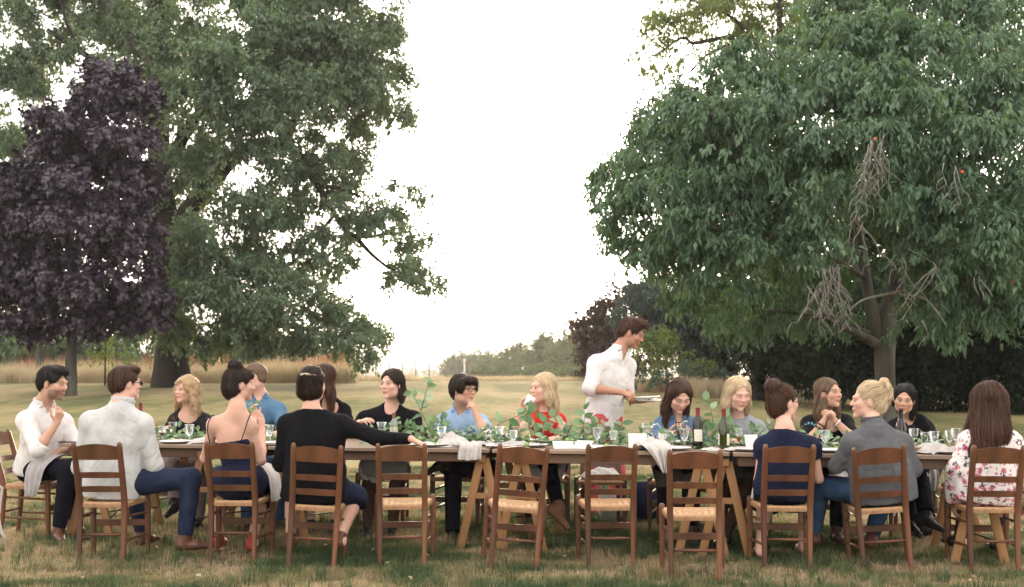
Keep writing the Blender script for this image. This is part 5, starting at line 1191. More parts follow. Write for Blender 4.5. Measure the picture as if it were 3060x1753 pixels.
# black sweater
q_ = near('C4')
PE['6'] = p = person('p06', 'woman in a loose black sweater seen from behind with her arm along the next chair', q_(934, 1152, .03), q_(930, 1214, -.02), q_(832, 1248), q_(1050, 1250),
    dict(l=(q_(838, 1385, .08), q_(880, 1350, .38)), r=(q_(1128, 1308, -.06), q_(1228, 1311, -.20), V(.85, .15, -.42), V(-.25, .2, -1), .42, 1.3)),
    dict(l=(q_(880, 1470, .30), q_(868, 1600, .22), V(0, 1, 0)), r=(q_(1058, 1488, .18), q_(1020, 1600, .0), V(-.2, .9, 0))), face=-1, yaw=168, hs=1.05, skin='fair', hair=H_DARK, chair='C4', bw=1.14, bd=1.15, legskin=True,
    hstyle=dict(kind='updo', buns=[((0, -.080, .03), (.062, .040, .058)), ((0, -.05, -.03), (.082, .068, .08))], to=(0, -.09, .05), n=320, lump=.012), top=dict(mat=C_BLACK, sleeve='long', neck='boat', long=.10, name='sweater', e=.022, ea=.016, cuff=False, fold=.007), bottom=dict(kind='skirt', mat=C_NAVY, len=.1), shoes=dict(mat=M_BROWNSHOE))
mb = MB(); mb.add(*sweep([p.hp(x, -.128 + .03 * (x / .05) ** 2, .070 + .008 * (1 - (x / .05) ** 2)) for x in np.linspace(-.058, .058, 9)], [(.003, .008)] * 9, 8)); mb_child(p, 'hair_clip', mb, pm('horn_clip', (.62, .50, .33), None, .3, 8))
# long brown hair, black
PE['7'] = p = person('p07', 'woman with long straight brown hair and a black short sleeved dress behind the black sweater', (960, 1130, 1.22), (985, 1186, 1.30), (925, 1208, 1.22), (1045, 1212, 1.34),
    dict(l=((920, 1290, 1.1), (950, 1290, .85), V(0, -.8, 0), DN, .5), r=((1052, 1290, 1.2), (1010, 1305, .9), V(-.7, -.6, 0), DN, .5)), dict(l=((930, 1400, .85), (930, 1560, .8), TO), r=((1000, 1400, .85), (1000, 1560, .8), TO)), yaw=-95, hs=1.0, skin='fair', hair=H_BROWN, chair='F7',
    hstyle=dict(kind='long', len=.24, wide=.085, tipx=0), top=dict(mat=C_BLACK, sleeve='short', neck='scoop', name='dress', fr=.45), bottom=dict(kind='skirt', mat=C_BLACK, len=.1), shoes=dict(mat=M_BLACKSHOE))
# black cardigan
PE['8'] = p = person('p08', 'dark haired woman in a black cardigan smiling toward the left end', (1169, 1149, 1.18), (1172, 1206, 1.26), (1070, 1236, 1.22), (1256, 1234, 1.26),
    dict(l=((1050, 1300, 1.1), (1072, 1262, .85), V(.75, -.6, .35), V(.2, .2, -1), .5), r=((1262, 1310, 1.1), (1200, 1312, .85), V(-.8, -.5, 0), DN, .5)),
    dict(l=((1108, 1398, .80), (1098, 1570, .72), V(-.1, -1, 0)), r=((1192, 1404, .80), (1172, 1572, .72), V(0, -1, 0))), yaw=-28, hs=1.08, skin='pink', hair=H_DARK, look=12, chair='F8', bust=1., bw=1.05, lips=(.42, .17, .15),
    hstyle=dict(kind='long', len=.08, wide=.074, lenl=.055, lenr=.125, fy=-.025, bkr=.070, n=320, pole=(0, .05, .118), ear=1, tipr=.05), top=dict(mat=C_BLACK, sleeve='long', neck='v', vee=.17, name='cardigan', e=.018, ea=.016), bottom=dict(kind='skirt', mat=C_SKIRT, len=.12, tights=True), shoes=dict(mat=M_BLACKSHOE))
# glasses
PE['9'] = p = person('p09', 'black haired man with glasses in a light blue shirt resting his chin on a fist', (1386, 1164, 1.12), (1378, 1220, 1.24), (1308, 1244, 1.20), (1456, 1250, 1.24),
    dict(l=((1298, 1320, 1.1), (1340, 1322, .8), V(.8, -.4, 0), DN, .5), r=((1452, 1292, .88), (1423, 1240, .92), V(-.25, .1, .9), V(-.7, .5, -.3), 1.15)),
    dict(l=((1355, 1392, .82), (1352, 1596, .62), V(.1, -1, 0)), r=((1465, 1398, .85), (1342, 1392, .72), V(-.75, -.1, -.6))), yaw=48, pitch=2, hs=1.08, male=True, skin='warm', hair=H_DARK, brow=(.02, .015, .012), look=-8, chair='F9', bw=1.05,
    hstyle=dict(kind='bowl', pole=(0, -.03, .13), n=300, grav=.8, w=.006), top=dict(mat=C_CHAMB, sleeve='short', neck='collar', vee=.09, fr=.8, e=.018, ea=.02, fold=.007), bottom=dict(kind='trousers', mat=C_BLACKJ, e=.018), shoes=dict(mat=M_BLACKSHOE))
glasses(p)
# red top
PE['10'] = p = person('p10', 'woman with long straight blonde hair in a red sleeveless top holding a white cup', (1622, 1161, 1.14), (1632, 1218, 1.22), (1580, 1240, 1.16), (1688, 1242, 1.26),
    dict(l=((1532, 1290, .95), (1556, 1228, .90), V(.12, .1, 1), V(.85, -.3, 0), .55), r=((1700, 1305, 1.1), (1640, 1315, .85), V(-.8, -.5, 0), DN, .5)),
    dict(l=((1585, 1396, .82), (1588, 1570, .75), V(-.1, -1, 0)), r=((1640, 1400, .80), (1672, 1520, .52), V(.55, -.5, -.5))), yaw=-58, hs=1.07, skin='pink', hair=H_PALE, brow=(.25, .16, .10), chair='F10', bust=.9, bd=.92, lips=(.50, .15, .13),
    hstyle=dict(kind='long', len=.21, wide=.080, lenl=.235, lenr=.12, n=300, facer=(.062, .084, .106)), top=dict(mat=C_RED, sleeve='none', neck='crew', name='top'), bottom=dict(kind='trousers', mat=C_BLACKJ, e=.010, len=.88), shoes=dict(mat=M_TANSHOE, boot=.3))
# standing man
yS = 10.42
def st(px, py, dy=0.): return WY(px, py, yS + dy)
PE['11'] = p = person('p11', 'standing man in a loose white shirt and coral trousers carrying a stack of plates', st(1888, 996), st(1848, 1046), st(1768, 1070, -.14), st(1888, 1078, .16),
    dict(l=(st(1764, 1160, -.20), st(1856, 1172, -.26), V(.95, -.1, -.25), V(.1, .5, -.8), .55), r=(st(1872, 1168, .14), st(1886, 1199, -.08), V(.9, -.3, -.08), V(0, .1, 1), .25)),
    dict(l=(st(1775, 1412, -.08), st(1762, 1535, -.02), V(.7, -.7, 0)), r=(st(1842, 1410, .06), st(1850, 1535, .10), V(.7, -.6, 0))), pelv=st(1800, 1250), yaw=72, pitch=24, hs=1.10, male=True, skin='tan', hair=H_BROWN, brow=(.05, .03, .02), stubble=.5, eyes=False,
    hstyle=dict(kind='short', pole=(0, -.05, .13), n=280, grav=.25, fly=.012), top=dict(mat=C_WHITE, sleeve='roll', fr=1.12, neck='collar', vee=.16, long=.065, nolower=True, fold=.006, e=.026, ea=.024, wide=.006), bottom=dict(kind='trousers', mat=C_CORAL, e=.018, len=.94, flare=.010), shoes=dict(mat=M_GREYSHOE))
mb = MB(); w_ = p.J['wr']; mb.add(*sweep([w_ + .036 * (V(0, 0, 1) * math.cos(t) + V(.3, 1, 0) * math.sin(t)) - V(.01, 0, 0) for t in np.linspace(0, 6.283, 15)], [.006] * 15, 6)); mb_child(p, 'bracelet', mb, M_GOLD)
# denim shirt, looking down
PE['12'] = p = person('p12', 'woman with long brown hair in a denim shirt looking down at a phone', (2030, 1183, 1.05), (2028, 1240, 1.20), (1958, 1250, 1.18), (2095, 1258, 1.22),
    dict(l=((1945, 1320, 1.0), (1998, 1296, .78), V(.75, -.4, .2), V(.3, .2, .9), .6), r=((2110, 1325, 1.0), (2062, 1298, .78), V(-.75, -.4, .2), V(-.3, .2, .9), .6)),
    dict(l=((1985, 1402, .82), (1990, 1590, .72), TO), r=((2062, 1402, .82), (2066, 1590, .74), TO)), yaw=12, pitch=34, hs=1.08, skin='fair', hair=H_BROWN, eyes=False, chair='F12', bust=.9,
    hstyle=dict(kind='long', len=.26, wide=.078, n=320, pole=(0, .045, .12), tipy=.045, facer=(.056, .084, .106), tipr=.07), top=dict(mat=C_LDENIM, sleeve='long', neck='collar', vee=.12, e=.016), bottom=dict(kind='trousers', mat=C_BLACKJ, e=.016, len=.9), shoes=dict(mat=M_BROWNSHOE, boot=.2))
# grey top
PE['13'] = p = person('p13', 'woman with a pale blonde bob in a grey marl top looking down', (2206, 1178, 1.10), (2208, 1236, 1.22), (2150, 1262, 1.20), (2286, 1264, 1.24),
    dict(l=((2146, 1325, 1.1), (2190, 1318, .85), V(.8, -.5, 0), DN, .5), r=((2300, 1325, 1.12), (2240, 1318, .85), V(-.8, -.5, 0), DN, .5)),
    dict(l=((2175, 1400, .82), (2150, 1560, .78), TO), r=((2248, 1420, .62), (2172, 1590, .42), V(-.5, -.8, 0))), yaw=14, pitch=16, hs=1.09, skin='pink', hair=H_PALE, brow=(.30, .20, .13), eyes=False, chair='F13', bust=.8, lips=(.45, .16, .15),
    hstyle=dict(kind='long', len=.135, wide=.083, n=300, ear=0, facer=(.060, .084, .104), tipr=.078), top=dict(mat=C_GREYT, sleeve='long', neck='crew', name='top'), bottom=dict(kind='skirt', mat=C_DSKIRT, len=.12, tights=True), shoes=dict(mat=M_BLACKSHOE))
# navy dress, bun
q_ = near('C9')
PE['14'] = p = person('p14', 'woman with a brown bun and glasses in a navy cap sleeved dress seen from behind', q_(2342, 1203, .05), q_(2345, 1272, -.02), q_(2258, 1312), q_(2450, 1314),
    dict(l=(q_(2268, 1432, .05), q_(2310, 1430, .32)), r=(q_(2446, 1430, .06), q_(2400, 1420, .34))),
    dict(l=(q_(2292, 1478, .40), q_(2272, 1630, .20), V(0, .9, 0)), r=(q_(2410, 1470, .42), q_(2400, 1620, .40), AW)), face=-1, yaw=112, pitch=2, hs=1.03, skin='pink', hair=H_BROWN, chair='C9', legskin=True, bd=1.05,
    hstyle=dict(kind='updo', buns=[((0, -.092, .108), (.056, .050, .055)), ((0, -.050, -.025), (.078, .070, .088))], to=(0, -.08, .085), n=300), top=dict(mat=C_NAVY, sleeve='cap', neck='boat', name='dress', e=.014, long=.08), bottom=dict(kind='skirt', mat=C_NAVY, len=.3))
glasses(p); earring(p, 1); earring(p, -1)
# clasped hands
PE['15'] = p = person('p15', 'woman with long light brown hair in an embroidered black top resting on clasped hands', (2478, 1176, 1.10), (2472, 1232, 1.22), (2395, 1250, 1.16), (2548, 1246, 1.24),
    dict(l=((2418, 1322, .86), (2458, 1262, .86), V(.42, .05, .9), V(.9, -.1, -.2), .95), r=((2558, 1318, .92), (2496, 1258, .88), V(-.45, .05, .9), V(-.9, .1, -.2), .95)),
    dict(l=((2440, 1400, .85), (2440, 1580, .75), TO), r=((2510, 1400, .85), (2500, 1580, .75), TO)), yaw=36, pitch=-4, hs=.99, skin='warm', hair=H_MID, brow=(.07, .04, .03), look=-8, chair='F15', bust=1., bw=1.05, lips=(.42, .16, .14),
    hstyle=dict(kind='long', len=.25, wide=.084, n=300, ear=1, facer=(.062, .084, .106)), top=dict(mat=C_EMBR, sleeve='half', neck='scoop', name='blouse', fr=.8), bottom=dict(kind='trousers', mat=C_BLACKJ), shoes=dict(mat=M_BROWNSHOE, boot=.4))
earring(p, 1, .008)
mb = MB(); c = p.J['sl'] + (p.J['el'] - p.J['sl']) * .25 + V(-.005, -.065, .0); ey = unit(TO + V(-.25, 0, .25)); ux = unit(np.cross(UP_, ey)); uy = np.cross(ey, ux)
for r0, r1, k_, cc in ((0, .024, 14, 0.), (.028, .062, 12, 1.)):
    for i in range(k_):
        a0, a1, am = [6.283 * (i + d) / k_ for d in (.1, .9, .5)]
        if r0 == 0: mb.add(np.array([c, c + r1 * (ux * math.cos(6.283 * i / k_) + uy * math.sin(6.283 * i / k_)), c + r1 * (ux * math.cos(6.283 * (i + 1) / k_) + uy * math.sin(6.283 * (i + 1) / k_))]) + ey * .006, None, [(0, 1, 2)], tint=0.)
        else: mb.add(np.array([c + r0 * (ux * math.cos(am) + uy * math.sin(am)), c + .8 * r1 * (ux * math.cos(a0) + uy * math.sin(a0)), c + r1 * (ux * math.cos(am) + uy * math.sin(am)), c + .8 * r1 * (ux * math.cos(a1) + uy * math.sin(a1))]) + ey * .003, [(0, 1, 2, 3)], None, tint=1.)
mb_child(p, 'embroidered_flower', mb, hair_mat('embroidery', (.62, .06, .16), (.35, .2, .25), (.10, .26, .30)), tint=True)
for d, cc, sd in ((.02, 'dark_bead', 'l'), (.05, 'navy_bead', 'l'), (.015, 'silver_watch', 'r')):
    w_, e_ = p.J['w' + sd], p.J['e' + sd]; ax_ = unit(e_ - w_); s1 = unit(np.cross(ax_, UP_)); s2 = np.cross(ax_, s1); c = w_ + ax_ * d; mb = MB()
    mb.add(*sweep([c + .031 * (s1 * math.cos(t) + s2 * math.sin(t)) for t in np.linspace(0, 6.283, 15)], [.0065] * 15, 6)); mb_child(p, 'bracelet', mb, {'dark_bead': M_BROWNSHOE, 'navy_bead': C_NAVY, 'silver_watch': M_SILVER}[cc])
# grey blouse
q_ = near('C10')
PE['16'] = p = person('p16', 'blonde woman with pinned up hair in a slate grey blouse', q_(2592, 1199, .05), q_(2612, 1262, -.02), q_(2520, 1302), q_(2722, 1304),
    dict(l=(q_(2502, 1394, .10), q_(2500, 1440, .34)), r=(q_(2728, 1400, .05), q_(2690, 1420, .3))),
    dict(l=(q_(2450, 1462, .30), q_(2432, 1590, .40), AW), r=(q_(2640, 1490, .40), q_(2605, 1600, .30), V(-.4, .8, 0))), face=-1, yaw=-98, hs=1.05, skin='pink', hair=H_PALE, brow=(.3, .2, .13), chair='C10', bw=1.16, bd=1.2, lips=(.5, .2, .18),
    hstyle=dict(kind='updo', buns=[((0, -.112, .045), (.042, .040, .070)), ((0, -.05, -.015), (.080, .07, .085)), ((.012, -.105, .125), (.034, .030, .030)), ((-.012, -.125, .085), (.03, .025, .035))], to=(0, -.125, .08), n=380, fly=.018, lump=.012), top=dict(mat=C_SLATE, sleeve='long', neck='collar', name='blouse', long=.09, e=.024, ea=.022, fold=.008), bottom=dict(kind='trousers', mat=C_JEAN), shoes=dict(mat=M_BROWNSHOE))
earring(p, -1, .012, True)
# black jacket, dark hair
PE['17'] = p = person('p17', 'dark haired woman in a black jacket behind the dark bottle', (2702, 1194, 1.08), (2712, 1250, 1.22), (2650, 1266, 1.16), (2785, 1264, 1.26),
    dict(l=((2640, 1330, 1.0), (2680, 1325, .8), V(.7, -.5, 0), DN, .5), r=((2795, 1325, 1.1), (2740, 1330, .85), V(-.8, -.5, 0), DN, .5)),
    dict(l=((2690, 1402, .82), (2720, 1560, .7), TO), r=((2742, 1404, .80), (2768, 1535, .55), V(.5, -.7, -.2))), yaw=-22, pitch=10, roll=-6, hs=.96, skin='warm', hair=H_BLACK, brow=(.02, .014, .012), look=-14, chair='F17', lips=(.40, .15, .14),
    hstyle=dict(kind='long', len=.09, wide=.070, lenl=.045, lenr=.15, fy=-.035, facer=(.067, .088, .104), bkr=.070, n=320, pole=(.02, .05, .118), tipr=.05), top=dict(mat=C_DOTS, sleeve='half', neck='crew', name='top'), bottom=dict(kind='trousers', mat=C_BLACKJ, e=.018), shoes=dict(mat=M_BLACKSHOE))
S = Sdf(); F_ = p.F
for s in (-1, 1):
    S.ell(p.C - p.up * .09 + p.rt * s * .090, (.085, .125, .20), F_, .04)
for sd in 'lr': S.cone(p.J['s' + sd], p.J['e' + sd], .066, .060, .04); S.cone(p.J['e' + sd], p.J['e' + sd] + (p.J['w' + sd] - p.J['e' + sd]) * .8, .060, .045, .03, None, True); S.cone(p.N, p.J['s' + sd], .055, .06, .04)
S.cone(p.N - p.up * .02, p.N + p.up * .1 + p.fw * .02, .066, .07, .01, None, False, 1); S.cone(p.C + p.up * .05 + p.fw * .14, p.C - p.up * .35 + p.fw * .14, .075, .06, .01, None, False, 1)
v, q = S.mesh(.0105); child(p, 'jacket', folds(v, q, .006, 12, 5), q, C_BLACK)
# floral blouse
q_ = near('C11')
PE['18'] = p = person('p18', 'woman with long auburn hair in a white floral blouse', q_(2950, 1202, .02), q_(2958, 1272, -.02), q_(2872, 1296), q_(3046, 1300),
    dict(l=(q_(2862, 1400, .0), q_(2852, 1500, .12), V(.1, .4, -.8), RT, .5), r=(q_(3066, 1405, .0), q_(3072, 1500, .14), V(-.1, .4, -.8), LF, .5)),
    dict(l=(q_(2885, 1478, .40), q_(2872, 1600, .12), V(-.1, .9, 0)), r=(q_(3000, 1470, .42), q_(2990, 1610, .36), AW)), face=-1, yaw=172, pitch=3, hs=1.05, skin='fair', hair=H_BROWN, chair='C11', bd=.98, bw=1.04, legskin=True,
    hstyle=dict(kind='long', len=.31, wide=.112, bkr=.115, n=560, steps=14, flare=1.12, tipx=-.05, pole=(0, .0, .125), th=1.08, tipr=.095), top=dict(mat=C_FLORAL, sleeve='long', fr=1.92, wide=.030, neck='scoop', vee=.02, name='blouse', long=.10, e=.026, ea=.022, fold=.009), bottom=dict(kind='skirt', mat=C_BLACKJ, len=.15), shoes=dict(mat=M_BLACKSHOE, boot=.45))

# ================================================================== THINGS ON THE TABLE
def tab(px, t, dz=.004): 
    p = W3(px, 1300, t); p[2] = TABLE_H + dz; return p
def glass_mat(name, tint, gl=.10, rough=.02, dens=None):
    if name in MATS: return MATS[name]
    m, t, b = nodes_of(name); k = t.links.new; t.nodes.remove(b)
    tr = t.nodes.new('ShaderNodeBsdfTransparent'); tr.inputs[0].default_value = (*tint, 1)
    g = t.nodes.new('ShaderNodeBsdfGlossy'); g.inputs['Roughness'].default_value = rough; g.inputs['Color'].default_value = (.95, .95, .95, 1)
    lw = t.nodes.new('ShaderNodeLayerWeight'); lw.inputs['Blend'].default_value = .35
    mr = t.nodes.new('ShaderNodeMapRange'); mr.inputs['To Min'].default_value = gl; mr.inputs['To Max'].default_value = .55; k(lw.outputs['Fresnel'], mr.inputs['Value'])
    ms = t.nodes.new('ShaderNodeMixShader'); k(mr.outputs[0], ms.inputs[0]); k(tr.outputs[0], ms.inputs[1]); k(g.outputs[0], ms.inputs[2]); k(ms.outputs[0], t.nodes['Material Output'].inputs[0])
    MATS[name] = m; return m
G_CLEAR = glass_mat('clear_glass', (.90, .92, .92), .10); G_GREEN = glass_mat('green_glass', (.36, .40, .10), .03); G_DKGREEN = glass_mat('dark_green_glass', (.12, .17, .055), .03); G_BLACK = glass_mat('black_glass', (.02, .02, .018), .03)
M_RED = pm('red_wine', (.09, .006, .012), None, .08, 5, spec=.5); M_AMBER = pm('amber_drink', (.45, .20, .04), None, .1, 5); M_WATER = glass_mat('water', (.86, .90, .90), .12); M_LEMON = pm('pale_lemonade', (.70, .66, .46), None, .3, 5)
M_CERAM = pm('white_ceramic', (.74, .73, .71), (.68, .67, .66), .25, 9, spec=.5); M_PAPER = pm('cream_card', (.76, .74, .69), (.70, .68, .63), .9, 14); M_LABEL = pm('wine_label', (.68, .64, .54), (.60, .56, .47), .8, 30); M_CAPS = pm('red_capsule', (.20, .022, .022), None, .35, 6); M_CAPB = pm('black_capsule', (.015, .012, .012), None, .35, 6); M_CORK = pm('brown_stopper', (.20, .075, .035), None, .6, 10)
M_PRINT = pm('grey_print', (.45, .44, .42), None, .9, 10)

def goblet(px, t, h, label, fill=None, fl=.4, flute=False):
    b = tab(px, t); g = empty('wine_glass', tuple(b), 0, label, 'glass', 'glasses along the table'); R0 = .036 * (h / .14) ** .8 * (.72 if flute else 1)
    zb = h * (.40 if not flute else .34)
    prof = [(R0 * .16, zb - .004), (R0 * .42, zb + h * .03), (R0 * .72, zb + h * .16), (R0 * .88, zb + h * .32), (R0 * .97, h * .9), (R0, h)]
    bo = MB().add(*lathe(prof, 11)).build('bowl', G_CLEAR, g, smooth=False)
    MB().add(*sweep([(R0 * math.cos(a), R0 * math.sin(a), h) for a in np.linspace(0, 6.283, 23)], [.0013] * 23, 5)).build('rim', G_CLEAR, bo)
    MB().add(*lathe([(R0 * .92, 0), (R0 * .92, .003), (R0 * .5, .008), (R0 * .17, .016), (R0 * .12, zb * .5), (R0 * .22, zb * .62), (R0 * .13, zb * .75), (R0 * .18, zb)], 12)).build('stem', G_CLEAR, g, smooth=False)
    if fill is not None:
        zf = zb + (h - zb) * fl; P_ = [(.0005, zb + .001)] + [(r * .93, z + .001) for r, z in prof if z < zf][1:]; rf = np.interp(zf, [z for r, z in prof], [r for r, z in prof]) * .93
        MB().add(*lathe(P_ + [(rf, zf), (.0005, zf)], 14)).build('drink', fill, g)
    return g
for a in ((484, .26, .125, 'small glass of red wine in front of the man in pale grey', M_RED, .34), (566, .25, .142, 'clear goblet left of the bare backed woman', None), (516, .58, .14, 'goblet standing among the garland by the curly haired woman', None), (806, .28, .142, 'goblet between the bare backed woman and the black sweater', None), (845, .62, .13, 'goblet half hidden behind the black sweater', None),
          (1320, .30, .142, 'goblet with red dregs at the foot of the tall leafy branch', M_RED, .06), (1493, .40, .14, 'larger of two goblets left of the red top', M_WATER, .3), (1535, .26, .122, 'smaller of two goblets left of the red top', M_WATER, .3), (1785, .36, .142, 'goblet left of the one with dregs by the white upright card', None), (1833, .30, .122, 'small goblet with red dregs beside the white upright card', M_RED, .12),
          (1995, .40, .122, 'small goblet above the crumpled linen napkin', None), (2045, .32, .142, 'goblet just left of the dark green bottle', None), (2208, .44, .142, 'slim glass of amber drink right of the green bottle', M_AMBER, .42, True), (2465, .34, .142, 'goblet before the woman with clasped hands', M_WATER, .35),
          (2731, .66, .142, 'goblet of red wine right of the dark bottle', M_RED, .36), (2764, .56, .122, 'small goblet right of the red wine glass', None), (2792, .32, .142, 'goblet behind the folded white napkin at the right end', None), (2838, .55, .135, 'goblet nearest the floral blouse', M_WATER, .4), (2856, .78, .14, 'goblet farthest back at the right end', None)):
    goblet(*a[:5], *(a[5:]))

def bottle(px, t, label, prof, gm, cap, capm, lab=None, labm=M_LABEL, rot=0, lab2=None, fill=None):
    b = tab(px, t); o = empty('wine_bottle', tuple(b), 0, label, 'bottle', 'bottles on the table')
    MB().add(*lathe(prof, 26)).build('glass', gm, o)
    z0, z1 = cap; rr = lambda z: float(np.interp(z, [p[1] for p in prof], [p[0] for p in prof]))
    MB().add(*lathe([(rr(z) + .0012, z) for z in np.linspace(z0, z1, 6)] + [(rr(z1) + .0016, z1 + .001), (rr(z1) + .0016, z1 + .004), (.001, z1 + .005)], 20)).build('capsule', capm, o)
    for L_, ro in ((lab, rot), (lab2, rot + 180)):
        if not L_: continue
        za, zb_, arc = L_; an = np.radians(np.linspace(-arc / 2, arc / 2, 17) - 90 + ro); r = prof[2][0] + .0009; v = []
        for a in an: v += [(r * math.cos(a), r * math.sin(a), za), (r * math.cos(a), r * math.sin(a), zb_)]
        lo_ = new_obj('label', np_mesh('label', v, np.array([(2 * i, 2 * i + 2, 2 * i + 3, 2 * i + 1) for i in range(16)])), labm, o)
    return o
BORD = [(.028, .001), (.036, .0), (.0370, .006), (.0375, .10), (.0375, .195), (.036, .208), (.028, .222), (.018, .234), (.0148, .245), (.0142, .29), (.0155, .291), (.0155, .297), (.013, .298)]
BURG = [(.028, .001), (.037, .0), (.0390, .006), (.0393, .10), (.0393, .145), (.037, .165), (.030, .19), (.0215, .215), (.0155, .24), (.0142, .26), (.0142, .29), (.0155, .291), (.0155, .297), (.013, .298)]
CLEARB = [(.028, .001), (.032, 0), (.0335, .006), (.034, .10), (.034, .150), (.031, .168), (.020, .182), (.0135, .192), (.0125, .23), (.0125, .235)]
bottle(2085, .36, 'dark green bottle with a square cream label and red capsule', BORD, G_DKGREEN, (.236, .291), M_CAPS, (.052, .140, 105))
bottle(2163, .22, 'lighter olive green bottle with a red capsule and white labels at both sides', BURG, G_GREEN, (.240, .291), M_CAPS, (.035, .118, 110), M_LABEL, 78, (.035, .118, 80))
bottle(2692, .42, 'black bottle in front of the woman in the black jacket', BURG, G_BLACK, (.228, .291), M_CAPB, (.04, .12, 120), pm('blue_label', (.14, .2, .3), None, .7, 9), 60)
bottle(420, .66, 'green bottle with a red capsule beside the man in pale grey', BURG, G_DKGREEN, (.235, .291), M_CAPS, (.05, .13, 120), M_LABEL, 50)
b = bottle(1177, .42, 'clear bottle of pale lemonade with a brown stopper', CLEARB, G_CLEAR, (.198, .236), M_CORK)
MB().add(*lathe([(.001, .004), (.030, .004), (.0322, .01), (.0322, .128), (.001, .128)], 24)).build('drink', M_LEMON, b)
# carafe and jug
c = empty('carafe', tuple(tab(1140, .50)), 0, 'squat clear glass carafe of water left of the lemonade bottle', 'carafe')
MB().add(*lathe([(.001, .004), (.050, .0), (.064, .010), (.070, .035), (.066, .060), (.050, .082), (.033, .098), (.029, .115), (.034, .140), (.044, .160)], 24)).build('glass', G_CLEAR, c)
MB().add(*lathe([(.001, .006), (.060, .010), (.066, .035), (.064, .050), (.001, .050)], 24)).build('water', M_WATER, c)
MB().add(*sweep([(.044 * math.cos(a), .044 * math.sin(a), .160) for a in np.linspace(0, 6.283, 25)], [.002] * 25, 5)).build('rim', G_CLEAR, c)
c = empty('glass_jug', tuple(tab(1935, .66)), 0, 'clear glass water jug with a curved handle behind the white card', 'jug')
MB().add(*lathe([(.001, .004), (.045, .0), (.060, .008), (.066, .040), (.060, .075), (.045, .10), (.040, .120), (.046, .150), (.052, .162)], 24)).build('glass', G_CLEAR, c)
MB().add(*lathe([(.001, .006), (.056, .010), (.0625, .040), (.058, .072), (.001, .072)], 24)).build('water', M_WATER, c)
MB().add(*sweep([(.046, 0, .150), (.075, 0, .158), (.098, 0, .130), (.098, 0, .090), (.080, 0, .055), (.062, 0, .045)], [.007, .008, .008, .008, .008, .007], 8)).build('handle', G_CLEAR, c)
# white cups, plates, bowls
def tumbler(p, label, h=.095, r=.030, tilt=(0, 0)):
    o = MB().add(*lathe([(.001, .002), (r * .8, 0), (r * .86, .004), (r * .97, h * .6), (r, h), (r * .94, h), (r * .9, h * .55), (r * .78, .008), (.001, .008)], 22)).build('cup', M_CERAM, None, tuple(p)); o.rotation_euler = (tilt[0], tilt[1], 0); tag(o, label, 'cup', 'white cups'); return o
tumbler(tab(1458, .78), 'white cup nearest the man with glasses'); tumbler(tab(1488, .80), 'white cup in the middle of three before the gap'); tumbler(tab(1514, .66), 'low white cup behind the two goblets', .07)
hw = PE['10'].J['wl']; tumbler(hw + V(.048, -.02, .045), 'white cup held in the hand of the woman in red', .085, .036, (.1, .5))
def plate(p, label, r=.125, tilt=(0, 0), cat='plate', rim=True):
    o = MB().add(*lathe([(.001, .003), (r * .55, .0), (r * .60, .003), (r * .70, .007), (r * .97, .017), (r, .019), (r * .985, .0215), (r * .72, .011), (r * .62, .0075), (.001, .0075)], 40)).build('plate', M_CERAM, None, tuple(p)); o.rotation_euler = (tilt[0], tilt[1], 0); tag(o, label, cat, 'white plates'); return o
for px, t, lab in ((525, .17, 'white plate before the man in pale grey'), (690, .20, 'white plate hidden before the bare backed woman'), (822, .17, 'white plate between the bare backed woman and the black sweater'), (1290, .19, 'white plate behind the hand on the chair rail'), (1500, .17, 'white plate under the folded grey napkin'), (1590, .30, 'white plate behind the small green plum'),
                   (1800, .17, 'white plate before the empty chair in the middle'), (2015, .17, 'white plate before the two wine bottles'), (2240, .17, 'white plate left of the woman in navy'), (2480, .17, 'white plate right of the woman in navy'), (2838, .18, 'white plate next to the floral blouse'),
                   (560, .84, 'white plate before the curly haired woman'), (960, .84, 'white plate before the long haired woman in black'), (1150, .86, 'white plate before the black cardigan'), (1395, .84, 'white plate before the man with glasses'), (1628, .84, 'white plate before the woman in red'), (2028, .86, 'white plate before the denim shirt'), (2206, .84, 'white plate before the grey marl top'), (2480, .84, 'white plate before the clasped hands'), (2712, .84, 'white plate before the black jacket')):
    plate(tab(px, t, .003), lab)
hp_ = (PE['11'].J['wl'] + PE['11'].J['wr']) / 2
pc = st(1930, 1199, -.18)
plate(pc, 'lower white plate carried by the standing man', .135, (.05, .03)); plate(pc + V(-.004, 0, .020), 'upper white plate carried by the standing man', .132, (-.02, -.05))
MB_ = MB().add(*lathe([(.001, .002), (.03, 0), (.055, .012), (.072, .035), (.075, .045), (.070, .045), (.05, .016), (.001, .010)], 26)).build('bowl', M_CERAM, None, tuple(tab(1742, .72))); tag(MB_, 'white bowl on the garland before the standing man', 'bowl')
MB_ = MB().add(*lathe([(.001, .002), (.03, 0), (.05, .012), (.062, .035), (.065, .042), (.060, .042), (.045, .016), (.001, .010)], 26)).build('bowl', pm('wood_bowl', (.42, .27, .15), (.3, .18, .1), .6, 9), None, tuple(tab(2742, .20))); tag(MB_, 'small wooden bowl at the elbow of the grey blouse', 'bowl')

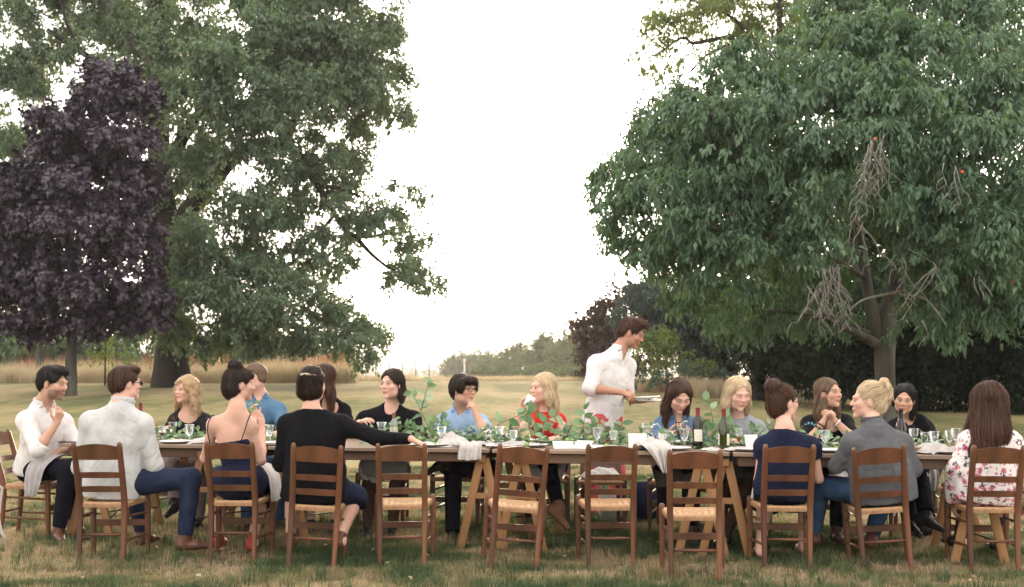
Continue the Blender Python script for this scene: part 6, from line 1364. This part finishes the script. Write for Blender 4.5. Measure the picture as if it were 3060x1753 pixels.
# linen: soft heaps, folds and falls
def heap(name, p, rx, ry, h, label, mat, seed, rot=0, peak=1., cat='napkin', parent=None, fr=20):
    n = 46; u = np.linspace(-1, 1, n); X, Y = np.meshgrid(u, u, indexing='ij'); q = np.stack([X.ravel() * 2.2 + seed, Y.ravel() * 2.2, np.full(n * n, seed * 1.7)], 1)
    rr = np.sqrt(X ** 2 + Y ** 2).ravel(); th = np.arctan2(Y.ravel() + .08, X.ravel() - .1); w = q * .8 + 1.2 * np.stack([noise3(q * .7), noise3(q * .7 + 7), noise3(q * .7 + 13)], 1)
    rd = noise3(w); lines = np.sin(th * 4 + 5 * noise3(q * .8 + 40) + seed) * .5 + .5; l2 = np.sin((X.ravel() * 1.1 + Y.ravel() * .7) * 7 + 5 * noise3(q * .8 + 60)) * .5 + .5
    body = np.clip(1 - (np.abs(X.ravel()) ** 2.6 + np.abs(Y.ravel()) ** 2.6), 0, 1) ** .5
    Z = h * body * (.10 + peak * .55 * np.clip(1 - rr * 1.05, 0, 1) ** 1.1 + .42 * rd + (.30 * lines ** 1.5 * np.clip(rr * 1.6, 0, 1) + .22 * l2 ** 1.5)) + .003
    xx = X.ravel() * rx * (1 + .18 * (noise3(q + 21) - .5)); yy = Y.ravel() * ry * (1 + .18 * (noise3(q + 31) - .5)); c, s = math.cos(rot), math.sin(rot)
    v = np.stack([xx * c - yy * s, xx * s + yy * c, Z], 1); i, j = np.meshgrid(np.arange(n - 1), np.arange(n - 1), indexing='ij'); a = (i * n + j).ravel()
    o = new_obj(name, np_mesh(name, v, np.stack([a, a + n, a + n + 1, a + 1], 1)), mat, parent, tuple(p))
    m_ = o.modifiers.new('thickness', 'SOLIDIFY'); m_.thickness = .003; m_.offset = 1
    if label: tag(o, label, cat, 'linen napkins')
    return o
def fall(name, path, widths, label, mat, seed, across, ripple=.012, cat='napkin', waves=3.2, normal=None, group='linen napkins'):
    """a cloth swept along a path: it lies, bends over an edge and hangs, rippling more towards its free end"""
    path = [np.asarray(a, float) for a in path]; n, m = 40, 30; across = unit(across); k = len(path) - 1; P_, Wd = [], []
    for i in range(m + 1):
        x = i / m * k; j = min(int(x), k - 1); f = x - j; p0, p1, p2, p3 = path[max(j - 1, 0)], path[j], path[j + 1], path[min(j + 2, k)]
        P_.append(.5 * (2 * p1 + (p2 - p0) * f + (2 * p0 - 5 * p1 + 4 * p2 - p3) * f * f + (3 * p1 - p0 - 3 * p2 + p3) * f ** 3)); Wd.append(widths[j] * (1 - f) + widths[j + 1] * f)
    P_ = np.array(P_); T = np.gradient(P_, axis=0); v = []
    for i in range(m + 1):
        nn = unit(np.cross(T[i], across)); f = i / m
        for j in range(n + 1):
            u = j / n * 2 - 1; z0 = noise3(np.array([[u * 1.7 + seed, f * 1.5, seed]]))[0]
            rip = ripple * (.35 + f) * (math.sin(u * waves * 3.14 + 2.2 * z0 + seed) + 1.2 * (z0 - .5) * 2)
            edge = .10 * Wd[i] * (noise3(np.array([[u * 2, seed + 4, f * .3]]))[0] - .5)
            v.append(P_[i] + across * u * Wd[i] / 2 * (1 + .06 * (z0 - .5)) + nn * rip + unit(T[i]) * edge * f)
    a = (np.arange(m)[:, None] * (n + 1) + np.arange(n)[None]).ravel(); v = np.array(v); b = v.mean(0) * V(1, 1, 0) + V(0, 0, v[:, 2].min())
    o = new_obj(name, np_mesh(name, v - b, np.stack([a, a + 1, a + n + 2, a + n + 1], 1)), mat, None, tuple(b)); m_ = o.modifiers.new('thickness', 'SOLIDIFY'); m_.thickness = .003; m_.offset = 0
    tag(o, label, cat, group); return o
AX = V(*TU, 0)
C_LIN = cloth('cream_linen', (.50, .47, .44), (.43, .405, .375)); C_GREYN = cloth('grey_linen', (.40, .38, .37), (.33, .315, .31))
heap('napkin', tab(1352, .32, .0), .12, .11, .085, 'crumpled cream napkin heaped before the man with glasses', C_LIN, 1, .4, 1.3)
fall('napkin', [T3(s_at(1405, .2), .24, TABLE_H + .03), T3(s_at(1405, .2), .12, TABLE_H + .05), T3(s_at(1405, 0), .005, TABLE_H + .03), T3(s_at(1405, 0), -.022, TABLE_H - .03), T3(s_at(1405, 0), -.022, TABLE_H - .075)], [.12, .18, .17, .18, .18], 'cream napkin hanging over the table edge at the joint of two tables', C_LIN, 2, AX, .010)
heap('napkin', tab(1440, .34, .012), .10, .07, .03, 'grey napkin folded flat left of the two goblets', C_GREYN, 3, .2, .4)
heap('napkin', tab(1530, .18, .016), .15, .06, .035, 'grey napkin rolled on a plate near the green plum', C_GREYN, 4, .05, .6)
heap('napkin', tab(1955, .30, .0), .13, .11, .07, 'cream napkin crumpled on the table behind the hanging one', C_LIN, 5, .2, 1.)
fall('napkin', [T3(s_at(1945, .2), .26, TABLE_H + .05), T3(s_at(1955, .2), .12, TABLE_H + .06), T3(s_at(1968, 0), .0, TABLE_H + .03), T3(s_at(1980, 0), -.024, TABLE_H - .04), T3(s_at(1988, 0), -.026, TABLE_H - .15)], [.16, .24, .19, .12, .02], 'cream napkin falling to a point over the edge in front of the denim shirt', C_LIN, 6, AX, .012)
heap('napkin', tab(618, .20, .006), .13, .08, .05, 'cream napkin folded by the elbow of the bare backed woman', C_LIN, 7, .2, .7); heap('napkin', tab(838, .14, .006), .10, .08, .03, 'cream napkin lying flat beside the black sweater', C_LIN, 8, 0, .5)
heap('napkin', tab(2790, .22, .006), .14, .10, .075, 'stiff folded cream napkin at the right end of the table', C_LIN, 9, .3, .7); heap('napkin', tab(2870, .24, .012), .10, .07, .04, 'cream napkin on the plate near the floral blouse', C_LIN, 10, .1, .6)
heap('napkin', tab(1250, .30, .006), .12, .07, .03, 'cream napkin flat under the tall leafy branch', C_LIN, 11, 0, .4); heap('napkin', tab(2125, .16, .004), .07, .05, .02, 'small cream napkin between the two wine bottles', C_LIN, 12, 0, .5); heap('napkin', tab(2200, .16, .006), .09, .05, .025, 'cream napkin right of the olive bottle', C_LIN, 14, .3, .5)
# cloths in laps and on seats
def lap(px, py, t, dx, drop, w, label, mat, seed, yaw_=0.):
    p = W3(px, py, t); a = unit(V(math.cos(yaw_), math.sin(yaw_), 0)); f = V(math.sin(yaw_), -math.cos(yaw_), 0)
    return fall('napkin', [p - f * .16 + V(0, 0, .0), p - f * .02 + V(0, 0, .012), p + f * .09 - V(0, 0, .02), p + f * .12 - V(0, 0, drop * .5), p + f * .125 - V(0, 0, drop)], [w * .9, w, w, w * .95, w * .8], label, mat, seed, a, .012)
c_ = PE['1']; kn = c_.J['kl']; hpL = c_.J['hl']
fall('napkin', [kn * .55 + hpL * .45 + V(.05, .25, .085), kn * .55 + hpL * .45 + V(.02, .10, .105), kn * .50 + hpL * .5 + V(0, -.03, .095), kn * .42 + hpL * .58 + V(-.02, -.125, .02), kn * .38 + hpL * .62 + V(-.03, -.14, -.10), kn * .36 + hpL * .64 + V(-.035, -.145, -.20)], [.20, .24, .24, .21, .18, .10], 'grey linen napkin over the thigh of the bearded man', C_GREYN, 21, unit(kn - hpL), .010)
c_ = PE['4']; kn = c_.J['kr']; hpR = c_.J['hr']
fall('napkin', [kn * .6 + hpR * .4 + V(-.06, .02, .105), kn * .6 + hpR * .4 + V(.03, .0, .105), kn * .55 + hpR * .45 + V(.10, -.02, .04), kn * .5 + hpR * .5 + V(.125, -.03, -.06), kn * .48 + hpR * .52 + V(.13, -.04, -.15)], [.20, .24, .24, .22, .16], 'white napkin sliding off the lap of the bare backed woman', C_LIN, 22, unit(kn - hpR), .008)
lap(1150, 1385, .86, 0, .13, .40, 'pale grey napkin over the knees of the woman in the black cardigan', C_NAPK, 23); lap(1620, 1385, .84, 0, .12, .36, 'grey napkin over the lap of the woman in red', C_GREYN, 24); lap(2015, 1396, .84, 0, .14, .36, 'dark napkin bunched on the lap of the denim shirt', C_DNAPK, 25); lap(2755, 1398, .84, 0, .16, .18, 'pale napkin on the knee of the woman in the black jacket', C_NAPK, 26); lap(565, 1395, .86, 0, .12, .30, 'mauve napkin on the lap of the curly haired woman', C_MAUVE, 27)
c_ = PE['16']; kn = c_.J['kl']; hpL = c_.J['hl']; heap('napkin', kn * .35 + hpL * .65 + V(-.03, -.02, .085), .10, .08, .05, 'grey napkin bunched on the thigh of the grey blouse', C_GREYN, 28, .5, 1.)
c_ = PE['14']; kn = c_.J['kl']; hpL = c_.J['hl']; fall('napkin', [kn * .5 + hpL * .5 + V(.06, .02, .11), kn * .5 + hpL * .5 + V(-.04, .0, .10), kn * .45 + hpL * .55 + V(-.10, -.02, .02), kn * .42 + hpL * .58 + V(-.115, -.03, -.06)], [.10, .13, .13, .09], 'pale napkin at the hip of the woman in navy', C_NAPK, 29, unit(kn - hpL), .007)
sp = chair_pt('F11', 0, .22, .435); heap('napkin', sp, .16, .13, .08, 'pale grey cloth left on the seat of the standing man', C_NAPK, 30, .3, 1.)

# cards
def card(p, w, h, tilt, yaw_, label, mark=False):
    o = MB().add(*bbox((0, 0, h / 2), (w, .0022, h), None, .0005)).build('card', M_PAPER, None, tuple(p), smooth=False); o.rotation_euler = (R(tilt), 0, R(yaw_)); tag(o, label, 'card', 'white cards')
    mb = MB()
    if mark:
        c = V(0, -.0018, h * .70); mb.add(*sweep([c + .014 * V(math.cos(a), 0, math.sin(a)) for a in np.linspace(0, 6.283, 21)], [.0007] * 21, 4)); 
        mb.build('printed_ring', M_PRINT, o)
    for i in range(3): MB().add(*bbox((0, -.0015, h * (.42 - .1 * i)), (w * (.5 - .08 * i), .0006, .0022), None, .0001)).build('printed_line', M_PRINT, o, smooth=False)
    return o
card(tab(1905, .30), .135, .108, -10, -8, 'upright white card with a thin printed ring in the middle of the table', True); card(tab(1686, .14), .15, .10, -62, 6, 'white card leaning low before the gap, left of a pair'); card(tab(1735, .15), .13, .10, -58, -28, 'white card leaning low, right of a pair')
card(tab(1992, .60), .12, .11, -12, 10, 'white card standing behind the small goblet'); card(tab(2250, .30), .115, .11, -14, 26, 'tilted white card left of the woman in navy'); card(tab(2478, .22, .012), .14, .085, -84, -18, 'white card lying flat right of the woman in navy')
# odds and ends
def blob(name, p, r, label, cat, mat, group=None):
    a = np.linspace(0, np.pi, 9); o = MB().add(*lathe([(max(r[0] * math.sin(t), .0004), -r[2] * math.cos(t)) for t in a], 16)).build(name, mat, None, tuple(np.asarray(p) + V(0, 0, r[2]))); tag(o, label, cat, group); return o
M_PLUM = pm('green_plum', (.25, .36, .11), (.17, .27, .07), .5, 25); M_STONE = pm('dark_pebble', (.045, .05, .06), None, .5, 20); M_PHONE = pm('phone_black', (.012, .012, .014), None, .15, 5)
for px, t, dz, lab in ((1255, .40, .03, 'green plum left of the goblet with red dregs'), (1296, .42, .01, 'green plum just behind the goblet with red dregs'), (1574, .16, .01, 'small green plum on the white plate in front'), (1695, .42, .03, 'green plum in the garland left of the standing man'), (1765, .45, .05, 'green plum in the garland before the standing man'), (1812, .28, .0, 'green plum between the two middle goblets'), (1570, .46, .02, 'green plum under the white cup'),
                       (518, .30, .0, 'green plum by the plate of the man in pale grey'), (598, .46, .02, 'green plum in the garland left of the bare back'), (632, .45, .03, 'green plum touching the bare backed woman'), (2498, .34, .0, 'green plum right of the goblet by the clasped hands'), (2512, .40, .01, 'second green plum by the clasped hands')):
    blob('plum', tab(px, t, dz), (.019, .019, .018), lab, 'plum', M_PLUM, 'green plums on the table')
blob('pebble', tab(1915, .10, .0), (.045, .03, .018), 'dark blue grey pebble beside the cream napkin', 'stone', M_STONE)
MB().add(*bbox((0, 0, 0), (.14, .07, .009), None, .003)).build('phone', M_PHONE, None, tuple(tab(205, .10, .006))); tag(bpy.data.objects['phone'], 'black phone lying at the left end of the table', 'phone')
jl = (PE['12'].J['wl'] + PE['12'].J['wr']) / 2
o = MB().add(*bbox((0, 0, 0), (.074, .009, .145), None, .003)).build('phone', M_PHONE, None, tuple(jl + V(0, -.07, .045))); o.rotation_euler = (R(-48), 0, R(8)); tag(o, 'dark phone held by the woman in the denim shirt', 'phone')
for px, t, ln, rz, lab in ((575, .12, .20, 80, 'table knife beside the plate of the man in pale grey'), (1345, .12, .20, 5, 'table knife by the hand on the chair rail'), (1640, .12, .20, 70, 'table knife by the pair of cards'), (2150, .10, .18, 10, 'table knife before the olive bottle'), (2795, .12, .20, 60, 'table knife at the right end')):
    o = MB().add(*sweep([(-ln / 2, 0, .002), (-ln * .05, 0, .003), (0, 0, .003), (ln / 2, 0, .001)], [(.006, .003), (.007, .003), (.009, .0015), (.004, .001)], 8)).build('table_knife', M_SILVER, None, tuple(tab(px, t, .004))); o.rotation_euler.z = R(rz); tag(o, lab, 'knife', 'table knives')

# ---- greenery down the middle of the tables
def obj_leaf_mat(name, cols):
    m, t, b = nodes_of(name); k = t.links.new; oi = t.nodes.new('ShaderNodeObjectInfo'); r = ramp(t, cols); k(oi.outputs['Random'], r.inputs[0]); k(r.outputs[0], b.inputs['Base Color']); setin(b, Roughness=.45)
    tr = t.nodes.new('ShaderNodeBsdfTranslucent'); ms = t.nodes.new('ShaderNodeMixShader'); ms.inputs[0].default_value = .25; k(r.outputs[0], tr.inputs[0]); k(b.outputs[0], ms.inputs[1]); k(tr.outputs[0], ms.inputs[2]); k(ms.outputs[0], t.nodes['Material Output'].inputs[0]); return m
M_GLEAF = obj_leaf_mat('garland_leaf', [(.065, .135, .055), (.11, .20, .085), (.18, .28, .13), (.29, .37, .24)]); M_STEM = pm('green_stem', (.14, .15, .06), (.09, .08, .04), .7, 20)
def leaf_obj_mesh(k):
    g = np.random.default_rng(k); asp = (.55, .72, .62, .85)[k]; n = 7; v, q = [], []
    for i in range(n):
        u = i / (n - 1); w = asp * .5 * (math.sin(min(u * 1.08, 1) * math.pi) ** .75) * (1 - .25 * u); y = u; droop = -.22 * u * u + .04 * math.sin(u * 5 + k); fold = .16 + .05 * g.random()
        v += [(-w, y, droop + w * fold * 1.6 + .02 * g.normal()), (0, y, droop), (w, y, droop + w * fold * 1.6 + .02 * g.normal())]
    for i in range(n - 1):
        a = i * 3; q += [(a, a + 1, a + 4, a + 3), (a + 1, a + 2, a + 5, a + 4)]
    me = np_mesh('leaf', v, np.array(q)); me.materials.append(M_GLEAF); return me
LEAFS = [leaf_obj_mesh(k) for k in range(4)]
def put_leaf(root, p, d, nrm, size, g):
    o = bpy.data.objects.new('leaf', LEAFS[g.randrange(4)]); COL.objects.link(o); o.parent = root
    y = Vector(unit(d)); x = Vector(unit(np.cross(np.asarray(y), unit(nrm)))); z = x.cross(y)
    M_ = Matrix((x, y, z)).transposed().to_4x4(); M_ = Matrix.Translation(Vector(np.asarray(p) - np.array(root.location))) @ M_ @ Matrix.Diagonal((size, size, size, 1)); o.matrix_local = M_
def rv(g): return np.array([g.gauss(0, 1), g.gauss(0, 1), g.gauss(0, 1)])
def garland(label, x0, x1, n, seed, gaps=(), tm=.50, hgt=.085):
    g = random.Random(seed); root = empty('garland', tuple(tab((x0 + x1) / 2, tm, 0)), 0, label, 'garland', 'leafy garlands down the tables')
    pts = [tab(x0 + (x1 - x0) * i / 14, tm + .05 * math.sin(i * 1.3 + seed), .018 + .014 * g.random()) - np.array(root.location) for i in range(15)]; MB().add(*sweep(pts, [.005] * 15, 6)).build('stem', M_STEM, root)
    for i in range(n):
        px = g.uniform(x0, x1)
        if any(a < px < b for a, b in gaps) and g.random() < .8: continue
        t = tm + g.gauss(0, .075); z = .012 + abs(g.gauss(0, 1)) * hgt * .55 * (1.2 - min(abs(t - tm) * 5, 1)); p = tab(px, t, z)
        d = V(g.gauss(0, 1), g.gauss(-.25, .8), g.gauss(.25, .55)); put_leaf(root, p, d, V(0, -.55, 1) + rv(g) * .45, g.uniform(.040, .078), g)
    return root
garland('leafy green garland on the left end table between the plates', 440, 905, 280, 1, (), .52); garland('leafy green garland on the second table under the tall branch', 1085, 1455, 300, 2, (), .50, .10)
garland('thick leafy garland on the third table behind the white cards', 1470, 2075, 300, 3, (), .50, .12); garland('leafy garland on the right end table round the wine bottles', 2085, 2830, 300, 4, ((2560, 2720),), .52, .09)
def spray(label, paths, size, n, seed, t):
    g = random.Random(seed); root = empty('leafy_branch', tuple(W3(paths[0][0][0], paths[0][0][1], t)), 0, label, 'branch', 'leafy branches standing in the garland'); base = np.array(root.location)
    for path in paths:
        P_ = [W3(a, b, t + (c[0] if c else 0)) for a, b, *c in path]; MB().add(*sweep([a - base for a in P_], list(np.linspace(.0042, .0016, len(P_))), 5)).build('stem', M_STEM, root)
        L = len(P_) - 1
        for i in range(n):
            x = (i + .6) / n * L; j = min(int(x), L - 1); f = x - j; p = P_[j] * (1 - f) + P_[j + 1] * f; ax = unit(P_[j + 1] - P_[j]); sd = unit(np.cross(ax, V(0, 1, 0))) * (1 if i % 2 else -1)
            put_leaf(root, p, ax * .45 + sd * g.uniform(.6, 1.2) + rv(g) * .3, V(0, -1, .45) + rv(g) * .45, size * g.uniform(.75, 1.25), g)
    return root
spray('tall leafy branch rising before the black cardigan', [[(1300, 1320), (1285, 1285), (1268, 1250), (1252, 1215), (1240, 1190), (1228, 1165)], [(1258, 1225), (1268, 1190), (1276, 1160), (1288, 1142)], [(1285, 1290), (1310, 1262), (1335, 1250)], [(1280, 1300), (1240, 1285), (1205, 1272), (1190, 1262)]], .078, 8, 11, .48)
spray('arching leafy branch in front of the red top', [[(1455, 1292), (1500, 1262), (1545, 1243), (1580, 1236), (1610, 1228)], [(1590, 1310), (1580, 1270), (1572, 1235), (1566, 1208)], [(1600, 1312), (1620, 1275), (1640, 1250), (1665, 1240)]], .088, 7, 12, .50)
spray('leafy sprig standing against the coral trousers', [[(1745, 1310), (1742, 1275), (1748, 1245), (1745, 1218)], [(1760, 1310), (1775, 1275), (1795, 1255)], [(1850, 1310), (1850, 1285), (1862, 1262)], [(1690, 1310), (1700, 1285), (1716, 1262)]], .075, 7, 13, .52)
spray('leafy branch rising between the two wine bottles', [[(2130, 1320), (2132, 1280), (2128, 1240), (2122, 1210), (2104, 1192)], [(2135, 1300), (2150, 1260), (2172, 1240)], [(2120, 1320), (2108, 1285), (2098, 1262)], [(2150, 1320), (2180, 1285), (2190, 1270)]], .082, 7, 14, .50)
spray('dark leafy sprig left of the brown bun', [[(2255, 1320), (2275, 1290), (2300, 1268), (2318, 1252)], [(2240, 1318), (2250, 1290), (2256, 1275)]], .058, 8, 15, .55)
spray('leafy twig held near the face of the bare backed woman', [[(735, 1262), (748, 1235), (757, 1212), (762, 1195)]], .06, 5, 16, .45)

# the leaves of the broad tree that show largest
M_TLEAF = obj_leaf_mat('cherry_leaf_single', [(.040, .080, .052), (.080, .145, .09), (.12, .19, .12)]); g = random.Random(77); TL = []
for k in range(4):
    me = LEAFS[(0, 2)[k % 2]].copy(); me.materials.clear(); me.materials.append(M_TLEAF); TL.append(me)
_keep = LEAFS; LEAFS = TL
for a, b_, c, d, e in [x for x in ch if x[4] <= -1][:34]:
    P, D = crown_points([lobe(a, b_, c, d, cyy + e, 1)], 60, .3, 1.5, .3, int(a)); i = np.argsort(P[:, 1])[:40]
    for j in g.sample(list(i), min(9, len(i))): put_leaf(tr, P[j] + V(0, -.10, 0), V(g.gauss(0, .8), g.gauss(-.4, .4), -.75), V(g.gauss(0, .4), -.7, .8), g.uniform(.095, .135), g)
LEAFS = _keep
# bags on the grass
def bag(name, c, r, label, mat, strap, seed):
    S = Sdf(); S.ell(V(0, 0, r[2]), np.array(r), None, .05); S.ell(V(0, -r[1] * .6, r[2] * .75), np.array((r[0] * .75, r[1] * .5, r[2] * .6)), None, .03); S.cone(V(-r[0] * .5, 0, r[2] * 1.75), V(r[0] * .5, 0, r[2] * 1.75), r[1] * .45, None, .05)
    v, q = S.mesh(.014); v = folds(v, q, .014, 9, seed); v[:, 2] = np.maximum(v[:, 2], 0); o = new_obj(name, np_mesh(name, v, q), mat, None, tuple(c)); tag(o, label, 'bag')
    MB().add(*sweep([V(*a) for a in strap], [(.016, .004)] * len(strap), 6)).build('strap', M_BLACKSHOE, o); return o
c = WY(1928, 1545, 10.25); c[2] = 0; bag('backpack', c, (.155, .11, .17), 'dark navy backpack on the grass right of the empty far chair', C_NAVY, [(-.1, -.11, .3), (-.14, -.15, .2), (-.2, -.18, .06), (-.28, -.2, .01), (-.33, -.16, .01)], 3)
c = WY(1822, 1545, 10.15); c[2] = 0; bag('canvas_bag', c, (.11, .08, .14), 'beige canvas bag on the grass under the empty far chair', C_NAPK, [(-.06, 0, .27), (-.05, 0, .36), (.05, 0, .36), (.06, 0, .27)], 4)
c = WY(2775, 1592, 9.35); c[2] = 0; bag('handbag', c, (.17, .10, .065), 'black handbag lying on the grass under the right end', M_BLACKSHOE, [(-.12, -.05, .08), (-.18, -.12, .03), (-.1, -.17, .01), (.02, -.16, .01)], 5)
# dry leaves dropped on the lawn
g = np.random.default_rng(5); n = 46; yy = 7.2 + 3.2 * g.random(n); P = np.stack([(g.random(n) * 2 - 1) * yy * .44, yy, .035 + .01 * g.random(n)], 1)
v, F, k = leaf_verts(P, rdir(n, g) * V(1, 1, .25), np.array([0, 0, 1.]) + rdir(n, g) * .5, .05, .032); me = np_mesh('fallen_leaves', v, F, False, tint=np.repeat(g.random(n), 4)); tag(new_obj('fallen_leaves', me, leaf_mat('dry_leaf', [(.30, .13, .05), (.42, .27, .14), (.45, .40, .30)], .2)), kind='stuff')

# ================================================================== the evening air
hz = MB().add(*bbox((0, 3100, 45 - 10), (9400, 6900, 124), None, 1)); o = hz.build('haze', None, smooth=False); tag(o, kind='stuff')
m = bpy.data.materials.new('haze'); m.use_nodes = True; t = m.node_tree; t.nodes.clear(); out = t.nodes.new('ShaderNodeOutputMaterial'); pv = t.nodes.new('ShaderNodeVolumePrincipled')
pv.inputs['Color'].default_value = (1.0, .97, .92, 1); pv.inputs['Density'].default_value = .00038; pv.inputs['Anisotropy'].default_value = .35
t.links.new(pv.outputs[0], out.inputs['Volume']); o.data.materials.append(m)
